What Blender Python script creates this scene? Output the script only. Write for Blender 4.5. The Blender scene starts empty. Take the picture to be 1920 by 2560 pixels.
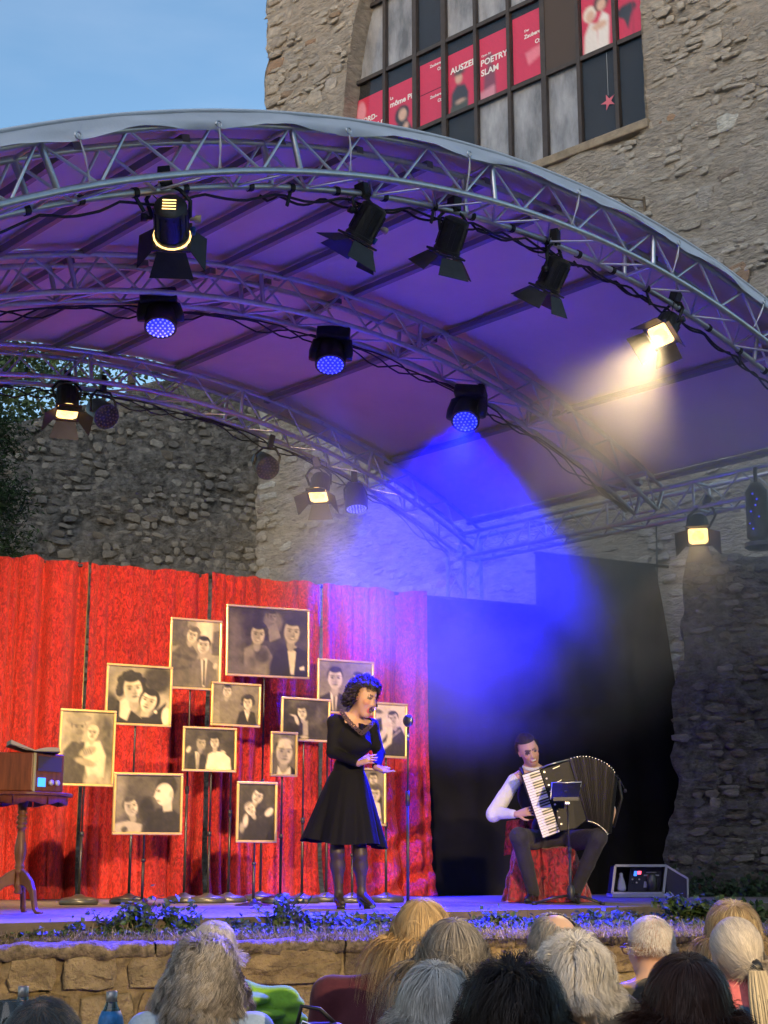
import bpy, bmesh, math, random
import numpy as np
from mathutils import Vector as V, Matrix, noise as mnoise
R_ = math.radians
rng = random.Random(7)
scene = bpy.context.scene
# ------------------------------------------------------------------ camera
FPX = 3700.0                      # focal length in photo pixels (1920 x 2560)
TILT = math.atan((2168 - 1280) / FPX)
CAM = V((0, 0, 1.47))
cam_d = bpy.data.cameras.new('camera'); cam = bpy.data.objects.new('camera', cam_d)
scene.collection.objects.link(cam); scene.camera = cam
cam.location = CAM; cam.rotation_euler = (math.pi / 2 + TILT, 0, 0)
cam_d.sensor_fit = 'VERTICAL'; cam_d.sensor_height = 24.0
cam_d.lens = 24.0 * FPX / 2560.0
cam_d.clip_start = 0.05; cam_d.clip_end = 2000
# ------------------------------------------------------------------ sky, sun, exposure
SUN_EL, SUN_ROT = R_(7), R_(200)
world = bpy.data.worlds.new('World'); scene.world = world; world.use_nodes = True
wn = world.node_tree.nodes; wl = world.node_tree.links
bg = wn['Background']; sky = wn.new('ShaderNodeTexSky'); sky.sky_type = 'NISHITA'
sky.sun_disc = False; sky.sun_elevation = SUN_EL; sky.sun_rotation = SUN_ROT
sky.air_density = 1.0; sky.dust_density = 0.5; sky.ozone_density = 2.4
wtc = wn.new('ShaderNodeTexCoord'); wmp = wn.new('ShaderNodeMapping'); wmp.inputs['Scale'].default_value = (2.2, 2.2, 7)
wno = wn.new('ShaderNodeTexNoise'); wno.inputs['Scale'].default_value = 2.4; wno.inputs['Detail'].default_value = 6
wrp = wn.new('ShaderNodeMapRange'); wrp.inputs[1].default_value = .42; wrp.inputs[2].default_value = .75
wrp.inputs[3].default_value = 0.0; wrp.inputs[4].default_value = 0.22
wmx = wn.new('ShaderNodeMix'); wmx.data_type = 'RGBA'; wmx.inputs[7].default_value = (1.9, 2.3, 3.0, 1)
wl.new(wtc.outputs['Generated'], wmp.inputs[0]); wl.new(wmp.outputs[0], wno.inputs['Vector'])
wl.new(wno.outputs[0], wrp.inputs[0]); wl.new(wrp.outputs[0], wmx.inputs[0])
wl.new(sky.outputs[0], wmx.inputs[6]); wl.new(wmx.outputs[2], bg.inputs['Color'])
bg.inputs['Strength'].default_value = 0.15
sun_d = bpy.data.lights.new('sun', 'SUN'); sun = bpy.data.objects.new('sun', sun_d); scene.collection.objects.link(sun)
sun_d.energy = 0.9; sun_d.angle = R_(80); sun_d.color = (1, .88, .76)
sun.rotation_euler = (R_(90 - 12), 0, R_(-20))
vs = scene.view_settings
scene.display_settings.display_device = 'sRGB'
vs.view_transform = 'Standard'; vs.look = 'None'; vs.exposure = 1.15; vs.gamma = 1.0; vs.use_curve_mapping = False
scene.render.engine = 'CYCLES'
cy = scene.cycles
cy.use_denoising = True
cy.use_adaptive_sampling = True; cy.adaptive_threshold = 0.03
cy.max_bounces = 6; cy.diffuse_bounces = 3; cy.glossy_bounces = 3; cy.transmission_bounces = 4; cy.volume_bounces = 0
cy.transparent_max_bounces = 12
cy.caustics_reflective = False; cy.caustics_refractive = False
cy.sample_clamp_indirect = 4.0; cy.sample_clamp_direct = 0
cy.volume_step_rate = 2.0; cy.volume_max_steps = 64

# ------------------------------------------------------------------ pixel helpers
CT, ST = math.cos(TILT), math.sin(TILT)
def ray(px, py):
    xc = (px - 960) / FPX; yc = (1280 - py) / FPX
    return V((xc, CT - yc * ST, ST + yc * CT))
def PY(px, py, y):                 # point of a pixel at depth y
    r = ray(px, py); return CAM + r * (y / r.y)
def PZ(px, py, z):                 # point of a pixel on the level z
    r = ray(px, py); return CAM + r * ((z - CAM.z) / r.z)
def PP(px, py, p0, n):             # point of a pixel on a plane
    r = ray(px, py); return CAM + r * ((V(p0) - CAM).dot(n) / r.dot(n))
ZS = 1.16                          # stage floor
BASE = PZ(1060, 2280, ZS)
PSI = R_(42.4)
S = V((math.cos(PSI), math.sin(PSI), 0)); A = V((-math.sin(PSI), math.cos(PSI), 0)); UP = V((0, 0, 1))
def SA(s, a, z=0.0): return BASE + S * s + A * a + UP * z
# ------------------------------------------------------------------ materials
def mat(name, col=(.5, .5, .5), rough=.6, metal=0.0, spec=.5, attr=False, noise=None, bump=None, emit=None, sheen=0, rand=None, coat=0, trans=0, alpha=None, transl=0):
    """noise=(scale, amount[, stretch]) value mottling; bump=(scale, strength, dist[, stretch]); rand=list of colours chosen per object"""
    m = bpy.data.materials.new(name); m.use_nodes = True
    nt = m.node_tree; n = nt.nodes; l = nt.links; b = n['Principled BSDF']
    b.inputs['Roughness'].default_value = rough; b.inputs['Metallic'].default_value = metal
    b.inputs['Specular IOR Level'].default_value = spec
    if sheen: b.inputs['Sheen Weight'].default_value = sheen; b.inputs['Sheen Roughness'].default_value = .4
    if coat: b.inputs['Coat Weight'].default_value = coat; b.inputs['Coat Roughness'].default_value = .15
    if trans: b.inputs['Transmission Weight'].default_value = trans
    if alpha is not None: b.inputs['Alpha'].default_value = alpha
    b.inputs['Base Color'].default_value = (*col, 1)
    src = None
    if attr:
        a = n.new('ShaderNodeAttribute'); a.attribute_name = 'Col'; src = a.outputs['Color']
    if rand:
        oi = n.new('ShaderNodeObjectInfo'); cr = n.new('ShaderNodeValToRGB'); e = cr.color_ramp
        cr.color_ramp.interpolation = 'CONSTANT'
        while len(e.elements) < len(rand): e.elements.new(.5)
        for i, c in enumerate(rand):
            e.elements[i].position = i / len(rand); e.elements[i].color = (*c, 1)
        l.new(oi.outputs['Random'], cr.inputs[0]); src = cr.outputs[0]
    tc = n.new('ShaderNodeNewGeometry') if (noise or bump) else None
    def nz(scale, stretch, detail=6):
        v = tc.outputs['Position']
        if stretch:
            mp = n.new('ShaderNodeMapping'); mp.inputs['Scale'].default_value = stretch; l.new(v, mp.inputs[0]); v = mp.outputs[0]
        t = n.new('ShaderNodeTexNoise'); t.inputs['Scale'].default_value = scale; t.inputs['Detail'].default_value = detail
        t.inputs['Roughness'].default_value = .62
        l.new(v, t.inputs['Vector']); return t.outputs['Fac']
    if noise:
        o = nz(noise[0], noise[2] if len(noise) > 2 else None)
        mr = n.new('ShaderNodeMapRange'); mr.inputs[1].default_value = .3; mr.inputs[2].default_value = .7
        mr.inputs[3].default_value = 1 - noise[1]; mr.inputs[4].default_value = 1 + noise[1]
        l.new(o, mr.inputs[0])
        mx = n.new('ShaderNodeMix'); mx.data_type = 'RGBA'; mx.blend_type = 'MULTIPLY'; mx.inputs[0].default_value = 1
        if src: l.new(src, mx.inputs[6])
        else: mx.inputs[6].default_value = (*col, 1)
        l.new(mr.outputs[0], mx.inputs[7]); src = mx.outputs[2]
    if src: l.new(src, b.inputs['Base Color'])
    if bump:
        o = nz(bump[0], bump[3] if len(bump) > 3 else None, 8)
        bp = n.new('ShaderNodeBump'); bp.inputs['Strength'].default_value = bump[1]; bp.inputs['Distance'].default_value = bump[2]
        l.new(o, bp.inputs['Height']); l.new(bp.outputs[0], b.inputs['Normal'])
    if emit:
        b.inputs['Emission Color'].default_value = (*emit[0], 1); b.inputs['Emission Strength'].default_value = emit[1]
    if transl:
        tr = n.new('ShaderNodeBsdfTranslucent'); ms = n.new('ShaderNodeMixShader'); ms.inputs[0].default_value = transl
        if src: l.new(src, tr.inputs[0])
        else: tr.inputs[0].default_value = (*col, 1)
        out = n['Material Output']; l.new(b.outputs[0], ms.inputs[1]); l.new(tr.outputs[0], ms.inputs[2]); l.new(ms.outputs[0], out.inputs[0])
    return m
# ------------------------------------------------------------------ objects
def link(o): scene.collection.objects.link(o); return o
def props(o, label=None, cat=None, group=None, kind=None):
    if label: o['label'] = label
    if cat: o['category'] = cat
    if group: o['group'] = group
    if kind: o['kind'] = kind
    return o
def adopt(o, parent, local=False):
    o.parent = parent
    if parent is not None and not local:
        o.matrix_parent_inverse = Matrix.Translation(-V(parent.get('_b', (0, 0, 0))))
    return o
def thing(name, label, cat, loc=(0, 0, 0), group=None, M=None):
    """an Empty; parts built in world space (loc) or, with M, in the local space of M"""
    o = link(bpy.data.objects.new(name, None)); o.empty_display_size = .1
    if M is not None: o.matrix_world = M; o['_l'] = 1
    else: o.location = loc; o['_b'] = tuple(loc)
    return props(o, label, cat, group)
def tadopt(o, parent):
    if parent is None: return o
    if '_l' in parent or parent.type != 'EMPTY': o.parent = parent
    else: adopt(o, parent)
    return o
class MB:
    def __init__(s): s.v = []; s.f = []; s.c = []; s.cur = None
    def add(s, vs, fs):
        o = len(s.v); s.v += [tuple(x) for x in vs]; s.f += [tuple(i + o for i in q) for q in fs]
        s.c += [s.cur] * len(vs); return s
    def box(s, c, size, M=None, taper=1.0):
        hx, hy, hz = [k / 2 for k in size]; vs = []
        for z in (-1, 1):
            t = taper if z > 0 else 1
            for x, y in ((-1, -1), (1, -1), (1, 1), (-1, 1)): vs.append(V((x * hx * t, y * hy * t, z * hz)))
        if M is not None: vs = [M @ q for q in vs]
        vs = [q + V(c) for q in vs]
        return s.add(vs, [(3, 2, 1, 0), (4, 5, 6, 7), (0, 1, 5, 4), (1, 2, 6, 5), (2, 3, 7, 6), (3, 0, 4, 7)])
    def bar(s, p, q, w, h, up=UP):
        p = V(p); q = V(q); d = (q - p); L = d.length; d.normalize(); x = d.cross(V(up))
        if x.length < 1e-4: x = d.cross(V((1, 0, 0)))
        x.normalize(); z = x.cross(d)
        M = Matrix((x, d, z)).transposed()
        return s.box((p + q) / 2, (w, L, h), M)
    def tube(s, path, r, n=8, caps=True, closed=False):
        path = [V(p) for p in path]; rs = r if isinstance(r, (list, tuple)) else [r] * len(path)
        vs = []; fs = []; N = len(path); px_ = None
        for i, p in enumerate(path):
            if closed: d = path[(i + 1) % N] - path[i - 1]
            else: d = path[min(i + 1, N - 1)] - path[max(i - 1, 0)]
            if d.length < 1e-9: d = V((0, 0, 1))
            d.normalize()
            if px_ is None:
                x = d.cross(UP if abs(d.z) < .95 else V((1, 0, 0)))
            else: x = px_ - d * px_.dot(d)
            if x.length < 1e-6: x = d.orthogonal()
            x.normalize(); px_ = x; y = d.cross(x)
            for k in range(n):
                a = 2 * math.pi * k / n; vs.append(p + (x * math.cos(a) + y * math.sin(a)) * rs[i])
        for i in range(N if closed else N - 1):
            j = (i + 1) % N
            for k in range(n): fs.append((i * n + k, i * n + (k + 1) % n, j * n + (k + 1) % n, j * n + k))
        if caps and not closed:
            fs.append(tuple(range(n - 1, -1, -1))); fs.append(tuple((N - 1) * n + k for k in range(n)))
        return s.add(vs, fs)
    def lathe(s, prof, c=(0, 0, 0), n=20, M=None):
        vs = []; fs = []
        for r, z in prof:
            for k in range(n):
                a = 2 * math.pi * k / n; q = V((r * math.cos(a), r * math.sin(a), z))
                vs.append((M @ q if M is not None else q) + V(c))
        for i in range(len(prof) - 1):
            for k in range(n): fs.append((i * n + k, i * n + (k + 1) % n, (i + 1) * n + (k + 1) % n, (i + 1) * n + k))
        fs.append(tuple(range(n - 1, -1, -1))); fs.append(tuple((len(prof) - 1) * n + k for k in range(n)))
        return s.add(vs, fs)
    def quad(s, a, b, c, d): return s.add([a, b, c, d], [(0, 1, 2, 3)])
    def prism(s, pts, off):
        n = len(pts); pts = [V(p) for p in pts]; off = V(off)
        return s.add(pts + [p + off for p in pts], [tuple(range(n))[::-1], tuple(range(n, 2 * n))] + [(i, (i + 1) % n, n + (i + 1) % n, n + i) for i in range(n)])
    def grid(s, pts, nu, nv):          # pts row-major nv rows of nu
        return s.add(pts, [(j * nu + i, j * nu + i + 1, (j + 1) * nu + i + 1, (j + 1) * nu + i) for j in range(nv - 1) for i in range(nu - 1)])
    def mesh(s, name, smooth=False, recalc=True):
        me = bpy.data.meshes.new(name); me.from_pydata(s.v, [], s.f)
        if recalc:
            bm = bmesh.new(); bm.from_mesh(me); bmesh.ops.recalc_face_normals(bm, faces=bm.faces); bm.to_mesh(me); bm.free()
        if any(c is not None for c in s.c):
            a = me.color_attributes.new('Col', 'FLOAT_COLOR', 'POINT')
            arr = np.ones((len(s.v), 4), np.float32)
            arr[:, :3] = [c if c is not None else (1, 1, 1) for c in s.c]
            a.data.foreach_set('color', arr.ravel())
        if smooth: me.polygons.foreach_set('use_smooth', [True] * len(me.polygons))
        me.update(); return me
    def build(s, name, m, parent=None, smooth=False, bevel=0, auto=None, recalc=True):
        me = s.mesh(name, smooth, recalc); me.materials.append(m)
        o = link(bpy.data.objects.new(name, me)); tadopt(o, parent)
        if auto is not None:
            me.polygons.foreach_set('use_smooth', [True] * len(me.polygons))
            try: me.set_sharp_from_angle(angle=R_(auto))
            except Exception: pass
        if bevel:
            b = o.modifiers.new('bevel', 'BEVEL'); b.width = bevel; b.segments = 2; b.limit_method = 'ANGLE'
        return o
def npmesh(name, v, f, m, parent=None, cols=None, smooth=True):
    """fast mesh from numpy arrays; f is (n,4) or (n,3)"""
    me = bpy.data.meshes.new(name); k = f.shape[1]
    me.vertices.add(len(v)); me.vertices.foreach_set('co', np.asarray(v, np.float32).ravel())
    me.loops.add(f.size); me.loops.foreach_set('vertex_index', f.astype(np.int32).ravel())
    me.polygons.add(len(f)); me.polygons.foreach_set('loop_start', np.arange(0, f.size, k, dtype=np.int32))
    me.polygons.foreach_set('loop_total', np.full(len(f), k, np.int32))
    me.polygons.foreach_set('use_smooth', np.full(len(f), smooth))
    me.update(calc_edges=True); me.validate()
    if cols is not None:
        a = me.color_attributes.new('Col', 'FLOAT_COLOR', 'POINT')
        c4 = np.ones((len(v), 4), np.float32); c4[:, :3] = cols; a.data.foreach_set('color', c4.ravel())
    me.materials.append(m)
    o = link(bpy.data.objects.new(name, me)); tadopt(o, parent); return o
def copy_tree(o, parent=None):
    c = o.copy(); link(c)
    if parent is not None: c.parent = parent
    for ch in [x for x in bpy.data.objects if x.parent == o]: copy_tree(ch, c)
    return c
def aim(loc, target, up=UP):
    """matrix whose -Z looks at target, at loc"""
    z = (V(loc) - V(target)).normalized(); x = V(up).cross(z)
    if x.length < 1e-4: x = V((1, 0, 0))
    x.normalize(); y = z.cross(x)
    M = Matrix((x, y, z)).transposed().to_4x4(); M.translation = V(loc); return M
def fbm(p, sc, oct=4):
    return mnoise.fractal(V(p) * sc, 1.0, 2.0, oct)
def lerp(a, b, t): return a + (b - a) * t
def srgb(r, g, b):
    def f(c):
        c /= 255.; return c / 12.92 if c <= .04045 else ((c + .055) / 1.055) ** 2.4
    return (f(r), f(g), f(b))
# ================================================================== MATERIALS
M_ground = mat('ground_gravel', (.10, .09, .075), .95, noise=(3, .4), bump=(60, .6, .02))
M_deckw = mat('deck_boards', (.20, .165, .14), .55, noise=(5, .22, (1, 1, 6)), bump=(25, .25, .004))
M_fascia = mat('fascia_board', (.10, .075, .05), .7, noise=(7, .3, (1, 1, 5)))
M_under = mat('ochre_board', (.36, .25, .10), .75, noise=(6, .25))
M_soil = mat('soil', (.10, .08, .06), .95, noise=(12, .4), bump=(50, .8, .03))
M_mort_t = mat('tower_mortar', (.45, .405, .355), .95, noise=(5, .3, (1, 1, 2.5)), bump=(8, 1.0, .2, (1, 1, 2.8)))
M_stone_t = mat('tower_stone', rough=.9, rand=[(.34, .31, .27), (.38, .35, .31), (.41, .38, .34), (.36, .33, .30), (.25, .19, .14), (.44, .43, .40), (.30, .27, .24), (.37, .35, .33), (.26, .22, .19), (.40, .36, .31), (.50, .50, .47), (.32, .30, .28), (.29, .20, .14), (.36, .34, .31), (.42, .39, .35), (.33, .30, .27)], noise=(9, .25), bump=(16, 1.0, .06, (1, 1, 2.2)))
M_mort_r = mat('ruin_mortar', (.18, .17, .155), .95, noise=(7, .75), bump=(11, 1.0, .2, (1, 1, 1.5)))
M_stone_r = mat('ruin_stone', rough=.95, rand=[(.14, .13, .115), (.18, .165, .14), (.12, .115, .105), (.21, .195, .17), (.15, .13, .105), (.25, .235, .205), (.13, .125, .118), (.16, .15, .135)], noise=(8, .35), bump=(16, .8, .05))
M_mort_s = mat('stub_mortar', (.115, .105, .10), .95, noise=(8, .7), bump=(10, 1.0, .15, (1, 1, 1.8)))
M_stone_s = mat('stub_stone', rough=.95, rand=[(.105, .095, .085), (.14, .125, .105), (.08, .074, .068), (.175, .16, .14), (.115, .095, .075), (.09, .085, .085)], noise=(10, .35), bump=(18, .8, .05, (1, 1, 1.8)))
M_mort_l = mat('low_wall_mortar', (.25, .19, .10), .95, noise=(9, .6), bump=(14, .9, .05))
M_stone_l = mat('low_wall_stone', rough=.9, rand=[(.31, .22, .10), (.37, .275, .135), (.26, .18, .075), (.33, .25, .13), (.22, .16, .085), (.38, .28, .14)], noise=(7, .45), bump=(15, 1.0, .10))
M_cope = mat('coping_concrete', (.19, .145, .085), .95, noise=(26, .7), bump=(45, 1.0, .03))
M_sill = mat('window_sill_stone', (.24, .20, .15), .9, noise=(5, .3), bump=(18, .6, .04))
M_wframe = mat('window_steel', (.05, .042, .042), .6, metal=.2, noise=(9, .2))
M_glass = mat('window_glass', (.03, .035, .04), .06, spec=.8)
M_dark = mat('dark_interior', (.012, .012, .014), .8)  # near-black colour stands in for the shade of the unlit room
M_skyblind = mat('sky_reflection_blind', (.25, .265, .30), .8, noise=(2.2, .55, (1.4, 1.4, .5)), bump=(5, .3, .03, (6, 6, .5)))  # mottled pale blue puts the sky's reflection into the colour
M_brownpanel = mat('brown_panel', (.055, .04, .035), .7)
# ================================================================== GROUND
g = MB(); g.quad((-400, -60, 0), (400, -60, 0), (400, 900, 0), (-400, 900, 0))
props(g.build('ground', M_ground), kind='structure')
# ================================================================== STAGE DECK (planks laid along the front)
FD = (PZ(1920, 2262, ZS) - PZ(0, 2315, ZS)).normalized(); FN = V((-FD.y, FD.x, 0))
def D(s, a, z=0.0): return BASE + FD * s + FN * a + UP * z
deck = thing('stage_deck', 'low wooden stage deck with a lit front edge behind the plants', 'stage', BASE)
planks = 14; pw = 5.9 / planks
for i in range(planks):
    b = MB(); a0 = .012 + i * pw
    b.prism([D(-7, a0, -.04), D(8.2, a0, -.04), D(8.2, a0 + pw - .008, -.04), D(-7, a0 + pw - .008, -.04)], (0, 0, .04))
    b.build('plank', M_deckw, deck)
ends = [-7, -2.55, -.62, 1.05, 3.3, 8.2]
for i in range(5):
    b = MB(); b.prism([D(ends[i], -.02, -.075), D(ends[i + 1] - .006, -.02, -.075), D(ends[i + 1] - .006, .01, -.075), D(ends[i], .01, -.075)], (0, 0, .073))
    b.build('edge_board', M_fascia, deck)
b = MB(); b.prism([D(-7, .16, -1.15), D(8.2, .16, -1.15), D(8.2, .22, -1.15), D(-7, .22, -1.15)], (0, 0, 1.108))
b.build('skirt_board', M_under, deck)
b = MB()
for i in range(16):
    s = -6.6 + i * .95
    b = MB(); b.bar(D(s, .10, -1.15), D(s, .10, -.042), .07, .07, FD); b.build('support_post', M_fascia, deck)
# ================================================================== STONES
def stone_mesh(seed, flat=.8):
    r = random.Random(seed); n = r.choice((6, 7, 8)); b = MB(); ring = []
    for k in range(n):
        a = 2 * math.pi * (k + r.uniform(-.3, .3)) / n
        q = 1 / max(abs(math.cos(a)), abs(math.sin(a))) ** .75
        ring.append((math.cos(a) * q * r.uniform(.85, 1.05) * .48, math.sin(a) * q * r.uniform(.82, 1.05) * .48))
    vs = [V((x, .6, z)) for x, z in ring] + [V((x, -.35, z)) for x, z in ring]
    vs += [V((x * .86, -.8 + r.uniform(-.12, .16), z * .84)) for x, z in ring]
    vs += [V((x * .45 + r.uniform(-.04, .04), -1 + r.uniform(-.15, .1), z * .45)) for x, z in ring] + [V((0, -1, 0))]
    fs = []
    for j in range(3):
        for k in range(n): fs.append((j * n + k, j * n + (k + 1) % n, (j + 1) * n + (k + 1) % n, (j + 1) * n + k))
    for k in range(n): fs.append((3 * n + k, 3 * n + (k + 1) % n, 4 * n))
    b.add(vs, fs); return b.mesh('stone', smooth=False)
STONES = [stone_mesh(100 + i) for i in range(14)]
def block_mesh(seed):
    r = random.Random(seed); b = MB(); ring = []
    for (x0, z0), (x1, z1) in (((-.5, -.5), (.5, -.5)), ((.5, -.5), (.5, .5)), ((.5, .5), (-.5, .5)), ((-.5, .5), (-.5, -.5))):
        for k in range(3):
            q = k / 3; c = 1 - .10 * (k == 0) * r.uniform(.3, 1.6); ring.append((lerp(x0, x1, q) * c + r.uniform(-.025, .025), lerp(z0, z1, q) * c + r.uniform(-.05, .05)))
    n = len(ring); vs = [V((x, .6, z)) for x, z in ring] + [V((x, -.55, z)) for x, z in ring] + [V((x * .955, -.9 + r.uniform(-.25, .2), z * .93)) for x, z in ring]
    vs += [V((x * .55 + r.uniform(-.06, .06), -1 + r.uniform(-.35, .25), z * .5 + r.uniform(-.05, .05))) for x, z in ring] + [V((r.uniform(-.1, .1), -1.0, 0))]
    fs = [(j * n + k, j * n + (k + 1) % n, (j + 1) * n + (k + 1) % n, (j + 1) * n + k) for j in range(3) for k in range(n)] + [(3 * n + k, 3 * n + (k + 1) % n, 4 * n) for k in range(n)]
    return b.add(vs, fs).mesh('stone')
BLOCKS = [block_mesh(300 + i) for i in range(16)]
def put_stones(wall, P0, u, n, cells, m, keep=300, name='stone', shapes=None):
    """cells: list of (uc, zc, w, h, depth, tilt). Largest `keep` are parts, the rest one joined part"""
    cells = sorted(cells, key=lambda c: -c[2] * c[3])
    meshes = []
    for s in (shapes or STONES):
        q = s.copy(); q.materials.clear(); q.materials.append(m); meshes.append(q)
    B = Matrix((u, -n, UP)).transposed()        # local x=u, local -y = out of the wall, z up
    joined = MB()
    for i, (uc, zc, w, h, dp, tl) in enumerate(cells):
        me = meshes[(i * 7 + int(w * 97)) % len(meshes)]
        M = (B @ Matrix.Rotation(tl, 3, 'Y') @ Matrix.Diagonal((w, dp, h))).to_4x4(); M.translation = P0 + u * uc + UP * (zc - P0.z)
        if i < keep:
            o = link(bpy.data.objects.new(name, me))
            o.parent = wall; o.matrix_parent_inverse = Matrix.Translation(-V(wall.get('_b', (0, 0, 0)))); o.matrix_basis = M
        else:
            joined.add([M @ x.co for x in me.vertices], [tuple(p.vertices) for p in me.polygons])
    if joined.v:
        props(joined.build('rubble_stones', m, wall, recalc=False), kind='stuff')
def rubble_cells(u0, u1, z0, z1, hrow, wmin, wmax, fill, depth, inside, seed, tilt=.12, slope=0.0):
    r = random.Random(seed); cells = []; z = z0
    while z < z1:
        h = hrow * r.uniform(.6, 1.35); u_ = u0 - r.uniform(0, wmax)
        while u_ < u1:
            w = r.uniform(wmin, wmax) * (1.3 if r.random() < .15 else 1)
            if r.random() < fill:
                uc = u_ + w / 2; zc = z + h / 2 + r.uniform(-.2, .2) * h + slope * uc
                if inside(uc, zc, w, h):
                    cells.append((uc, zc, w * r.uniform(.82, .98), h * r.uniform(.7, 1.0), depth * r.uniform(.45, 1.4), r.uniform(-tilt, tilt)))
            u_ += w
        z += h * .97
    return cells
def wall_body(P0, u, n, u0, u1, z0, z1, step, thick, amp, sc, m, parent, inside=None, snap=None, top=None, left=None, name='masonry', seed=0):
    nu = int((u1 - u0) / step) + 1; nz_ = int((z1 - z0) / step) + 1
    vs = []; ok = []
    for j in range(nz_ + 1):
        for i in range(nu + 1):
            uu = u0 + (u1 - u0) * i / nu; zz = z0 + (z1 - z0) * j / nz_; hit = True
            if left is not None:
                lu = left(zz); uu = lu + (u1 - lu) * i / nu
            if top is not None:
                tz = top(uu); zz = z0 + (tz - z0) * j / nz_
            if snap is not None:
                hit, uu, zz = snap(uu, zz, step)
            p = P0 + u * uu + UP * (zz - P0.z)
            d = fbm((p.x + seed, p.y, p.z * 1.7), sc, 4) * amp + fbm((p.x, p.y + seed, p.z * 2.2), sc * 4, 2) * amp * .45
            e = min(1, (uu - u0) / .001) if left is None else 1
            ex = fbm((3 + seed, p.z * 1.0, 0), 2.6, 3) * amp * 1.2 if i == 0 else 0
            vs.append(p + n * d + u * ex); ok.append(hit)
    fs = []
    W = nu + 1
    for j in range(nz_):
        for i in range(nu):
            q = (j * W + i, j * W + i + 1, (j + 1) * W + i + 1, (j + 1) * W + i)
            if all(ok[k] for k in q): fs.append(q)
    b = MB(); b.add(vs, fs)
    def strip(idx):
        pts = [V(vs[k]) for k in idx]
        k = len(pts); b.add(pts + [p - n * thick for p in pts], [(i, i + 1, k + i + 1, k + i) for i in range(k - 1)])
    strip([j * W for j in range(nz_ + 1)]); strip([j * W + nu for j in range(nz_ + 1)]); strip([nz_ * W + i for i in range(nu + 1)])
    bk = [P0 + u * u0 - n * thick + UP * (z0 - P0.z), P0 + u * u1 - n * thick + UP * (z0 - P0.z)]
    b.add([V(vs[0]) - n * thick, V(vs[nu]) - n * thick, V(vs[nz_ * W + nu]) - n * thick, V(vs[nz_ * W]) - n * thick], [(0, 1, 2, 3)])
    return b.build(name, m, parent, smooth=True)
# ================================================================== TOWER WITH THE BIG WINDOW
WU = V((.738, -.675, 0)).normalized(); WN = V((-WU.y * -1, -WU.x, 0)); WN = V((-.675, -.738, 0)).normalized()
WP = PY(650, 1000, 24.0); WP.z = 0
def wq(px, py, rec=0.0):
    p = PP(px, py, WP - WN * rec, WN); return ((p - WP).dot(WU), p.z)
def WPT(u_, z_, rec=0.0): return WP + WU * u_ + UP * z_ - WN * rec
jamb = [wq(*p) for p in ((853, 600), (853, 440), (857, 330), (864, 235), (874, 140), (888, 60), (908, -30), (950, -120), (1030, -220), (1160, -330), (1320, -420))]
uR = wq(1617, 298)[0]; zsill = wq(1560, 320)[1]; zspring = wq(1617, -300)[1]
hole = [(jamb[0][0], zsill)] + [(a, b) for a, b in jamb if b > zsill + .02] + [(uR - .3, jamb[-1][1] + .15), (uR, zspring), (uR, zsill)]
def in_poly(x, y, P):
    c = False; j = len(P) - 1
    for i in range(len(P)):
        if (P[i][1] > y) != (P[j][1] > y) and x < (P[j][0] - P[i][0]) * (y - P[i][1]) / (P[j][1] - P[i][1]) + P[i][0]: c = not c
        j = i
    return c
def near_poly(x, y, P):
    best = (1e9, 0, 0)
    for i in range(len(P)):
        a = P[i]; b = P[(i + 1) % len(P)]; dx, dy = b[0] - a[0], b[1] - a[1]
        t = max(0, min(1, ((x - a[0]) * dx + (y - a[1]) * dy) / (dx * dx + dy * dy + 1e-12)))
        qx, qy = a[0] + dx * t, a[1] + dy * t; d = math.hypot(x - qx, y - qy)
        if d < best[0]: best = (d, qx, qy)
    return best
def tower_snap(u_, z_, step):
    if not in_poly(u_, z_, hole): return True, u_, z_
    d, qx, qy = near_poly(u_, z_, hole)
    if d < step * .95: return True, qx, qy
    return False, u_, z_
tower = thing('stone_tower', 'tall rubble stone tower with a big steel window behind the stage roof', 'tower', WPT(0, 0))
uE = wq(1990, 900)[0]; zT = max(wq(650, -60)[1], jamb[-1][1] + .8)
wall_body(WP, WU, WN, 0, uE, 0, zT, .105, .9, .075, 1.6, M_mort_t, tower, snap=tower_snap, seed=3)
# left return of the tower
b = MB(); pts = []
for j in range(90):
    for i in range(14):
        z_ = zT * j / 89; p = WPT(0, z_) + WU * (fbm((3 + 3, z_, 0), 2.6, 3) * .09) - WN * (i * .45) - WU * (i * .02)
        pts.append(p + WU * fbm((p.x, p.y, p.z * 1.5), 1.6, 4) * .06)
b.grid(pts, 14, 90); b.build('masonry_return', M_mort_t, tower, smooth=True)
# window reveal
b = MB(); k = len(hole)
hp = []
for i in range(k):
    a, c = hole[i], hole[(i + 1) % k]; m_ = max(1, int(math.hypot(c[0] - a[0], c[1] - a[1]) / .15))
    for q in range(m_): hp.append((lerp(a[0], c[0], q / m_), lerp(a[1], c[1], q / m_)))
k = len(hp); pts = []
for r_ in range(4):
    for (u_, z_) in hp:
        w_ = .03 * fbm((u_, z_, r_), 5, 3); pts.append(WPT(u_ + w_, z_ + w_, -.03 + r_ * .13))
b.add(pts, [(r_ * k + i, r_ * k + (i + 1) % k, (r_ + 1) * k + (i + 1) % k, (r_ + 1) * k + i) for r_ in range(3) for i in range(k)])
b.build('window_reveal', M_mort_t, tower, smooth=True)
def tower_inside(uc, zc, w, h):
    if uc < .05 or zc < 2: return False
    if in_poly(uc, zc, hole): return False
    return near_poly(uc, zc, hole)[0] > .5 * max(w, h) * .8
cells = rubble_cells(0, uE, 3.5, zT, .12, .12, .40, .40, .028, tower_inside, 11, .2)
cells += rubble_cells(0, uE, 4.5, zT, .30, .3, .62, .08, .022, tower_inside, 12, .3)
put_stones(tower, WP, WU, WN, cells, M_stone_t)
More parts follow.
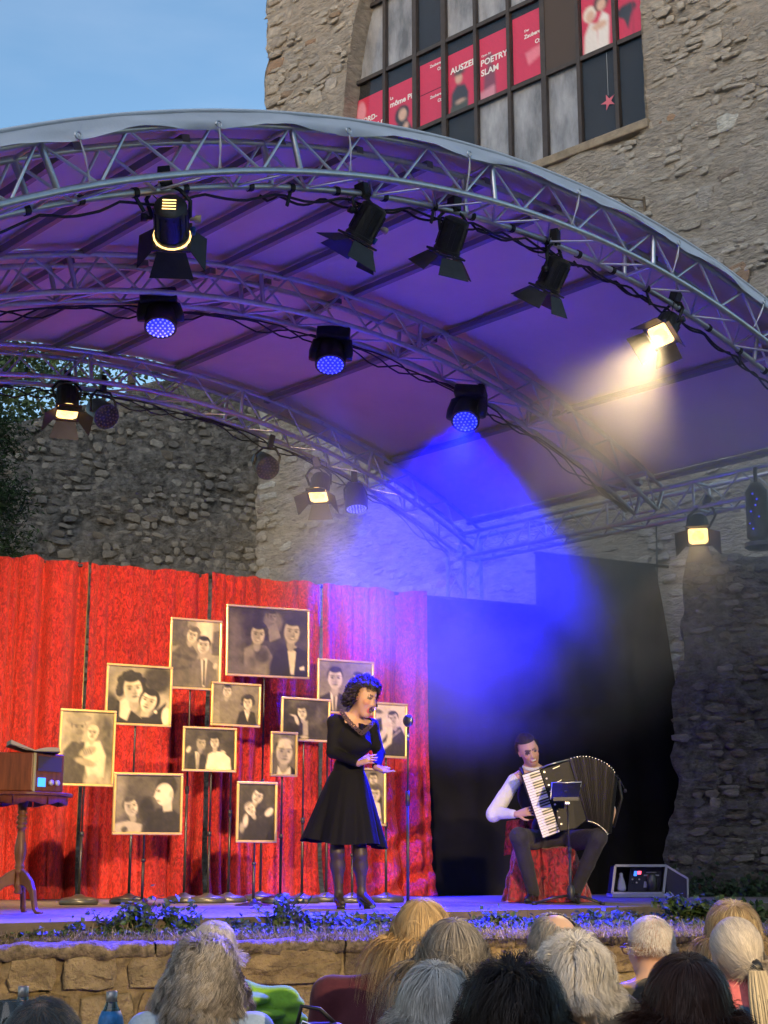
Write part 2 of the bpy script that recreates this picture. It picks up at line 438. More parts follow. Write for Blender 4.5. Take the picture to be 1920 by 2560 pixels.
# quoins down the left corner
qc = []; z_ = 5.5; r = random.Random(5)
while z_ < zT:
    h = r.uniform(.12, .26); w = r.uniform(.2, .5); qc.append((w / 2 - .02, z_ + h / 2, w, h * .95, .035, r.uniform(-.05, .05))); z_ += h + r.uniform(0, .06)
put_stones(tower, WP, WU, WN, qc, M_stone_t, name='corner_stone')
# sill
b = MB(); b.prism([WPT(jamb[0][0] - .1, zsill - .15, .3), WPT(uR + .05, zsill - .15, .3), WPT(uR + .05, zsill - .15, -.07), WPT(jamb[0][0] - .1, zsill - .15, -.07)], (0, 0, .14))
b.build('window_sill', M_sill, tower, bevel=.02)
# window: frame bars, panes, backing
REC = .26
win = thing('steel_window', 'tall dark steel window of many panes with red posters inside', 'window', WPT(jamb[2][0], zsill))
mpx = [880, 963, 1039, 1112, 1192, 1276, 1363, 1451, 1545, 1632]
mu = [wq(x, 250 if x > 1000 else 300, REC)[0] for x in mpx]
zT2 = wq(1192, 262, REC)[1]; zT1 = wq(1192, 67, REC)[1]; dz_ = zT1 - zT2
zrow = [zT2 - dz_ - .06, zT2, zT1, zT1 + dz_, zT1 + 2 * dz_, zT1 + 3 * dz_]
def wbar(u0, u1, z0, z1, d0=-.035, d1=.035):
    b = MB(); b.prism([WPT(u0, z0, REC + d0), WPT(u1, z0, REC + d0), WPT(u1, z0, REC + d1), WPT(u0, z0, REC + d1)], (0, 0, z1 - z0)); return b
for i, u_ in enumerate(mu):
    wd = .045 if i in (2, 3, 6) else .030
    wbar(u_ - wd, u_ + wd, zrow[0], zrow[-1]).build('mullion', M_wframe, win)
for z_ in zrow[:-1]:
    for i in range(len(mu) - 1):
        wbar(mu[i] + .037 + (.014 if i in (2, 3, 6) else 0), mu[i + 1] - .037 - (.014 if i + 1 in (2, 3, 6) else 0), z_ - .035, z_ + .035, -.028, .028).build('transom', M_wframe, win)
backing = {}
for j in range(len(zrow) - 1):
    for i in range(len(mu) - 1):
        b = MB(); b.prism([WPT(mu[i], zrow[j], REC + .004), WPT(mu[i + 1], zrow[j], REC + .004), WPT(mu[i + 1], zrow[j], REC + .010), WPT(mu[i], zrow[j], REC + .010)], (0, 0, zrow[j + 1] - zrow[j]))
        p = b.build('pane', None or M_glass, win)
# glass panes get a thin see-through pane material
mg = M_glass; nt = mg.node_tree; bs = nt.nodes['Principled BSDF']
tr = nt.nodes.new('ShaderNodeBsdfTransparent'); gl = nt.nodes.new('ShaderNodeBsdfGlossy'); gl.inputs['Roughness'].default_value = .03
lwn = nt.nodes.new('ShaderNodeLayerWeight'); lwn.inputs[0].default_value = .5
pw5 = nt.nodes.new('ShaderNodeMath'); pw5.operation = 'POWER'; pw5.inputs[1].default_value = 3.0; nt.links.new(lwn.outputs['Facing'], pw5.inputs[0])
lw = nt.nodes.new('ShaderNodeMath'); lw.operation = 'MULTIPLY_ADD'; lw.inputs[1].default_value = .45; lw.inputs[2].default_value = .022; nt.links.new(pw5.outputs[0], lw.inputs[0])
gn = nt.nodes.new('ShaderNodeNewGeometry'); nn = nt.nodes.new('ShaderNodeTexNoise'); nn.inputs['Scale'].default_value = 1.6
bb = nt.nodes.new('ShaderNodeBump'); bb.inputs['Strength'].default_value = .12; bb.inputs['Distance'].default_value = .05
nt.links.new(gn.outputs['Position'], nn.inputs['Vector']); nt.links.new(nn.outputs[0], bb.inputs['Height']); nt.links.new(bb.outputs[0], gl.inputs['Normal'])
mxs = nt.nodes.new('ShaderNodeMixShader'); nt.links.new(lw.outputs[0], mxs.inputs[0]); nt.links.new(tr.outputs[0], mxs.inputs[1]); nt.links.new(gl.outputs[0], mxs.inputs[2])
nt.links.new(mxs.outputs[0], nt.nodes['Material Output'].inputs[0])
# blinds tinted with sky reflection, dark sheets painted as room shade, one board
pale = {(0, 4), (0, 5), (0, 6), (2, 0), (2, 1), (2, 3), (2, 4), (2, 5), (3, 1), (3, 3), (3, 4)}
for j in range(len(zrow) - 1):
    for i in range(len(mu) - 1):
        m_ = M_skyblind if (j, i) in pale else (M_brownpanel if (j, i) == (1, 6) else M_dark)
        n_ = 'reflection_blind' if (j, i) in pale else ('board' if (j, i) == (1, 6) else 'room_shade_sheet')
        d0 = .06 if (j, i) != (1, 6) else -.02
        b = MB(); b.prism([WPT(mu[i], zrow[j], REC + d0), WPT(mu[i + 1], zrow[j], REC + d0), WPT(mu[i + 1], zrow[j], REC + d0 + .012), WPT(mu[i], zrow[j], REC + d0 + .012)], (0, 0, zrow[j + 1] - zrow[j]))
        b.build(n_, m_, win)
# ================================================================== RUIN WALL (left, behind the curtain)
RU = V((-.92, -.39, 0)).normalized(); RN = V((.39, -.92, 0)).normalized()
RP = WPT(0, 0) - WN * .25 + WU * .05
def rq(px, py):
    p = PP(px, py, RP, RN); return ((p - RP).dot(RU), p.z)
rt = sorted(rq(*p) for p in ((-140, 1075), (0, 1060), (60, 1048), (140, 1030), (240, 1006), (300, 985), (380, 960), (480, 935), (650, 905)))
def rtop(u_):
    return float(np.interp(u_, [a for a, _ in rt], [b for _, b in rt])) + .10 * fbm((u_, 0, 0), 1.6, 4)
ruin = thing('ruin_wall', 'dark weathered rubble wall behind the red curtain, left of the tower', 'wall', RP)
rE = rt[-1][0]
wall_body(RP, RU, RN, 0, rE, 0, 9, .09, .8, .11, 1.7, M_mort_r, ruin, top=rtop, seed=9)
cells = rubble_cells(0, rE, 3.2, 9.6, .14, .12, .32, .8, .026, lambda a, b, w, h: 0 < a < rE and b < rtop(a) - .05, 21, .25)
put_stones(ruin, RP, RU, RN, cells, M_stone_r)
# ================================================================== DARK WALL STUB (right)
SU = V((.98, -.2, 0)).normalized(); SN = V((-.2, -.98, 0)).normalized(); SP = PZ(1660, 2240, ZS); SP.z = 0
def sq(px, py):
    p = PP(px, py, SP, SN); return ((p - SP).dot(SU), p.z)
sl = sorted([(sq(*p)[1], sq(*p)[0]) for p in ((1712, 1390), (1708, 1500), (1705, 1600), (1692, 1640), (1682, 1760), (1672, 1790), (1674, 1870), (1686, 1900), (1692, 2000), (1674, 2040), (1660, 2090), (1662, 2160), (1664, 2300))])
def sleft(z_): return float(np.interp(z_, [a for a, _ in sl], [b for _, b in sl]))
st_ = sorted(sq(*p) for p in ((1700, 1392), (1760, 1372), (1830, 1384), (1920, 1392), (2050, 1400)))
def stop(u_): return float(np.interp(u_, [a for a, _ in st_], [b for _, b in st_])) + .05 * fbm((u_, 7, 0), 3, 3)
stub = thing('broken_wall', 'dark broken end of a rubble wall right of the black backdrop', 'wall', SP)
sE = sq(2080, 1700)[0]
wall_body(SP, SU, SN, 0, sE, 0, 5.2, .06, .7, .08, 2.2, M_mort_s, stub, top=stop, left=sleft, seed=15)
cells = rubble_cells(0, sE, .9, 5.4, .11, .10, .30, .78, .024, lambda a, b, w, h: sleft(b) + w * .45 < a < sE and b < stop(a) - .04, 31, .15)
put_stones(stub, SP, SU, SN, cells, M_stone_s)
# ================================================================== LOW WALL IN FRONT OF THE STAGE
LZ = 1.05
LA, LB = PZ(150, 2360, LZ), PZ(1850, 2324, LZ)
LU = (LB - LA).normalized(); LN = V((LU.y, -LU.x, 0)); LP = LA - LU * 1.6; LP.z = 0
lE = (PZ(2150, 2318, LZ) - LP).dot(LU) + .6
low = thing('low_stone_wall', 'low ochre stone wall between the audience and the stage', 'wall', LP)
wall_body(LP, LU, LN, 0, lE, 0, LZ - .05, .04, .35, .045, 4, M_mort_l, low, seed=40)
r = random.Random(44); z_ = .06; rows = (.24, .21, .28, .20)
cells = []
for h in rows:
    u_ = -r.uniform(0, .3)
    while u_ < lE:
        w = r.uniform(.28, .72)
        if w > .42 and h > .20 and r.random() < .45:
            cells.append((u_ + w / 2, z_ + h * .28, w * .95, h * .46, .035, r.uniform(-.05, .05))); cells.append((u_ + w / 2, z_ + h * .76, w * .95, h * .42, .05, r.uniform(-.05, .05)))
        else:
            cells.append((u_ + w / 2, z_ + h / 2, w * r.uniform(.86, .98), h * r.uniform(.82, .98), r.uniform(.025, .06), r.uniform(-.09, .09)))
        u_ += w
    z_ += h
cells = [c for c in cells if c[0] > 0]
put_stones(low, LP, LU, LN, cells, M_stone_l, shapes=BLOCKS)
# rough concrete coping
u_ = 0; i = 0
while u_ < lE:
    w = r.uniform(.8, 1.7); b = MB(); pts = []; n_ = int(w / .03)
    for j, (dn, dz) in enumerate(((.0, -.085), (.04, -.08), (.055, -.045), (.045, -.012), (.0, .0), (-.2, .005), (-.36, -.01))):
        for k in range(n_ + 1):
            p = LP + LU * (u_ + (w - .012) * k / n_) + LN * dn + UP * (LZ + dz)
            q = fbm((p.x, p.y, p.z), 9, 5) * .036; pts.append(p + LN * q + UP * fbm((p.x + 9, p.y, p.z), 8, 4) * .02)
    b.grid(pts, n_ + 1, 7); b.build('coping_stone', M_cope, low, smooth=True); u_ += w
# planting bed between the low wall and the deck
b = MB(); pts = []; NU = 90
for j in range(8):
    for i in range(NU + 1):
        pa = LP + LU * (lE * i / NU) - LN * .30; pb = D(-4.6 + 11.6 * i / NU, .18)
        p = pa.lerp(pb, j / 7); p.z = lerp(LZ - .03, ZS - .10, j / 7) + .035 * fbm((p.x, p.y, 0), 4, 4); pts.append(p)
b.grid(pts, NU + 1, 8); props(b.build('planting_bed', M_soil, smooth=True), kind='structure')
# ================================================================== STAGE ROOF
M_alu = mat('truss_aluminium', (.62, .62, .64), .34, metal=.85, noise=(14, .12), bump=(60, .1, .002))
M_pvc = mat('canopy_fabric', (.58, .61, .66), .45, noise=(1.2, .06), bump=(1.6, .25, .05), transl=.05)
M_lin = mat('canopy_lining', (.80, .66, .60), .5, noise=(1.2, .08), bump=(1.6, .25, .05))
M_purl = mat('purlin_tube', (.30, .28, .29), .5, metal=.5)
M_black = mat('black_metal', (.018, .018, .02), .45, noise=(20, .3))
M_blackm = mat('black_matt', (.014, .014, .016), .7)
M_cable = mat('rubber_cable', (.010, .010, .012), .5)
M_rope = mat('white_cord', (.75, .75, .75), .7)
SC, ZC, RR = .714, -4.885, 10.218
A0, A1, A2 = -1.006, 1.70, 4.44
SR, SLf = 5.12, -5.6
def th_of(s): return math.asin((s - SC) / RR)
def arcp(th, a, rr=RR): return SA(SC + math.sin(th) * rr, a, ZC + math.cos(th) * rr)
TW = .145        # half width / half height of the box truss
CYL = MB().tube([(0, 0, 0), (0, 0, 1)], 1, 8, caps=True).mesh('brace', smooth=True); CYL.materials.append(M_alu)
def brace(p, q, r, parent, name='brace'):
    o = link(bpy.data.objects.new(name, CYL)); d = q - p
    M = d.to_track_quat('Z', 'Y').to_matrix() @ Matrix.Diagonal((r, r, d.length)); M = M.to_4x4(); M.translation = p
    o.parent = parent; o.matrix_parent_inverse = Matrix.Translation(-V(parent.get('_b', (0, 0, 0)))); o.matrix_basis = M
    return o
thL, thR = th_of(SLf), th_of(SR)
def arch(a, label, zig):
    t = thing('arch_truss', label, 'truss', arcp(0, a), 'arched roof trusses')
    ch = {}
    for nm, (da, dr) in dict(uf=(-TW, 0), ub=(TW, 0), lf=(-TW, -2 * TW), lb=(TW, -2 * TW)).items():
        pts = [arcp(lerp(thL, thR, k / 72), a + da, RR - .03 + dr) for k in range(73)]
        MB().tube(pts, .025, 10).build('chord', M_alu, t, smooth=True); ch[nm] = pts
    N = 36; f = lambda k, c, m: arcp(lerp(thL, thR, k / m), a + (-TW if c[1] == 'f' else TW), RR - .03 + (0 if c[0] == 'u' else -2 * TW))
    for k in range(N):
        for (c1, c2) in (('uf', 'lf'), ('ub', 'lb'), ('lf', 'lb')):
            x, y = (c1, c2) if (k + zig) % 2 == 0 else (c2, c1)
            brace(f(k, x, N), f(k + 1, y, N), .0105, t)
    for k in range(0, N + 1, 6):
        for (c1, c2) in (('uf', 'lf'), ('ub', 'lb'), ('lf', 'lb'), ('uf', 'ub')): brace(f(k + .06, c1, N), f(k + .06, c2, N), .02 if c1[0] != c2[0] else .012, t, 'spreader')
    return t
arch(A0, 'front silver arched truss carrying five black spotlights', 0)
arch(A1, 'middle arched truss carrying three blue lit stage lights', 1)
arch(A2, 'rear arched truss in front of the dark ruin wall', 0)
def straight_truss(p, q, nrm, label, n):
    """box truss from p to q (centre line of the top inner chord); nrm horizontal normal"""
    t = thing('beam_truss', label, 'truss', p)
    C4 = {}
    for nm, (dn, dz) in dict(uf=(-TW, 0), ub=(TW, 0), lf=(-TW, -2 * TW), lb=(TW, -2 * TW)).items():
        a_, b_ = p + nrm * dn + UP * dz, q + nrm * dn + UP * dz; C4[nm] = (a_, b_)
        MB().tube([a_, b_], .025, 10).build('chord', M_alu, t, smooth=True)
    g = lambda c, k: C4[c][0].lerp(C4[c][1], k / n)
    for k in range(n):
        for c1, c2 in (('uf', 'lf'), ('ub', 'lb'), ('lf', 'lb')):
            x, y = (c1, c2) if k % 2 == 0 else (c2, c1)
            brace(g(x, k), g(y, k + 1), .0105, t)
    for k in range(0, n + 1, 4):
        for c1, c2 in (('uf', 'lf'), ('ub', 'lb'), ('uf', 'ub'), ('lf', 'lb')): brace(g(c1, min(k + .05, n)), g(c2, min(k + .05, n)), .016, t, 'spreader')
    return t
zE = ZC + math.cos(thR) * RR - .03
straight_truss(SA(SR + .12, A0 - .2, zE - .02), SA(SR + .12, A2 + .2, zE - .02), S, 'straight eave truss along the right side of the stage roof', 20)
straight_truss(SA(SLf - .12, A0 - .2, zE - .02), SA(SLf - .12, A2 + .2, zE - .02), S, 'straight eave truss along the left side, outside the picture', 20)
# roof posts at the four corners (mostly hidden or out of frame)
for s_, a_, lb in ((SR + .12, A2 + .25, 'rear right roof post hidden behind the black backdrop'), (SLf - .12, A2 + .25, 'rear left roof post'), (SR + .12, A0 - .25, 'front right roof post'), (SLf - .12, A0 - .25, 'front left roof post')):
    t = thing('roof_post', lb + ' of silver truss', 'post', SA(s_, a_, -ZS), 'roof posts')
    for dx in (-TW, TW):
        for dy in (-TW, TW):
            MB().tube([SA(s_ + dx, a_ + dy, -ZS), SA(s_ + dx, a_ + dy, zE - .05)], .025, 8).build('chord', M_alu, t, smooth=True)
    for k in range(12):
        z0 = -ZS + .1 + k * .42
        for dx, dy, ex, ey in ((-1, -1, 1, -1), (1, -1, 1, 1), (1, 1, -1, 1), (-1, 1, -1, -1)):
            brace(SA(s_ + dx * TW, a_ + dy * TW, z0), SA(s_ + ex * TW, a_ + ey * TW, z0 + .38), .0105, t)
# purlins
ps = [SLf, -4.4, -3.6, -2.85, -2.1, -1.42, -.75, -.15, .66, 1.88, 3.66, 5.0]
# canopy fabric : panels between purlins, three bays with the overhang at the front
canopy = thing('stage_canopy', 'curved white fabric canopy over the stage, lit purple from below', 'canopy', arcp(0, A0))
bays = [(A0 - .17, A0 + .02), (A0 + .02, A1), (A1, A2), (A2, A2 + .25)]
bars = [th_of(s) for s in ps]
for bi, (a0, a1) in enumerate(bays):
    for i in range(len(bars) - 1):
        nu_, nv_ = 12, (3 if bi in (0, 3) else 14); pts = []
        for j in range(nv_ + 1):
            for k in range(nu_ + 1):
                th = lerp(bars[i], bars[i + 1], k / nu_); a_ = lerp(a0, a1, j / nv_)
                sag = .05 * math.sin(math.pi * k / nu_) * (math.sin(math.pi * j / nv_) if bi in (1, 2) else .4)
                pts.append(arcp(th, a_, RR + .055 - sag + .012 * fbm((th * 12, a_ * 2, bi), 1, 3)))
        MB().grid(pts, nu_ + 1, nv_ + 1).build('canopy_panel', M_lin, canopy, smooth=True)
for bi, (a0, a1) in enumerate(bays[1:3]):
    for i, th in enumerate(bars):
        p, q = arcp(th, a0 + (.1 if bi == 0 else .05), RR - .012), arcp(th, a1 - .05, RR - .012)
        b = MB(); b.bar(p, q, .06, .05, V((math.sin(th), 0, math.cos(th)))); b.build('purlin', M_purl, canopy)
# front flap hanging over the upper chord, scalloped between the eyelets
eye = [178, 532, 859, 1163, 1440, 1690, 1905]
eyy = [340, 316, 335, 390, 487, 612, 770]
def s_front(px, py):
    return (PP(px, py, SA(0, A0 - .2), A) - BASE).dot(S)
eth = [th_of(s_front(x, y)) for x, y in zip(eye, eyy)]
eth = [eth[0] - 2 * (eth[1] - eth[0]), eth[0] - (eth[1] - eth[0])] + eth + [eth[-1] + .06, eth[-1] + .12]
pts = []; NF = 260
for j in range(5):
    for k in range(NF + 1):
        th = lerp(thL - .01, thR + .01, k / NF)
        d = min(abs(th - e) for e in eth); nb = .034
        dip = .085 + .05 * math.exp(-(d / nb) ** 2) + .012 * fbm((th * 30, 0, 0), 1, 3)
        w = .018 * fbm((th * 22, j * .6, 2), 1, 3) * j / 2
        pts.append(arcp(th, A0 - .17 - .012 * j + w, RR + .055 - dip * j / 4 * 1.0))
MB().grid(pts, NF + 1, 5).build('front_flap', M_pvc, canopy, smooth=True)
# hem rolled round the flap's upper edge
MB().tube([arcp(lerp(thL, thR, k / 90), A0 - .168, RR + .052) for k in range(91)], .014, 6).build('front_hem', M_pvc, canopy, smooth=True)
for e in eth:
    if not (thL < e < thR): continue
    c = arcp(e, A0 - .235, RR - .055); b = MB()
    ring = [c + (S * math.cos(2 * math.pi * k / 12) + UP * math.sin(2 * math.pi * k / 12)) * .021 for k in range(12)]
    b.tube(ring, .006, 6, closed=True); b.build('eyelet', M_alu, canopy, smooth=True)
    lo = arcp(e + rng.uniform(-.004, .004), A0 - TW - .03, RR - .03 - 2 * TW + .02); b = MB()
    mid = c.lerp(lo, .5) - A * .02
    b.tube([c, mid, lo, lo - UP * .03 + A * .03], .004, 5); b.tube([c + S * .008, c.lerp(lo, .5) + S * .006, lo + S * .012], .003, 5)
    b.build('tie_cord', M_rope, canopy)
# black cable ties and cable bundle along the front arch
tiesb = []
cab = thing('cable_bundle', 'black power cables tied along the front arched truss', 'cable', arcp(0, A0))
for off, seed, th0, th1 in ((0, 1, -.1, thR), (.02, 2, .02, thR), (-.02, 3, thL, .0), (.03, 5, -.3, .12)):
    pts = []
    n_ = 80
    for k in range(n_ + 1):
        th = lerp(th0, th1, k / n_)
        sag = .035 + .05 * abs(math.sin(k * .42 + seed)) * (1 if k % 80 else 0)
        pts.append(arcp(th, A0 + TW + .035 + off, RR - .03 - 2 * TW - sag + .012 * fbm((th * 40, seed, 0), 1, 2)))
    MB().tube(pts, .009, 6).build('cable', M_cable, cab, smooth=True)
for k in range(26):
    th = lerp(thL, thR, (k + .3 * rng.random()) / 26); a_ = A0 + TW
    p = arcp(th, a_, RR - .03 - 2 * TW); tg = (arcp(th + .001, a_, RR) - arcp(th, a_, RR)).normalized()
    b = MB(); b.tube([p - tg * .018, p + tg * .018], .032, 10)
    if k % 3 == 0: b.bar(p - UP * .02, p - UP * .13 + tg * rng.uniform(-.05, .08), .012, .02)
    b.build('cable_tie', M_cable, cab)
for a_, nm, k0 in ((A1, 'black cables looped along the middle arched truss', 5), (A2, 'black cables looped along the rear arched truss', 9)):
    t = thing('cable_bundle', nm, 'cable', arcp(0, a_))
    for off in (-.01, .02, .05):
        pts = []
        for k in range(91):
            th = lerp(thL, thR * .98, k / 90); sag = .02 + .09 * max(0, math.sin(k * .55 + k0 + off * 40)) ** 2
            pts.append(arcp(th, a_ + TW + off, RR - .05 - 2 * TW - sag + .01 * fbm((th * 50, off * 90, 0), 1, 2)))
        MB().tube(pts, .008, 5).build('cable', M_cable, t, smooth=True)
# ================================================================== RED CURTAIN AND BLACK BACKDROP
CL, CR = PZ(0, 2250, ZS), PZ(1060, 2240, ZS)
CU = (CR - CL).normalized(); CN = V((CU.y, -CU.x, 0))     # CN faces the audience
def cu(px, py): return (PP(px, py, CL, CN) - CL).dot(CU)
def CP(u_, z_, d=0.0): return CL + CU * u_ + UP * z_ + CN * d
M_velvet = mat('red_velvet', (.50, .024, .017), .42, noise=(42, .65, (1, 1, .5)), bump=(46, 1.0, .03, (1, 1, .5)), sheen=.35, spec=.3)
def crush(m, dark, light, sc):      # crushed nap: dark squiggles between brighter pile
    nt = m.node_tree; n = nt.nodes; l = nt.links; g_ = n.new('ShaderNodeNewGeometry'); mp = n.new('ShaderNodeMapping'); mp.inputs['Scale'].default_value = (1, 1, .55); l.new(g_.outputs['Position'], mp.inputs[0])
    t_ = n.new('ShaderNodeTexNoise'); t_.inputs['Scale'].default_value = sc; t_.inputs['Detail'].default_value = 5; t_.inputs['Distortion'].default_value = 1.6; l.new(mp.outputs[0], t_.inputs['Vector'])
    c_ = n.new('ShaderNodeValToRGB'); e = c_.color_ramp.elements; e[0].position = .38; e[0].color = (*dark, 1); e[1].position = .62; e[1].color = (*light, 1); l.new(t_.outputs[0], c_.inputs[0])
    b_ = n['Principled BSDF']
    for k in list(b_.inputs['Base Color'].links): l.remove(k)
    l.new(c_.outputs[0], b_.inputs['Base Color'])
crush(M_velvet, (.24, .009, .008), (.64, .034, .022), 30)
M_velvet.node_tree.nodes['Principled BSDF'].inputs['Sheen Tint'].default_value = (1, .25, .2, 1)
M_dblack = mat('black_molton', (.010, .010, .012), .95, noise=(2, .3), spec=.1)
M_pole = mat('seam_pole', (.45, .33, .16), .4, metal=.6)
HC = 3.4
seams = [-.9, cu(222, 1410), cu(520, 1440), cu(800, 1465), cu(1060, 1485)]
labels = ['red crushed velvet curtain panel at the far left behind the radio table', 'red crushed velvet curtain panel behind the left framed photographs', 'red crushed velvet curtain panel behind the largest framed photograph', 'red crushed velvet curtain panel at the right end, tinted blue at the top']
def fold(u_, z_, sd):
    k = z_ / HC
    w = .11 * (1 - 2 * abs(math.sin(u_ * 7.5 + 1.6 * math.sin(u_ * 3.1 + sd))) ** .55) * -1 + .05 * (1 - 2 * abs(math.sin(u_ * 17 + 2.4 * math.sin(u_ * 4.3 + 1 + sd))) ** .5) * -1
    w += .016 * (1 - 2 * abs(math.sin(u_ * 26 + 3 * math.sin(u_ * 2.2 + sd))) ** .4) * -1
    w *= .5 + .75 * (.5 + .5 * math.sin(u_ * 2.3 + sd * 1.7)) ** .6
    return w * lerp(1.0, .55, k) + .02 * fbm((u_ * 3, z_ * .8, sd), 1, 3) + .010 * fbm((u_ * 9, z_ * 4, sd), 1, 3)
for i in range(4):
    t = thing('stage_curtain', labels[i], 'curtain', CP(seams[i], 0), 'red velvet curtain panels')
    u0, u1 = seams[i] + .012, seams[i + 1] - .012; nu_ = int((u1 - u0) / .014); nv_ = 60; pts = []
    for j in range(nv_ + 1):
        for k in range(nu_ + 1):
            u_ = lerp(u0, u1, k / nu_); z_ = HC * j / nv_
            d = fold(u_, z_, i)
            topw = .018 * fbm((u_ * 4, i, 0), 1, 3) + .012 * math.sin(u_ * 12 + i) if j == nv_ else 0
            if j < 10:                              # hem puddles on the floor
                q = (10 - j) / 10; d += q * q * (.06 + .05 * math.sin(u_ * 9 + i))
            if i == 3 and u_ > cu(900, 2000):       # gathered swag at the bottom right
                q = max(0, 1 - z_ / 1.35); sw = (u_ - cu(900, 2000)); d += q * (.20 * math.sin(min(1, sw / .9) * math.pi) * (.7 + .3 * math.sin((z_ * 16 - sw * 9))) + .03 * math.sin(z_ * 30 - sw * 14))
            pts.append(CP(u_, max(z_ + topw, .006), d))
    MB().grid(pts, nu_ + 1, nv_ + 1).build('velvet_cloth', M_velvet, t, smooth=True)
    if i:
        MB().tube([CP(seams[i], 0, -.01), CP(seams[i], HC - .01, -.01)], .011, 8).build('seam_pole', M_pole, t, smooth=True)
MB_ = MB().tube([CP(-.9, HC - .02, -.04), CP(seams[-1], HC - .02, -.04)], .02, 8)
t = thing('curtain_rail', 'thin black rail along the top of the red curtain', 'rail', CP(0, HC)); MB_.build('pipe', M_black, t, smooth=True)
for u_ in (-.85, seams[-1] - .03):
    MB().tube([CP(u_, 0, -.06), CP(u_, HC, -.06)], .02, 8).build('upright', M_black, t, smooth=True)
# black backdrop: a low bay beside the curtain and a tall bay behind the musician
bk = [(cu(1060, 2000) + .01, cu(1352, 1520), PP(1060, 1490, CL, CN).z - ZS, 'lower black cloth backdrop beside the red curtain'),
      (cu(1352, 1520), cu(1645, 1425), PP(1352, 1382, CL - CN * .1, CN).z - ZS, 'taller black cloth backdrop behind the accordion player')]
for i, (u0, u1, h, lb) in enumerate(bk):
    t = thing('black_backdrop', lb, 'backdrop', CP(u0, 0), 'black backdrop cloths'); pts = []
    u1e = u1 + (.75 if i else 0)
    for j in range(31):
        for k in range(61):
            u_ = lerp(u0, u1, k / 60); z_ = h * j / 30
            if i: u_ = lerp(u0, lerp(u1e, u1, (z_ / h)), k / 60)
            pts.append(CP(u_, z_, .02 * math.sin(u_ * 11 + i) + .02 * fbm((u_ * 2, z_, i), 1, 3) - i * .08))
    MB().grid(pts, 61, 31).build('cloth', M_dblack, t, smooth=True)
    b = MB(); b.tube([CP(u0, h, -.09 * i - .03), CP(u1 + (.25 if i else 0), h, -.09 * i - .03)], .022, 8); b.build('rail', M_black, t, smooth=True)
    MB().tube([CP(u0 + .05, 0, -.15), CP(u0 + .05, h, -.15)], .022, 8).build('upright', M_black, t, smooth=True)
    MB().tube([CP(u1 - .03, 0, -.15), CP(u1 - .03, h, -.15)], .022, 8).build('upright', M_black, t, smooth=True)
b = None
t = thing('hanging_pipe', 'thin vertical pipe against the tower wall above the black backdrop', 'pipe', CP(bk[1][1] + .03, bk[1][2]))
MB().tube([CP(bk[1][1] + .03, 0, -.2), PP(1640, 1305, CP(bk[1][1], 0, -.2), CN)], .012, 6).build('pipe', M_black, t)
# ================================================================== STAGE LIGHTS
M_body = mat('lamp_housing', (.022, .022, .024), .42, noise=(25, .3))
M_knob = mat('cream_knob', (.62, .48, .26), .5)
M_blue = mat('blue_plug', (.02, .12, .42), .4)
M_door = mat('barn_door', (.03, .03, .034), .55, noise=(12, .3))
M_lens_on = mat('hot_lens', (1, .9, .6), .3, emit=((1, .52, .12), 1.5))
M_lens_off = mat('cold_lens', (.05, .05, .055), .12, spec=.8)
M_slot = mat('glowing_vent', (1, .8, .4), .4, emit=((1, .60, .18), 1.6))
M_ledblue = mat('blue_led', (.1, .15, 1), .3, emit=((.006, .01, 1), .55))
M_leddot = mat('led_dot', (.8, .85, 1), .3, emit=((.05, .08, 1), .8))
M_ledface = mat('led_face', (.015, .015, .02), .35, spec=.3)
M_ledoff = mat('led_lens_off', (.07, .05, .04), .3, spec=.4)
M_box = mat('cast_metal', (.03, .03, .032), .5)
def hang(loc, truss_p, parent_M):  # helper: local coords of a world point
    return parent_M.inverted() @ truss_p
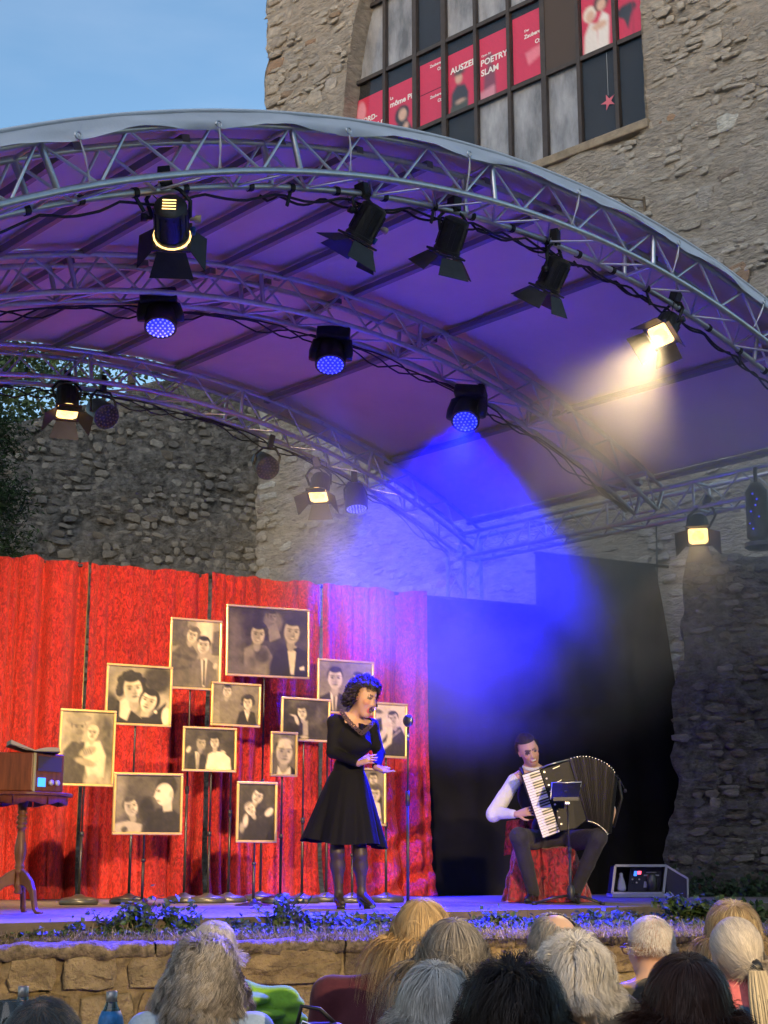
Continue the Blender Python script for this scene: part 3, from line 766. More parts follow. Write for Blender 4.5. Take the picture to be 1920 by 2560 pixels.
def fresnel(pbody, size, target, hook, label, lit=None, knob=True, doors=(35, 35, 35, 35), roll=0.0, power=0, spot=50, col=(1, .72, .36), slots=False, blend=.6):
    """pbody: housing centre; target: aim point; hook: point on the truss tube"""
    M = aim(pbody, target) @ Matrix.Rotation(roll, 4, 'Z'); k = size          # local -Z = beam
    t = thing('theatre_spotlight', label, 'spotlight', group='black theatre spotlights', M=M)
    b = MB(); b.lathe([(.10 * k, .20 * k), (.145 * k, .17 * k), (.15 * k, .10 * k), (.15 * k, -.16 * k), (.16 * k, -.165 * k), (.16 * k, -.2 * k), (.13 * k, -.2 * k)], n=18)
    b.build('housing', M_body, t, auto=40)
    b = MB()
    for q in range(14):
        a = 2 * math.pi * q / 14; b = MB(); b.box((math.cos(a) * .152 * k, math.sin(a) * .152 * k, 0), (.012 * k, .014 * k, .26 * k), Matrix.Rotation(a, 3, 'Z')); b.build('cooling_rib', M_body, t)
    if slots:
        for q in range(4):
            b = MB(); b.box((-.01 * k, (-.06 + q * .035) * k, .2025 * k), (.12 * k, .010 * k, .004 * k)); b.build('vent_slot', M_slot, t)
    b = MB(); b.lathe([(.125 * k, -.19 * k), (.09 * k, -.215 * k), (.0, -.225 * k)], n=18)
    b.build('lens', M_lens_on if lit else M_lens_off, t, smooth=True)
    if lit:
        b = MB(); b.lathe([(.150 * k, -.196 * k), (.172 * k, -.198 * k), (.172 * k, -.212 * k), (.150 * k, -.214 * k)], n=18); b.build('leaking_light_ring', M_slot, t, smooth=True)
    fr = MB(); h_, w_ = .172 * k, .03 * k; ring = [V((x_ * h_, y_ * h_, -.23 * k)) for x_, y_ in ((1, 1), (-1, 1), (-1, -1), (1, -1))]; rin = [v * .82 + V((0, 0, -.23 * k * .18)) for v in ring]
    vv = ring + rin + [v + V((0, 0, .022 * k)) for v in ring] + [v + V((0, 0, .022 * k)) for v in rin]
    fr.add(vv, [q_ for i_ in range(4) for j_ in [(i_ + 1) % 4] for q_ in ((i_, j_, 4 + j_, 4 + i_), (8 + i_, 8 + j_, 12 + j_, 12 + i_), (i_, j_, 8 + j_, 8 + i_), (4 + i_, 4 + j_, 12 + j_, 12 + i_))])
    dfr = fr.build('door_frame', M_door, t)
    for q, op in enumerate(doors):
        a = q * math.pi / 2; w0, w1, L = .13 * k, .20 * k, .24 * k; ang = R_(op)
        out = V((math.cos(a), math.sin(a), 0)); sd = V((-math.sin(a), math.cos(a), 0))
        p0 = out * .16 * k + V((0, 0, -.245 * k)); d = (out * math.sin(ang) + V((0, 0, -1)) * math.cos(ang)) * L
        nrm = d.cross(sd).normalized() * .004
        b = MB(); b.prism([p0 - sd * w0, p0 + sd * w0, p0 + d + sd * w1, p0 + d - sd * w1], nrm); b.build('barn_door', M_door, dfr)
    # yoke, clamp
    hl = M.inverted() @ V(hook); side = V((1, 0, 0)); ce = V((0, 0, .02 * k))
    top = hl.lerp(ce, .28)
    for sx in ((1, -1) if knob != 'one' else (1,)):
        q0 = ce + side * sx * .165 * k
        b = MB(); b.tube([q0, q0 + (top - ce) * .55 + side * sx * .03 * k, top + side * sx * .12 * k + (ce - top) * .12, top + side * sx * .05 * k, top], .0135 * k / .7, 8); b.build('yoke', M_black, t, smooth=True)
    b = MB(); b.box(top + (hl - top) * .25, (.11 * k, .11 * k, .07 * k), Matrix.Rotation(.3, 3, 'Z')); b.build('connector', M_box, t, bevel=.004)
    b = MB(); b.bar(top, hl + (hl - top).normalized() * .03, .085, .075, V((1, .2, 0))); b.build('clamp', M_box, t, bevel=.006)
    if knob:
        for sx in (1, -1):
            q0 = ce + side * sx * .165 * k
            b = MB(); b.tube([q0, q0 + side * sx * .035 * k, q0 + side * sx * .05 * k, q0 + side * sx * .10 * k], [.018 * k, .018 * k, .035 * k, .04 * k], 10); b.build('tilt_knob', M_knob if sx > 0 else M_black, t, smooth=True)
        q0 = ce + side * .19 * k + V((0, 0, -.12 * k))
        b = MB(); b.tube([q0, q0 + V((0, 0, -.07 * k))], [.028 * k, .022 * k], 10); b.build('blue_plug', M_blue, t, smooth=True)
    # safety wire
    b = MB(); m_ = (hl + ce) / 2 + V((-.16 * k, .1, 0)); b.tube([hl, m_ + (hl - ce) * .15, m_ - (hl - ce) * .25, ce + V((-.1 * k, .1 * k, .1 * k))], .003, 4); b.build('safety_wire', M_cable, t)
    if lit and power:
        l = bpy.data.lights.new('lamp_light', 'SPOT'); l.energy = power; l.color = col; l.spot_size = R_(spot); l.spot_blend = blend; l.shadow_soft_size = .06
        o = link(bpy.data.objects.new('lamp_light', l)); o.parent = t; o.location = (0, 0, -.26 * k)
    return t
def led_mover(phead, target, hook, label, r=.14, on=True, power=0, spot=35, base=True, col=(.0004, .001, 1)):
    M = aim(phead, target); t = thing('led_moving_light', label, 'stage light', group='round LED stage lights', M=M)
    b = MB(); b.lathe([(r * .55, .22), (r * .8, .2), (r * 1.0, .06), (r * 1.06, -.06), (r * 1.06, -.085), (r * .97, -.085)], n=22); b.build('head', M_body, t, auto=40)
    b = MB(); b.lathe([(r * .97, -.075), (r * .9, -.085), (0, -.088)], n=22); b.build('lens_face', M_ledblue if on else M_ledface, t, smooth=True)
    n_ = 0
    for ring, cnt in ((0, 1), (.3, 6), (.58, 12), (.84, 18)):
        for q in range(cnt):
            a = 2 * math.pi * q / cnt
            b = MB(); b.lathe([(r * .075, -.084), (r * .06, -.0925), (0, -.094)], (math.cos(a) * ring * r, math.sin(a) * ring * r, 0), n=7); b.build('led', M_leddot if on else M_ledoff, t)
    hl = M.inverted() @ V(hook)
    side = V((1, 0, 0)); top = hl * .62
    for sx in (1, -1):
        q0 = side * sx * r * 1.12; b = MB()
        if base: b.tube([q0 + hl * -.05, q0 + hl * .2, side * sx * r * 1.05 + top * .85, side * sx * r * .5 + top], [.05, .055, .05, .04], 8); b.build('yoke_arm', M_body, t, smooth=True)
        else: b.tube([q0, q0 + top * .6, side * sx * r * .6 + top, top], .013, 8); b.build('yoke_arm', M_black, t, smooth=True)
    if base:
        b = MB(); b.bar(top * .97, top * 1.0 + hl.normalized() * .11, .30, .20, V((1, 0, 0)).cross(hl)); b.build('base_box', M_body, t, bevel=.02)
    for sx in ((-.09, .09) if base else (0,)):
        b = MB(); b.bar(top + side * sx, hl + side * sx + hl.normalized() * .03, .06, .05, V((1, 0, 0)).cross(hl)); b.build('clamp', M_box, t, bevel=.006)
    if power:
        l = bpy.data.lights.new('lamp_light', 'SPOT'); l.energy = power; l.color = col; l.spot_size = R_(spot); l.spot_blend = 1.0; l.shadow_soft_size = .08
        o = link(bpy.data.objects.new('lamp_light', l)); o.parent = t; o.location = (0, 0, -.13)
    return t
def fa(px, py, da=0.0): return PP(px, py, SA(0, A0 + TW + da), A)
def ma(px, py, da=0.0): return PP(px, py, SA(0, A1 + da), A)
def ra(px, py, da=0.0): return PP(px, py, SA(0, A2 + da), A)
CURT = CP(1.9, 1.2)
fresnel(fa(428, 550), .68, CP(2.0, 1.5), fa(410, 432), 'lit black spotlight with glowing rim at the left of the front truss', True, True, (35, 30, 40, 35), roll=R_(0), power=1700, spot=62, slots=True, blend=.8)
fresnel(fa(918, 555), .64, SA(-2.2, 2.2, 0), fa(906, 470), 'unlit black spotlight, second from the left on the front truss', None, True, (25, 40, 60, 40), roll=R_(-20))
fresnel(fa(1130, 588), .64, SA(.2, 2.6, 0), fa(1136, 505), 'unlit black spotlight, third along the front truss, without a cream knob', None, False, (40, 40, 45, 45))
fresnel(fa(1385, 684), .64, SA(.6, 2.6, 0), fa(1385, 585), 'unlit black spotlight, fourth along the front truss, with blue plug', None, True, (40, 40, 40, 40), roll=R_(15))
fresnel(fa(1665, 818), .66, PP(1330, 1330, SA(0, -1.25), A), fa(1690, 738), 'lit black spotlight pouring a yellow beam at the right of the front truss', True, True, (42, 35, 40, 42), power=800, spot=56, roll=R_(-10), blend=1.0)
rl = SA(1.5, .3, .9)
fresnel(ra(168, 1000), .72, SA(-1.3, 2.6, 0), ra(166, 935), 'lit warm spotlight hanging beside the sky at the left of the rear truss', True, False, (42, 35, 40, 42), power=120, spot=70)
led_mover(ra(258, 1035), SA(-.4, -3.5, -.5), ra(258, 945), 'unlit round LED lamp next to the warm spotlight on the rear truss', .125, False, base=False)
led_mover(ra(664, 1165), SA(-.4, -3.5, -.9), ra(680, 1095), 'unlit round LED lamp in the middle of the rear truss', .125, False, base=False)
fresnel(ra(800, 1215), .72, SA(.6, 2.8, 0), ra(790, 1150), 'lit spotlight in the blue smoke on the rear truss', True, False, (42, 35, 40, 42), power=120, spot=70)
led_mover(ma(402, 800), PZ(330, 2296, ZS), ma(395, 735), 'blue LED moving light at the left of the middle truss, seen from the side', .125, True, 260, 46)
led_mover(ma(826, 895), PZ(820, 2284, ZS), ma(835, 825), 'blue LED moving light in the centre of the middle truss', .13, True, 420, 46)
led_mover(ma(1165, 1040), PZ(985, 2282, ZS), ma(1180, 970), 'blue LED moving light at the right of the middle truss, above the beam', .13, True, 20000, 64)
led_mover(ra(890, 1255), CP(3.75, .3, .9), ra(885, 1180), 'blue LED lamp pointing straight down, lost in the blue smoke on the rear truss', .125, True, 3000, 80, base=False)
# side truss
sp_ = PP(1745, 1320, SA(SR, 0), S)
fresnel(sp_, .72, SA(3.0, -.3, 1.2), PP(1770, 1245, SA(SR, 0), S), 'lit spotlight with orange glowing barn door under the side truss', True, False, (42, 40, 40, 42), power=40, spot=60)

# front-of-house spotlights on a tall stand beside the audience, out of the picture on the right
FH = V((4.6, -1.2, 0)); t = thing('lighting_stand', 'tall black tripod lighting stand beside the audience, outside the picture', 'stand', FH)
b = MB(); b.tube([FH + UP * .1, FH + UP * 4.3], .022, 10); b.build('mast', M_black, t, smooth=True)
for a_ in (0, 2.1, 4.2):
    b = MB(); b.tube([FH + UP * .9, FH + V((math.cos(a_) * .6, math.sin(a_) * .6, .015))], .014, 8); b.build('leg', M_black, t, smooth=True)
b = MB(); b.tube([FH + V((-.5, .05, 4.3)), FH + V((.5, -.05, 4.3))], .024, 10); b.build('crossbar', M_black, t, smooth=True)
fresnel(FH + V((-.4, .04, 4.08)), .72, V((-.2, 9.0, .9)), FH + V((-.4, .04, 4.3)), 'front of house spotlight aimed at the low wall, left on its stand', True, False, (40, 40, 40, -38), power=3600, spot=32, blend=.7)
fresnel(FH + V((.4, -.04, 4.08)), .72, V((.62, 12.5, 2.0)), FH + V((.4, -.04, 4.3)), 'front of house spotlight aimed at the performers, right on its stand', True, False, (40, 40, 40, 40), power=3000, spot=20, blend=.7)
# hanging fixture at the right edge below the side truss
hp_ = PP(1895, 1300, SA(SR - .1, 0), S)
t = thing('hanging_led_cluster', 'dark hanging lamp with small blue lights at the right edge', 'stage light', hp_)
b = MB(); b.tube([hp_ + UP * .38, hp_ + UP * .30, hp_ - UP * .18, hp_ - UP * .22], [.06, .11, .12, .07], 14); b.build('housing', M_ledface, t, smooth=True)
b = MB(); b.lathe([(.12, -.3), (.15, -.28), (.15, -.24), (.05, -.22)], hp_, 16); b.build('lower_tray', M_body, t, auto=40)
b = MB(); b.tube([hp_ + UP * .38, hp_ + UP * .55], .02, 8); b.build('hanger', M_black, t)
for k in range(7):
    a = -2.2 + rng.uniform(-.5, .5); z_ = .25 - k * .06
    b = MB(); p = hp_ + V((math.cos(a) * .115, math.sin(a) * .115, z_)); b.lathe([(0, -.012), (.012, 0), (0, .012)], p, 8); b.build('blue_light', M_ledblue, t, smooth=True)
# ================================================================== PICTURES (flat prints painted as colour values on a fine grid)
class Pic:
    def __init__(s, w, h, bg=.3, res=.0085):
        s.w, s.h = w, h; s.nx = max(24, int(w / res)); s.ny = max(24, int(h / res)); s.asp = w / h
        x = (np.arange(s.nx) + .5) / s.nx; y = (np.arange(s.ny) + .5) / s.ny
        s.X, s.Y = np.meshgrid(x * s.asp, y); s.a = np.full((s.ny, s.nx), bg, float); s.px = 1.0 / s.ny
        s.rs = np.random.RandomState(int(w * 997) + int(h * 991))
    def _mix(s, d, val, soft):
        k = np.clip(.5 - d / max(soft, s.px), 0, 1); s.a = s.a * (1 - k) + val * k; return s
    def ell(s, cx, cy, rx, ry, val, rot=0, soft=0.0):
        c, n = math.cos(rot), math.sin(rot); X = s.X - cx * s.asp; Y = s.Y - cy
        u = (X * c + Y * n) / rx; v = (-X * n + Y * c) / ry
        return s._mix((np.sqrt(u * u + v * v + 1e-9) - 1) * min(rx, ry), val, soft)
    def poly(s, pts, val, soft=0.0):
        P = [(x * s.asp, y) for x, y in pts]; ins = np.zeros_like(s.X, bool); dm = np.full_like(s.X, 9.)
        for i in range(len(P)):
            (x0, y0), (x1, y1) = P[i - 1], P[i]
            with np.errstate(divide='ignore', invalid='ignore'):
                ins ^= ((y0 > s.Y) != (y1 > s.Y)) & (s.X < (x1 - x0) * (s.Y - y0) / (y1 - y0 + 1e-12) + x0)
            dx, dy = x1 - x0, y1 - y0; t = np.clip(((s.X - x0) * dx + (s.Y - y0) * dy) / (dx * dx + dy * dy + 1e-12), 0, 1)
            dm = np.minimum(dm, np.hypot(s.X - x0 - t * dx, s.Y - y0 - t * dy))
        return s._mix(np.where(ins, -dm, dm), val, soft)
    def line(s, p, q, wd, val):
        return s.poly([(p[0], p[1] - wd), (q[0], q[1] - wd), (q[0], q[1] + wd), (p[0], p[1] + wd)], val)
    def mottle(s, amt, k=6):
        g = s.rs.rand(k + 2, k + 2); yi = np.linspace(0, k, s.ny); xi = np.linspace(0, k, s.nx)
        y0 = yi.astype(int); x0 = xi.astype(int); fy = (yi - y0)[:, None]; fx = (xi - x0)[None]
        n = g[y0][:, x0] * (1 - fy) * (1 - fx) + g[y0 + 1][:, x0] * fy * (1 - fx) + g[y0][:, x0 + 1] * (1 - fy) * fx + g[y0 + 1][:, x0 + 1] * fy * fx
        s.a += (n - .5) * amt; return s
    def face(s, cx, cy, r, turn=0.0, tilt=0.0, hair=.08, style='short', smile=False, skin=.82, beard=0):
        """r: half height of the face in picture heights; turn -1..1"""
        A_ = s.asp; rx = r * .74
        def at(u, v):
            c, n = math.cos(tilt), math.sin(tilt); return (cx + (u * c - v * n) * r / A_, cy + (u * n + v * c) * r)
        s.ell(*at(-turn * .1, 1.15), r * .38, r * .6, skin * .72, tilt, r * .1)                         # neck
        if style == 'curly':
            for k in range(26):
                a = math.pi * (1.0 + k / 25) + s.rs.uniform(-.1, .1); q = 1.02 + s.rs.uniform(-.08, .15)
                s.ell(*at(math.cos(a) * q * .9 - turn * .25, math.sin(a) * q - .12 + (.25 if k in (0, 1, 24, 25) else 0)), r * .3, r * .27, hair + s.rs.uniform(0, .12), 0, r * .05)
            s.ell(*at(-turn * .3, -.35), r * .95, r * .75, hair + .05, tilt)
        elif style == 'bob':
            s.ell(*at(-turn * .2, -.15), r * 1.0, r * 1.05, hair, tilt, r * .1)
        else:
            s.ell(*at(-turn * .28, -.32), r * .83, r * .78, hair, tilt, r * .06)
        s.ell(*at(-turn * .75 * .74, .05), r * .16, r * .26, skin * .8, tilt)                            # ear
        s.ell(*at(0, 0), rx, r, skin, tilt, r * .12)
        s.ell(*at(-turn * .55, .12), rx * .5, r * .8, skin * .74, tilt, r * .45)                          # shaded cheek
        s.ell(*at(turn * .08, -.86), rx * .85, r * .3, hair, tilt, r * .1)                                # hairline
        for e in (-1, 1):
            ex = e * .33 + turn * .2
            s.ell(*at(ex, -.08), r * .17, r * .085, skin * .55, tilt, r * .08); s.ell(*at(ex, -.07), r * .09, r * .06, .08, tilt, r * .03)
            s.ell(*at(ex, -.27), r * .21, r * .045, .16, tilt - e * .1, r * .03)
        s.ell(*at(turn * .34 + .04, .18), r * .09, r * .25, skin * .68, tilt, r * .1); s.ell(*at(turn * .32, .34), r * .17, r * .06, skin * .5, tilt, r * .06)
        if smile:
            s.ell(*at(turn * .26, .58), r * .3, r * .11, .25, tilt, r * .04); s.ell(*at(turn * .26, .56), r * .24, r * .06, .95, tilt, r * .03)
        else: s.ell(*at(turn * .26, .58), r * .24, r * .07, .28, tilt, r * .05)
        if beard: s.ell(*at(turn * .2, .62), r * .5, r * .3, beard, tilt, r * .3)
        return s
    def suit(s, cx, top, wid, val=.09, shirt=.85, tie=.1, bottom=1.05, bow=False):
        A_ = s.asp; w = wid / A_
        s.poly([(cx - w * .28, top), (cx - w * .85, top + .10), (cx - w, top + .3), (cx - w * 1.05, bottom), (cx + w * 1.05, bottom), (cx + w, top + .3), (cx + w * .85, top + .10), (cx + w * .28, top)], val, .015)
        if shirt: s.poly([(cx - w * .24, top - .01), (cx + w * .24, top - .01), (cx + w * .1, top + .42), (cx - w * .06, top + .42)], shirt)
        if bow: s.poly([(cx - w * .3, top + .0), (cx, top + .035), (cx + w * .3, top), (cx + w * .3, top + .08), (cx, top + .045), (cx - w * .3, top + .08)], .05)
        elif tie is not None: s.poly([(cx - w * .06, top + .02), (cx + w * .08, top + .02), (cx + w * .1, top + .4), (cx - w * .04, top + .4)], tie)
        s.line((cx - w * .6, top + .14), (cx - w * .2, top + .5), .006, val + .08); return s
    def cols(s, lo, hi):
        v = np.clip(s.a + s.rs.normal(0, .012, s.a.shape), 0, 1)[..., None] ** 1.9; return np.array(lo) * (1 - v) + np.array(hi) * v
def print_mesh(pic, o, u, up, nrm, w, h, m, parent, name='print', lo=(.012, .009, .007), hi=(.62, .50, .29)):
    """a fine grid with corner o (top left), axes u (right), up"""
    nx, ny = pic.nx, pic.ny; c = pic.cols(lo, hi) if pic.__class__ is Pic else pic.rgb
    gx = np.linspace(0, 1, nx + 1); gy = np.linspace(0, 1, ny + 1); X, Y = np.meshgrid(gx, gy)
    o = np.array(o); u = np.array(u); up = np.array(up)
    v = o + X[..., None] * u * w - Y[..., None] * up * h
    cp = np.pad(c, ((0, 1), (0, 1), (0, 0)), mode='edge'); cp[1:, 1:] = (cp[1:, 1:] + np.pad(c, ((1, 0), (1, 0), (0, 0)), mode='edge')[1:, 1:]) / 2
    idx = np.arange((nx + 1) * (ny + 1)).reshape(ny + 1, nx + 1)
    f = np.stack([idx[:-1, :-1], idx[1:, :-1], idx[1:, 1:], idx[:-1, 1:]], -1).reshape(-1, 4)
    return npmesh(name, v.reshape(-1, 3), f, m, parent, cp.reshape(-1, 3), smooth=False)
M_print = mat('photo_print', rough=.45, attr=True, spec=.3)
M_gold = mat('gold_frame', (.72, .47, .17), .32, metal=.75, noise=(10, .15))
M_backb = mat('frame_backing', (.10, .07, .045), .8)
M_stand = mat('stand_pole', (.045, .038, .035), .35, metal=.6)
M_sbase = mat('stand_base', (.10, .095, .085), .35, metal=.5, noise=(20, .2))
def draw(k, P):
    A_ = P.asp
    if k == 'gala':
        P.mottle(.14); P.ell(.05, .6, .2, .55, .3, 0, .1); P.ell(.56, .2, .16, .17, .38, 0, .05); P.face(.55, .12, .085, .5, 0, .1, skin=.5); P.poly([(.47, .3), (.6, .2), (.66, .42), (.52, .5)], .48)
        P.poly([(.20, .62), (.30, .55), (.48, .56), (.56, .72), (.62, .95), (.6, 1.02), (.2, 1.02)], .42, .02); P.ell(.42, .7, .12, .12, .22, 0, .06); P.ell(.3, .85, .06, .12, .3, 0, .05); P.ell(.55, .86, .05, .16, .26, .3, .05)
        P.face(.37, .40, .145, .3, .05, .06, 'curly', True, .72); P.suit(.80, .55, .34, .05, .82, None, bow=True); P.face(.80, .33, .17, .45, .05, .05, smile=True, skin=.78); P.poly([(.90, .86), (.96, .83), (.96, .9), (.9, .9)], .9)
        P.ell(.1, .95, .3, .1, .35, 0, .06)
    elif k == 'hug':
        P.a += .38; P.mottle(.25, 4); P.poly([(.0, .0), (.32, .0), (.3, .35), (0, .4)], .3); P.poly([(.84, .15), (1, .12), (1, .5), (.84, .5)], .3); P.poly([(.5, 0), (.85, 0), (.85, .3), (.5, .2)], .85, .05)
        P.poly([(.0, .5), (.22, .34), (.42, .36), (.55, .5), (.5, .62), (.45, 1.05), (-.05, 1.05)], .32, .02); P.ell(.25, .55, .22, .03, .22, .2, .03); P.ell(.2, .72, .2, .025, .22, -.2, .03)
        P.suit(.68, .56, .22, .36, .88, .15); P.face(.42, .22, .105, .2, .25, .3, 'curly', True, .86); P.face(.66, .36, .125, -.1, .1, .06, smile=True, skin=.85); P.ell(.92, .66, .03, .05, .75, .4)
    elif k == 'cheeks':
        P.a += .4; P.mottle(.3, 5); P.ell(.8, .2, .25, .25, .15, 0, .1); P.ell(.05, .8, .14, .3, .15, 0, .05); P.poly([(.15, .6), (.35, .75), (.6, .95), (.95, .6), (.9, 1.05), (.1, 1.05)], .05)
        P.poly([(.2, .62), (.34, .5), (.4, .7), (.32, .96), (.2, .9)], .85, .02); P.face(.40, .40, .23, .35, -.15, .04, 'curly', skin=.86); P.face(.66, .60, .195, -.3, .3, .03, 'bob', skin=.92); P.ell(.78, .78, .03, .03, .95); P.ell(.95, .85, .08, .16, .9, 0, .02); P.poly([(.55, .88), (.75, .88), (.72, 1.02), (.58, 1.02)], .06)
    elif k == 'baby':
        P.a += .45; P.mottle(.25, 5); P.ell(.86, .4, .2, .4, .3, 0, .15); P.mottle(.2, 14); P.poly([(.05, .55), (.2, .42), (.45, .42), (.5, .7), (.45, 1.03), (-.02, 1.03)], .22, .02); P.face(.33, .22, .125, .2, -.05, .3, skin=.62, beard=.4); P.ell(.32, .11, .19, .055, .5, -.15, .01)
        P.poly([(.48, .42), (.75, .40), (.88, .6), (.85, .9), (.55, .92), (.42, .6)], .86, .03); P.face(.60, .29, .10, -.2, .1, .8, skin=.9); P.ell(.52, .55, .13, .06, .62, -.4, .02); P.ell(.48, .70, .16, .05, .6, .25, .02)
        for q in range(4): P.line((.42 + q * .045, .52), (.46 + q * .045, .58), .008, .3)
        P.ell(.62, .95, .07, .1, .7, .6, .02)
    elif k == 'laugh':
        P.a += .25; P.mottle(.12); P.poly([(.1, .5), (.25, .36), (.5, .42), (.55, 1.03), (.1, 1.03)], .4, .02); P.poly([(0, .5), (.14, .42), (.16, 1.03), (0, 1.03)], .5); P.face(.30, .17, .15, .3, .05, .06, smile=True); P.poly([(.5, 1.03), (.58, .68), (.72, .6), (.92, .68), (.98, 1.03)], .07, .02); P.poly([(.68, .62), (.82, .62), (.76, .9)], .9); P.face(.76, .44, .155, -.1, 0, .06, 'curly', True, .9)
    elif k == 'beret':
        P.mottle(.15); P.ell(.15, .45, .1, .3, .2, 0, .1); P.suit(.26, .58, .26, .08, .85, .4); P.face(.33, .36, .155, .4, .1, .25, skin=.66, beard=.5); P.poly([(.42, 1.03), (.48, .62), (.6, .54), (.78, .56), (.92, .7), (.95, 1.03)], .9, .02); P.face(.60, .32, .15, -.1, -.05, .06, 'bob', skin=.84); P.ell(.60, .14, .2, .085, .06, -.05); P.ell(.08, .52, .05, .09, .8, .5, .02); P.ell(.78, .55, .07, .03, .75, .3)
    elif k == 'pensive':
        P.mottle(.25, 5); P.poly([(.0, .95), (.12, .6), (.35, .62), (.5, .8), (.8, .7), (.95, 1.05), (0, 1.05)], .13, .05); P.face(.42, .32, .165, -.3, -.1, .1, 'short', skin=.88); P.ell(.30, .52, .05, .13, .85, -.4, .02); P.ell(.22, .41, .08, .02, .85, .2); P.poly([(.44, .55), (.55, .52), (.56, .9), (.45, .92)], .62, .02); P.ell(.62, .2, .16, .2, .12, 0, .08); P.ell(.48, .95, .12, .04, .75)
    elif k == 'man':
        P.a += .2; P.mottle(.2, 3); P.poly([(.1, 1.05), (.3, .82), (.5, .9), (.85, .8), (1, .9), (1, 1.05)], .12); P.poly([(.25, .8), (.5, .95), (.8, .8), (.82, 1.02), (.2, 1.02)], .92, .02); P.face(.52, .45, .30, .3, .03, .1, skin=.80); P.ell(.55, .2, .2, .1, .8, 0, .05)
    elif k == 'twomen':
        P.a += .28; P.mottle(.15, 3); P.suit(.28, .62, .36, .1, .85, .3); P.face(.30, .34, .21, .1, 0, .07, skin=.80); P.suit(.8, .66, .3, .09, .8, .2); P.face(.74, .36, .16, -.3, 0, .06); P.ell(.58, .68, .05, .05, .7)
    elif k == 'guitar':
        P.a += .62; P.mottle(.15, 3); P.poly([(.1, 1.05), (.25, .7), (.55, .45), (.85, .42), (1, .6), (1, 1.05)], .13, .02); P.poly([(.45, .45), (.6, .42), (.55, .75), (.35, .85)], .8); P.face(.60, .27, .14, -.2, -.2, .06, smile=True, skin=.85); P.poly([(0, .3), (.2, .26), (.25, .5), (.1, .58), (0, .55)], .14); P.line((.15, .85), (.85, .48), .012, .85); P.ell(.3, .82, .12, .05, .78, -.6, .02); P.ell(.1, .14, .1, .04, .3, .2, .03)
    elif k == 'profile':
        P.a += .12; P.mottle(.18, 3); P.ell(.05, .35, .12, .5, .5, 0, .12); P.poly([(.42, 1.05), (.52, .72), (.66, .58), (.88, .58), (1.0, .7), (1, 1.05)], .09, .03); P.ell(.48, .6, .14, .22, .10, 0, .05); P.poly([(.72, .42), (.86, .36), (.88, .62), (.74, .64)], .78, .02)
        P.ell(.78, .22, .2, .24, .12, .3, .02); P.ell(.75, .33, .17, .2, .86, .15, .02); P.poly([(.62, .28), (.585, .38), (.63, .40)], .86); P.ell(.86, .33, .035, .06, .7); P.ell(.66, .27, .03, .02, .15); P.ell(.65, .45, .04, .015, .3); P.face(.24, .56, .16, .5, -.25, .25, 'short', True, .88); P.poly([(.0, .85), (.2, .8), (.42, .86), (.4, 1.02), (0, 1.02)], .75, .02); P.ell(.15, .95, .06, .05, .3)
    elif k == 'embrace':
        P.mottle(.1); P.poly([(.1, 1.05), (.25, .6), (.5, .42), (.85, .45), (1, .7), (1, 1.05)], .07, .02); P.face(.52, .22, .13, -.3, .45, .1, skin=.84); P.face(.33, .45, .115, .3, -.5, .55, skin=.9); P.ell(.85, .5, .10, .06, .82, -.7, .02); P.ell(.2, .66, .05, .12, .78, .1, .02); P.ell(.1, .78, .05, .09, .6, 0, .03); P.line((.35, .7), (.7, .55), .008, .2)
    elif k == 'trio':
        P.a += .3; P.mottle(.2, 4); P.face(.62, .16, .11, .1, 0, .08, skin=.88); P.poly([(.3, .4), (.5, .28), (.9, .3), (1, 1.05), (.2, 1.05)], .1); P.face(.68, .45, .14, -.1, .05, .25, 'curly', True, .86); P.poly([(.55, .62), (.85, .6), (.95, 1.05), (.5, 1.05)], .88); P.poly([(.6, .92), (.9, .9), (.9, 1.05), (.6, 1.05)], .3, .03); P.face(.25, .3, .12, .2, 0, .1)
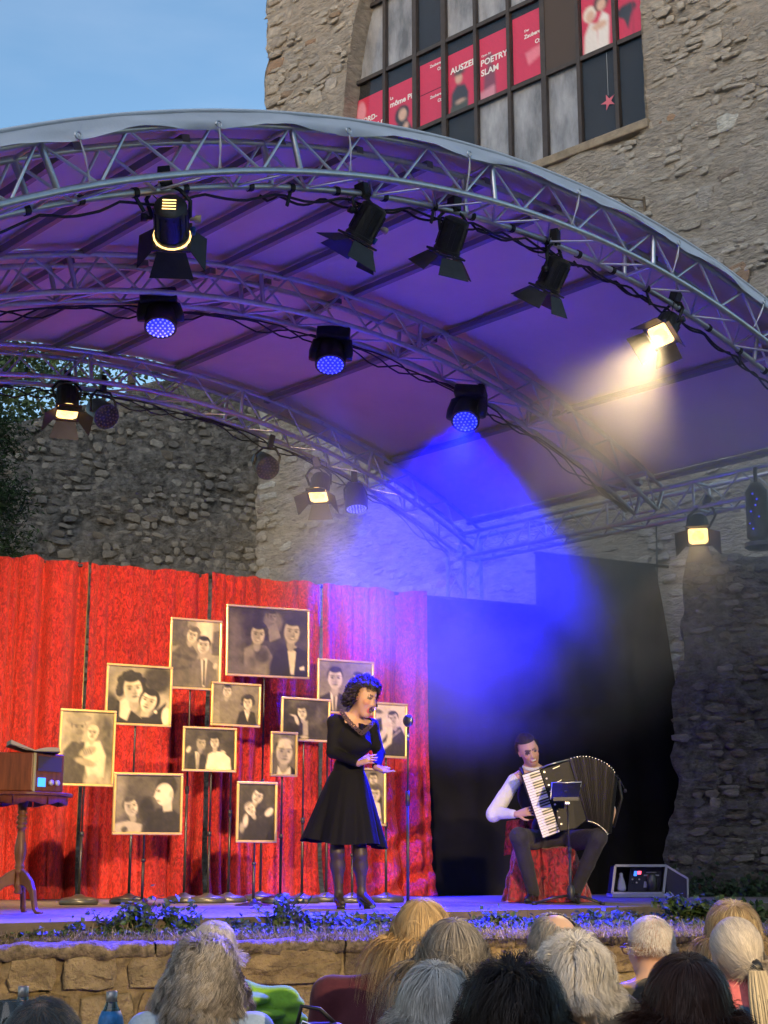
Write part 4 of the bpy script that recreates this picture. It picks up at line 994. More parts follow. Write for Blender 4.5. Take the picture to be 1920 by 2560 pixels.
frames = [  # key, TL, TR, BR, BL pixels, base pixel, flat base?, label
 ('gala', (566, 1511), (775, 1524), (771, 1698), (562, 1690), (650, 2252), 0, 'largest gold framed photograph, a woman and a man in a bow tie, at the top'),
 ('hug', (425, 1542), (556, 1553), (550, 1728), (421, 1722), (459, 2257), 0, 'upright gold framed photograph of a hugging couple, left of the largest picture'),
 ('cheeks', (266, 1656), (432, 1669), (426, 1818), (260, 1812), (321, 2260), 0, 'gold framed photograph of two faces pressed cheek to cheek'),
 ('baby', (150, 1770), (289, 1778), (284, 1968), (141, 1964), (196, 2262), 0, 'leftmost gold framed photograph, a man in a cap holding a baby'),
 ('laugh', (528, 1703), (652, 1711), (650, 1821), (525, 1813), (570, 2256), 0, 'gold framed photograph of a laughing pair just under the largest picture'),
 ('beret', (454, 1814), (591, 1821), (590, 1931), (456, 1929), (519, 2258), 0, 'gold framed photograph of a man beside a woman in a dark beret'),
 ('pensive', (703, 1740), (827, 1750), (822, 1857), (700, 1851), (754, 2258), 0, 'gold framed dark photograph of a pensive woman resting her chin, left of the singer'),
 ('man', (676, 1828), (744, 1831), (742, 1943), (674, 1941), (700, 2259), 0, 'small upright gold framed photograph of a single balding man'),
 ('twomen', (794, 1644), (936, 1657), (931, 1788), (790, 1784), (815, 2255), 0, 'gold framed photograph of two men in suits behind the singer\'s head'),
 ('guitar', (933, 1753), (1019, 1761), (1015, 1898), (931, 1893), (965, 2256), 0, 'rightmost gold framed photograph, a smiling man, next to the microphone'),
 ('profile', (284, 1931), (458, 1933), (453, 2088), (279, 2087), (354, 2266), 1, 'low gold framed photograph of a woman looking up at a man in profile'),
 ('embrace', (592, 1953), (694, 1955), (689, 2108), (587, 2106), (633, 2264), 1, 'lowest upright gold framed photograph of an embracing couple'),
 ('trio', (885, 1919), (964, 1921), (964, 2066), (885, 2065), (880, 2257), 0, 'narrow gold framed photograph of three men partly hidden by the singer\'s skirt'),
]
for key, tl, tr, br, bl, bpx, flat, lb in frames:
    B0 = PZ(*bpx, ZS); f0 = B0 + CN * .03
    c4 = [PP(*p, f0, CN) for p in (tl, tr, br, bl)]
    uu = [(p - f0).dot(CU) for p in c4]; w = ((uu[1] - uu[0]) + (uu[2] - uu[3])) / 2; h = ((c4[0].z - c4[3].z) + (c4[1].z - c4[2].z)) / 2
    uc = sum(uu) / 4; zc = sum(p.z for p in c4) / 4
    roll = math.atan2((c4[1].z - c4[0].z + c4[2].z - c4[3].z) / 2, w) * .6
    FU = CU * math.cos(roll) + UP * math.sin(roll); FV = UP * math.cos(roll) - CU * math.sin(roll)
    cen = f0 + CU * uc; cen.z = zc
    t = thing('photo_stand', lb, 'framed photo', B0, 'gold framed photographs on stands')
    fw = .022
    def fp(a, b_, d=0): return cen + FU * a + FV * b_ + CN * d
    b = MB(); b.prism([fp(-w / 2 + .01, -h / 2 + .01, -.006), fp(w / 2 - .01, -h / 2 + .01, -.006), fp(w / 2 - .01, h / 2 - .01, -.006), fp(-w / 2 + .01, h / 2 - .01, -.006)], CN * .009); brd = b.build('picture_board', M_backb, t)
    for (x0, x1, y0, y1) in ((-w / 2, w / 2, h / 2 - fw, h / 2), (-w / 2, w / 2, -h / 2, -h / 2 + fw), (-w / 2, -w / 2 + fw, -h / 2 + fw, h / 2 - fw), (w / 2 - fw, w / 2, -h / 2 + fw, h / 2 - fw)):
        b = MB(); b.prism([fp(x0, y0, -.008), fp(x1, y0, -.008), fp(x1, y1, -.008), fp(x0, y1, -.008)], CN * .03); b.build('frame_bar', M_gold, brd, bevel=.006)
    iw, ih = w - 2 * fw, h - 2 * fw
    P = Pic(iw, ih, .16); draw(key, P); P.mottle(.10, 13); P.mottle(.07, 29)
    print_mesh(P, fp(-iw / 2, ih / 2, .006), FU, FV, CN, iw, ih, M_print, brd, 'photograph')
    top = V((B0.x, B0.y, zc + h * .2))
    b = MB(); b.tube([B0 + UP * .02, B0 + UP * (.45 * (zc - ZS))], .0125, 10); b.build('lower_tube', M_stand, t, smooth=True)
    b = MB(); b.tube([B0 + UP * (.44 * (zc - ZS)), top], .009, 10); b.build('upper_tube', M_stand, t, smooth=True)
    b = MB(); b.tube([B0 + UP * (.43 * (zc - ZS)), B0 + UP * (.46 * (zc - ZS))], .018, 10); b.build('clutch', M_black, t, smooth=True)
    b = MB(); b.bar(top - CU * .06, top + CU * .06, .02, .03, CN); b.build('picture_clamp', M_black, t)
    b = MB()
    if flat: b.lathe([(.155, 0), (.155, .006), (.12, .014), (.04, .028), (.018, .055)], B0, 24)
    else: b.lathe([(.155, 0), (.168, .015), (.165, .035), (.14, .056), (.06, .068), (.018, .09)], B0, 26)
    b.build('round_base', M_sbase if not flat else M_stand, t, auto=50)
# ================================================================== TABLE, RADIO, BOOK
M_mahog = mat('mahogany', (.15, .04, .015), .38, noise=(6, .35, (6, 6, .7)), spec=.35)
M_oak = mat('turned_wood', (.15, .058, .017), .42, noise=(8, .3, (5, 5, .8)), spec=.35)
M_brass = mat('brass_trim', (.6, .42, .2), .3, metal=.8)
M_paper = mat('book_pages', (.40, .35, .26), .8)
M_cover = mat('book_cover', (.05, .035, .03), .6)
M_lcd = mat('blue_display', (.02, .08, .5), .3, emit=((.03, .2, 1), 1.6))
M_cream = mat('cream_dial', (.55, .5, .4), .4)
TB = PZ(42, 2283, ZS)
t = thing('pedestal_table', 'turned wooden pedestal table with carved apron at the left edge', 'table', TB)
ztop = PY(100, 1984, TB.y).z; TH = ztop - ZS
tw = (PY(181, 1984, TB.y).x - TB.x)
pts = []
for k in range(64):
    a = 2 * math.pi * k / 64; rr_ = tw * (1 - .03 * (1 + math.cos(8 * a)) / 2); pts.append(TB + V((math.cos(a) * rr_, math.sin(a) * rr_, TH - .022)))
MB().prism(pts, (0, 0, .022)).build('table_top', M_mahog, t, bevel=.006)
for k in range(8):
    a0, a1 = 2 * math.pi * k / 8 + .02, 2 * math.pi * (k + 1) / 8 - .02; r0 = tw * .9; p4 = []
    n_ = 8
    for j in range(n_ + 1):
        a = lerp(a0, a1, j / n_); dip = .062 - .02 * math.sin(math.pi * j / n_) ** 2
        p4.append((TB + V((math.cos(a) * r0, math.sin(a) * r0, TH - .022)), TB + V((math.cos(a) * r0, math.sin(a) * r0, TH - .022 - dip))))
    b = MB(); vs_ = [p for p, _ in p4] + [q for _, q in p4] + [p - (p - TB).normalized() * .02 for p, _ in p4]
    vs_ = [p for p, _ in p4] + [q for _, q in p4]; m_ = n_ + 1
    inn = [V((TB.x + (v.x - TB.x) * .94, TB.y + (v.y - TB.y) * .94, v.z)) for v in vs_]
    b.add(vs_ + inn, [(i, i + 1, m_ + i + 1, m_ + i) for i in range(n_)] + [(2 * m_ + i, 2 * m_ + i + 1, 3 * m_ + i + 1, 3 * m_ + i) for i in range(n_)] + [(m_ + i, m_ + i + 1, 3 * m_ + i + 1, 3 * m_ + i) for i in range(n_)])
    b.build('apron_panel', M_mahog, t, smooth=True)
prof = [(.020, .13), (.03, .14), (.022, .16), (.034, .18), (.036, .2), (.028, .215), (.028, .26), (.036, .27), (.038, .285), (.028, .3), (.036, .31), (.03, .325), (.026, .335), (.036, .37), (.041, .42), (.038, .46), (.026, .54), (.022, .57), (.034, .575), (.034, .59), (.026, .6), (.038, .61), (.038, .625), (.028, .635), (.036, .645), (.036, .66), (.024, .668), (.034, .68), (.034, .69), (.028, .70), (.036, TH - .07), (.05, TH - .022)]
MB().lathe(prof, TB, 20).build('turned_column', M_oak, t, smooth=True)
for k, ang in enumerate((-.30, 1.85, 3.75)):
    d = V((math.cos(ang - .25), math.sin(ang - .25) - .2, 0)).normalized(); b = MB(); n_ = d.cross(UP) * .017
    up_ = [(.03, .30), (.09, .27), (.15, .22), (.185, .16), (.20, .09), (.215, .035), (.245, .012), (.275, .018), (.28, .0)]
    lo_ = [(.25, -.0), (.215, .0), (.185, .03), (.165, .09), (.145, .135), (.10, .175), (.05, .19), (.03, .19)]
    pl = [TB + d * x + UP * z + n_ for x, z in up_ + lo_]; b.prism(pl, n_ * -2); b.build('cabriole_leg', M_oak, t, bevel=.007)
RD = V((.70, -.714, 0)).normalized(); RS_ = V((.714, .70, 0))            # radio front faces right towards the audience
zt = ztop + .002; rc = TB + V((0, 0, TH)); rh = PY(60, 1884, TB.y).z - ztop
c0 = PY(80, 1960, TB.y - .1); c0.z = zt                                       # near front corner
c1 = PY(128, 1960, TB.y + .02); c1.z = zt; fdir = (c1 - c0).normalized(); sdir = V((-fdir.y, fdir.x, 0)); sdir = V((-.97, -.12, 0)).normalized()
t = thing('wooden_radio', 'brown wooden table radio with a small blue display on the round table', 'radio', c0)
fw_ = (c1 - c0).length + .12; fdir = V((.55, .835, 0)).normalized(); bw = .42; fw_ = .30
pts = [c0, c0 + fdir * fw_, c0 + fdir * fw_ + sdir * bw, c0 + sdir * bw]
MB().prism([p + UP * .012 for p in pts], (0, 0, rh - .012)).build('cabinet', M_mahog, t, bevel=.008)
MB().prism([c0 + (p - c0) * 1.03 - fdir * .006 - sdir * .008 for p in pts], (0, 0, .012)).build('plinth', M_mahog, t, bevel=.004)
fn = V((fdir.y, -fdir.x, 0)); fn = fn if fn.x > 0 else -fn
b = MB(); b.prism([c0 - sdir * -.0 + fn * .0 + p for p in (fn * .0, fn * .012, fn * .012 + fdir * .022, fdir * .022)], (0, 0, rh)); b.build('corner_trim', M_brass, t, bevel=.004)
def rf(a, z, d=.003): return c0 + fdir * a + UP * z + fn * d
b = MB(); b.prism([rf(.04, rh * .55), rf(.27, rh * .55), rf(.27, rh * .92), rf(.04, rh * .92)], fn * .004); b.build('speaker_grille', M_cover, t)
b = MB(); b.prism([rf(.05, rh * .16), rf(.12, rh * .16), rf(.12, rh * .38), rf(.05, rh * .38)], fn * .005); b.build('display', M_lcd, t)
for a_ in (.17, .23):
    b = MB(); b.tube([rf(a_, rh * .27), rf(a_, rh * .27, .02)], .02, 12); b.build('dial_knob', M_cream, t, smooth=True)
# open book on top
bc = PY(82, 1880, TB.y); bc.z = zt + rh + .003
t = thing('open_book', 'open old book lying on top of the wooden radio', 'book', bc)
bu = V((.93, .36, 0)).normalized(); bv = V((-.36, .93, 0))
for sgn, nm in ((1, 1), (-1, -1)):
    pts = []
    for j in range(2):
        for k in range(9):
            q = k / 8; z_ = .034 * math.sin(min(1, q * 1.15) * math.pi * .5) * (1 - q * .45) + .012 + (.05 * q * q if sgn < 0 else 0)
            pts.append(bc + bu * sgn * q * .17 + bv * (-.12 + .24 * j) + UP * z_)
    b = MB(); base_ = [V((p.x, p.y, bc.z + .006 + (.045 * (i % 9 / 8) ** 2 if sgn < 0 else 0))) for i, p in enumerate(pts)]
    m_ = 18; b.add(pts + base_, [(i, i + 1, i + 10, i + 9) for i in range(8)] + [(i, i + 1, 18 + i + 1, 18 + i) for i in range(8)] + [(9 + i, 10 + i, 28 + i, 27 + i) for i in range(8)] + [(8, 17, 35, 26)])
    b.build('page_block', M_paper, t, smooth=False)
    b = MB(); b.prism([bc + bu * 0 - bv * .125, bc + bu * sgn * .175 - bv * .125 + UP * (.045 if sgn < 0 else 0), bc + bu * sgn * .175 + bv * .125 + UP * (.045 if sgn < 0 else 0), bc + bv * .125], (0, 0, .005)); b.build('cover_board', M_cover, t)
# ================================================================== MICROPHONE STAND
M_chrome = mat('chrome', (.7, .7, .72), .18, metal=1)
MS = PZ(1020, 2270, ZS)
t = thing('microphone_stand', 'round vintage microphone on a thin black stand right of the singer', 'microphone', MS)
b = MB(); b.lathe([(.14, 0), (.14, .01), (.13, .016), (.03, .022), (.016, .05)], MS, 26); b.build('round_base', M_black, t, auto=40)
mt = PY(1025, 1818, MS.y); b = MB(); b.tube([MS + UP * .03, MS + UP * .82], .0125, 10); b.build('lower_tube', M_black, t, smooth=True)
mh = MS + (mt - MS); mtop = V((MS.x + (mt.x - MS.x) * .3, MS.y, mt.z))
b = MB(); b.tube([MS + UP * .8, mtop], .008, 8); b.build('upper_tube', M_stand, t, smooth=True)
b = MB(); b.tube([MS + UP * .78, MS + UP * .90], .019, 10); b.build('clutch_grip', M_black, t, smooth=True)
b = MB(); b.tube([mtop - UP * .10, mtop - UP * .05], .010, 8); b.build('chrome_collar', M_chrome, t, smooth=True)
mc = mtop + UP * .052; md_ = V((-.85, -.5, 0)).normalized()
b = MB(); b.lathe([(.0, -.032), (.032, -.03), (.045, -.018), (.047, 0), (.045, .018), (.032, .03), (0, .032)], mc, 20, Matrix.Rotation(0, 3, 'Z') @ V((0, 0, 1)).rotation_difference(md_).to_matrix()); b.build('microphone_head', M_black, t, smooth=True)
b = MB(); ring = []; sx_ = md_.cross(UP).normalized()
for k in range(24):
    a = 2 * math.pi * k / 24; ring.append(mc + (sx_ * math.cos(a) + UP * math.sin(a)) * .048)
b.tube(ring, .006, 6, closed=True); b.build('chrome_ring', M_chrome, t, smooth=True)
# ================================================================== FLIGHT CASE
M_alu2 = mat('case_edging', (.42, .42, .44), .4, metal=.8)
M_panel = mat('case_panel', (.02, .02, .024), .5)
M_gear = mat('gear_face', (.022, .02, .05), .4)
M_ledr = mat('red_led', (.8, .05, .1), .4, emit=((1, .08, .15), 1.5)); M_ledb = mat('blue_screen', (.05, .2, .8), .4, emit=((.05, .2, 1), .8)); M_txt = mat('printed_text', (.45, .45, .6), .5)
FY = PZ(1600, 2243, ZS).y - .25
def fc(px, py): return PY(px, py, FY)
bl_, br_, trr, tll = fc(1530, 2233), fc(1658, 2230), fc(1664, 2164), fc(1541, 2168)
t = thing('flight_case', 'open black flight case with metal edges and sound gear by the broken wall', 'flight case', V((bl_.x, FY, ZS)))
x0, x1 = bl_.x, br_.x; zb = bl_.z; zt_ = trr.z; lean = trr.x - br_.x; dep = .32
def fcp(u_, v_, d=0): return V((lerp(x0, x1, u_) + lean * v_ * 1.2, FY + d, lerp(zb, zt_, v_)))
for (a, c) in (((0, 0), (1, 0)), ((1, 0), (1, 1)), ((1, 1), (0, 1)), ((0, 1), (0, 0))):
    b = MB(); b.bar(fcp(*a), fcp(*c), .025, .025, V((0, 1, 0))); b.build('edge_profile', M_alu2, t)
b = MB(); b.prism([fcp(0, 0, dep), fcp(1, 0, dep), fcp(1, 1, dep), fcp(0, 1, dep)], V((0, .012, 0))); b.build('back_panel', M_panel, t)
for a, c in (((0, 0), (1, 0)), ((1, 1), (0, 1)), ((0, 1), (0, 0)), ((1, 0), (1, 1))):
    b = MB(); b.prism([fcp(*a), fcp(*c), fcp(*c, dep), fcp(*a, dep)], (fcp(.5, .5) - (fcp(*a) + fcp(*c)) / 2).normalized() * .01); b.build('side_panel', M_panel, t)
b = MB(); b.prism([fcp(.34, .04, .12), fcp(.97, .04, .12), fcp(.97, .94, .12), fcp(.34, .94, .12)], V((0, .15, 0))); b.build('rack_mixer', M_gear, t)
for (u0, u1, v0, v1, m_, nm) in ((.42, .48, .62, .8, M_ledb, 'screen'), (.49, .56, .68, .8, M_ledr, 'red_lamp'), (.66, .86, .74, .77, M_txt, 'text_line'), (.62, .92, .62, .67, M_txt, 'text_line'), (.64, .7, .2, .42, M_txt, 'label_plate')):
    b = MB(); b.prism([fcp(u0, v0, .115), fcp(u1, v0, .115), fcp(u1, v1, .115), fcp(u0, v1, .115)], V((0, .004, 0))); b.build(nm, m_, t)
for q in range(8):
    b = MB(); p = fcp(.40 + (q % 4) * .045, .5 - (q // 4) * .12, .112); b.tube([p, p - V((0, .012, 0))], .009, 8); b.build('knob', M_cream if q % 3 == 0 else M_black, t)
b = MB(); p = fcp(.8, .08, .06); b.lathe([(.05, 0), (.055, .1), (.045, .16), (.02, .19)], V((p.x, p.y, zb + .02)), 14); b.build('speaker_cone', M_sbase, t, smooth=True)
hx = fcp(1, .5).x + .02
lidp = [V((hx, FY, zt_)), V((hx + .20, FY - .10 + .0, zt_ - .13)), V((hx + .19, FY - .10, zb - .09)), V((hx - .01, FY, zb))]
b = MB(); b.prism(lidp, V((.03, .05, 0))); b.build('lid_panel', M_panel, t)
for a, c in ((0, 1), (1, 2), (2, 3)):
    b = MB(); b.bar(lidp[a], lidp[c], .018, .018); b.build('lid_edge', M_alu2, t)
b = MB(); b.box((lerp(x0, x1, .5), FY + .12, (zb + ZS) / 2), (x1 - x0 + .02, .42, max(.02, zb - ZS - .01))); b.build('case_plinth', mat('pale_plinth', (.3, .3, .34), .6), t)
# white bag in the case
b = MB(); p = fcp(.2, .05, .05); b.lathe([(.04, 0), (.05, .03), (.035, .1), (.018, .15), (.02, .18), (0, .19)], V((p.x, p.y, zb + .02)), 12); b.build('white_cloth', mat('white_cloth', (.5, .5, .5), .8), t, smooth=True)
# ================================================================== WALL BRACKET ON THE TOWER
t = thing('wall_bracket', 'small rusty iron bracket fixed to the tower wall above the canopy', 'bracket', WPT(*wq(1612, 560)))
pw_ = [WPT(*wq(1616, 545), -.02), WPT(*wq(1612, 502), -.02), WPT(*wq(1612, 502), -.5) - WU * .3, WPT(*wq(1614, 530), -.02)]
b = MB(); b.bar(pw_[0], pw_[1] + UP * .05, .03, .03); b.build('wall_plate', M_fascia, t)
b = MB(); b.bar(pw_[1], pw_[2], .02, .02); b.build('arm', M_fascia, t); b = MB(); b.bar(pw_[3] - UP * .1, pw_[2].lerp(pw_[1], .3), .015, .015); b.build('stay', M_fascia, t)
# ================================================================== SIGNED-DISTANCE BODIES
def cap(p, q, ra, rb, col=0, k=.02): return ('c', np.array(p, float), np.array(q, float), ra, rb, col, k)
def elp(c, r, M=None, col=0, k=.02): return ('e', np.array(c, float), np.array(r, float), np.array(M if M is not None else np.eye(3), float), None, col, k)
def cut(pr, col=0): return ('-',) + pr
def sdf_mesh(prims, res, inflate=0.0):
    P = [p[1:] if p[0] == '-' else p for p in prims]
    lo = np.full(3, 1e9); hi = -lo.copy()
    def bb(p):
        if p[0] == 'c': return np.minimum(p[1] - p[3], p[2] - p[4]), np.maximum(p[1] + p[3], p[2] + p[4])
        r = np.abs(p[3]) @ p[2]; r = np.sqrt(((p[3] * p[2][None]) ** 2).sum(1)); return p[1] - r, p[1] + r
    for p, o in zip(P, prims):
        if o[0] == '-': continue
        a, b = bb(p); lo = np.minimum(lo, a); hi = np.maximum(hi, b)
    lo -= inflate + 3 * res; hi += inflate + 3 * res
    n = np.ceil((hi - lo) / res).astype(int) + 1
    D = np.full(n, .5, np.float32); best = np.full(n, 9., np.float32); I = np.zeros(n, np.int16)
    for p, o in zip(P, prims):
        a, b = bb(p); k = p[6]; mg = inflate + 2.5 * k + 3 * res
        i0 = np.clip(np.floor((a - mg - lo) / res).astype(int), 0, n - 1); i1 = np.clip(np.ceil((b + mg - lo) / res).astype(int) + 1, 1, n)
        if (i1 <= i0).any(): continue
        sl = tuple(slice(x, y) for x, y in zip(i0, i1))
        X = [(lo[d] + res * np.arange(i0[d], i1[d])).astype(np.float32) for d in range(3)]
        x, y, z = np.meshgrid(*X, indexing='ij')
        if p[0] == 'c':
            ba = (p[2] - p[1]); px, py, pz = x - p[1][0], y - p[1][1], z - p[1][2]
            t = np.clip((px * ba[0] + py * ba[1] + pz * ba[2]) / (ba @ ba + 1e-12), 0, 1)
            d = np.sqrt((px - t * ba[0]) ** 2 + (py - t * ba[1]) ** 2 + (pz - t * ba[2]) ** 2) - (p[3] + (p[4] - p[3]) * t)
        else:
            M = p[3]; px, py, pz = x - p[1][0], y - p[1][1], z - p[1][2]
            q = [(M[0, j] * px + M[1, j] * py + M[2, j] * pz) for j in range(3)]; r = p[2]
            k0 = np.sqrt((q[0] / r[0]) ** 2 + (q[1] / r[1]) ** 2 + (q[2] / r[2]) ** 2)
            k1 = np.sqrt((q[0] / r[0] ** 2) ** 2 + (q[1] / r[1] ** 2) ** 2 + (q[2] / r[2] ** 2) ** 2) + 1e-9
            d = k0 * (k0 - 1) / k1
        Ds = D[sl]
        if o[0] == '-':
            D[sl] = np.maximum(Ds, -d); m = (-d > Ds - .004); I[sl] = np.where(d < .006, p[5], I[sl]); continue
        h = np.clip(.5 + .5 * (Ds - d) / k, 0, 1); D[sl] = Ds * (1 - h) + d * h - k * h * (1 - h)
        bs = best[sl]; m = d < bs - (1e-4); best[sl] = np.where(m, d, bs); I[sl] = np.where(m, p[5], I[sl])
    D -= inflate
    # surface nets
    s = D < 0; nx, ny, nz = n - 1
    cs = [s[i:i + nx, j:j + ny, l:l + nz] for i in (0, 1) for j in (0, 1) for l in (0, 1)]
    cnt = sum(c.astype(np.int8) for c in cs); act = (cnt > 0) & (cnt < 8)
    ids = np.argwhere(act); vid = np.full(act.shape, -1, np.int32); vid[act] = np.arange(len(ids))
    acc = np.zeros((len(ids), 3), np.float32); num = np.zeros(len(ids), np.float32)
    co = [(i, j, l) for i in (0, 1) for j in (0, 1) for l in (0, 1)]
    val = [D[ids[:, 0] + c[0], ids[:, 1] + c[1], ids[:, 2] + c[2]] for c in co]
    for a in range(8):
        for b in range(a + 1, 8):
            df = np.abs(np.array(co[a]) - np.array(co[b]))
            if df.sum() != 1: continue
            x = (val[a] < 0) != (val[b] < 0); t = val[a] / (val[a] - val[b] + 1e-12); t = np.where(x, t, 0)
            pt = np.array(co[a])[None] + t[:, None] * (np.array(co[b]) - np.array(co[a]))[None]
            acc += np.where(x[:, None], pt, 0); num += x
    v = lo + (ids + acc / num[:, None]) * res
    ci = I[ids[:, 0], ids[:, 1], ids[:, 2]]
    F = []
    for ax in range(3):
        b_, c_ = [(1, 2), (2, 0), (0, 1)][ax]
        sl0 = [slice(1, m) for m in (nx, ny, nz)]; sl0[ax] = slice(0, (nx, ny, nz)[ax])
        A0_ = s[tuple(slice(q.start, q.stop) for q in sl0)]; sh = list(sl0); sh[ax] = slice(1, (nx, ny, nz)[ax] + 1)
        B0_ = s[tuple(sh)]; e = np.argwhere(A0_ != B0_); off = np.array([q.start for q in sl0]); e = e + off
        fl = s[e[:, 0], e[:, 1], e[:, 2]]
        eb = np.zeros(3, int); eb[b_] = 1; ec = np.zeros(3, int); ec[c_] = 1
        g = lambda q: vid[q[:, 0], q[:, 1], q[:, 2]]
        quad = np.stack([g(e - eb - ec), g(e - ec), g(e), g(e - eb)], 1)
        quad = np.where(fl[:, None], quad, quad[:, ::-1]); F.append(quad)
    f = np.concatenate(F); f = f[(f >= 0).all(1)]
    return v, f, ci
def build_sdf(name, prims, res, pal, m, parent, inflate=0.0, smooth_it=1, keep=None):
    v, f, ci = sdf_mesh(prims, res, inflate)
    if keep is not None:
        ok = keep(v); f = f[ok[f].all(1)]
        used = np.unique(f); mp = np.full(len(v), -1, int); mp[used] = np.arange(len(used)); v = v[used]; ci = ci[used]; f = mp[f]
    for _ in range(smooth_it):
        acc = np.zeros_like(v); num = np.zeros(len(v))
        for a, b in ((0, 1), (1, 2), (2, 3), (3, 0)):
            np.add.at(acc, f[:, a], v[f[:, b]]); np.add.at(num, f[:, a], 1); np.add.at(acc, f[:, b], v[f[:, a]]); np.add.at(num, f[:, b], 1)
        v = v * .5 + .5 * acc / np.maximum(num, 1)[:, None]
    cols = np.array([pal[i] for i in range(max(pal) + 1)] if isinstance(pal, dict) else pal, float)[ci]
    return npmesh(name, v, f, m, parent, cols)
M_skin = mat('skin', rough=.5, attr=True, spec=.4)
M_skin.node_tree.nodes['Principled BSDF'].inputs['Subsurface Weight'].default_value = .08
M_skin.node_tree.nodes['Principled BSDF'].inputs['Subsurface Radius'].default_value = (.02, .008, .004)
M_cloth = mat('woven_cloth', rough=.85, attr=True, spec=.2, noise=(60, .12), bump=(90, .3, .004), sheen=.15)
M_shirt = mat('shirt_cotton', rough=.8, attr=True, spec=.2, bump=(13, .9, .035))
M_trou = mat('trouser_cloth', rough=.8, attr=True, spec=.2, bump=(9, .8, .03), sheen=.1)
M_satin = mat('dress_cloth', rough=.8, attr=True, spec=.15, bump=(14, .3, .012))
M_hair = mat('hair_strands', rough=.5, attr=True, spec=.3)
M_shoe = mat('patent_leather', (.012, .012, .014), .2, spec=.6)
# palette for skin meshes: 0 skin 1 lips 2 dark (eyes, mouth) 3 brow/hair 4 stocking 5 blush/ear 6 eye white 7 shadow
def pal(skin, hair=(.02, .014, .01), stock=(.05, .03, .022), lip=None):
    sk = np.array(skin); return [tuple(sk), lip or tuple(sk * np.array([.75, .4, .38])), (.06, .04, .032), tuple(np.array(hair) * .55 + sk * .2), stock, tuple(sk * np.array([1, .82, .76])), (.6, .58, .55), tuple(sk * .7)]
def frame3(fwd, up):
    f = V(fwd).normalized(); r = f.cross(V(up)).normalized(); u = r.cross(f); return np.array([list(r), list(f), list(u)]).T    # columns right, forward, up
def head_prims(c, fwd, up, k=1.0, mouth='smile', ears=True, female=False):
    M = frame3(fwd, up); c = np.array(c, float)
    def L(x, y, z): return c + M @ (np.array([x, y, z]) * k)
    q = []
    q.append(elp(L(0, -.012, .030), np.array([.076, .094, .092]) * k, M, 0, .01))                   # cranium
    q.append(elp(L(0, .022, -.035), np.array([.062 if female else .066, .070, .088]) * k, M, 0, .03 * k))     # face
    q.append(elp(L(0, .050, -.098 if mouth != 'sing' else -.112), np.array([.030, .030, .024]) * k, M, 0, .03 * k))  # chin
    q.append(cap(L(0, .080, .004), L(0, .098, -.034), .009 * k, .012 * k, 0, .012 * k))               # nose
    q.append(elp(L(0, .088, -.040), np.array([.019, .013, .009]) * k, M, 0, .008 * k))
    for s in (-1, 1):
        q.append(elp(L(s * .036, .066, -.030), np.array([.022, .018, .020]) * k, M, 5, .02 * k))       # cheek
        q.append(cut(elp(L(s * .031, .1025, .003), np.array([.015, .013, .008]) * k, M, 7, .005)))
        q.append(elp(L(s * .031, .0765, .001), np.array([.0105, .0085, .0042]) * k, M, 2, .001))
        q.append(cap(L(s * .014, .090, .022), L(s * .046, .079, .025), .0034 * k, .0026 * k, 3, .003))
        if ears:
            q.append(elp(L(s * .077, -.008, -.005), np.array([.010, .018, .031]) * k, M, 5, .006))
    if mouth == 'sing':
        q.append(elp(L(0, .078, -.072), np.array([.024, .014, .024]) * k, M, 1, .008 * k))
        q.append(cut(elp(L(0, .094, -.073), np.array([.014, .020, .015]) * k, M, 2, .004)))
    elif mouth == 'smile':
        q.append(elp(L(0, .083, -.068), np.array([.028, .012, .0085]) * k, M, 1, .004)); q.append(elp(L(0, .0895, -.066), np.array([.020, .008, .0045]) * k, M, 6, .002))
    else: q.append(elp(L(0, .083, -.068), np.array([.024, .012, .008]) * k, M, 1, .004))
    return q, M, L
def hand_prims(wrist, fwd, back, side, k=1.0, curl=(.5, .4, .35, .4, .45), spread=.10, col=0):
    """fwd: direction of the fingers, back: normal of the back of the hand, side: +1 thumb to the right of fwd seen from the back"""
    f = V(fwd).normalized(); b = V(back); b = (b - f * b.dot(f)).normalized(); x = f.cross(b) * side; w = V(wrist); q = []
    kk = .085 * k
    q.append(cap(w, w + f * kk * .9, .024 * k, .027 * k, col, .012)); q.append(cap(w + f * kk * .35 - x * .016 * k, w + f * kk - x * .026 * k, .015 * k, .012 * k, col, .01))
    q.append(cap(w + f * kk * .3 + x * .014 * k, w + f * kk + x * .026 * k, .016 * k, .012 * k, col, .01))
    Ls = (.074, .082, .076, .058)
    for i in range(4):
        o = w + f * kk * .98 + x * (.028 - .0185 * i) * k; sp = spread * (1.5 - i)
        d = (f + x * sp).normalized(); c = curl[i + 1]; L_ = Ls[i] * k; r0 = (.0088, .0092, .0088, .0078)[i] * k; p = o
        for j, (fr, rr_) in enumerate(((.45, 1), (.30, .92), (.25, .82))):
            ang = c * (.5 + .55 * j); dd = (d * math.cos(ang) - b * math.sin(ang)).normalized(); nx_ = p + dd * L_ * fr
            q.append(cap(p, nx_, r0 * rr_, r0 * rr_ * .93, col, .0025)); p = nx_
    o = w + f * kk * .28 + x * .026 * k; d1 = (f * .75 + x * .8 - b * .25).normalized(); m1 = o + d1 * .042 * k; d2 = (f * (.95 - curl[0] * .3) + x * .35 - b * curl[0] * .8).normalized()
    q.append(cap(o, m1, .013 * k, .0105 * k, col, .008)); q.append(cap(m1, m1 + d2 * .034 * k, .0105 * k, .0085 * k, col, .003))
    return q
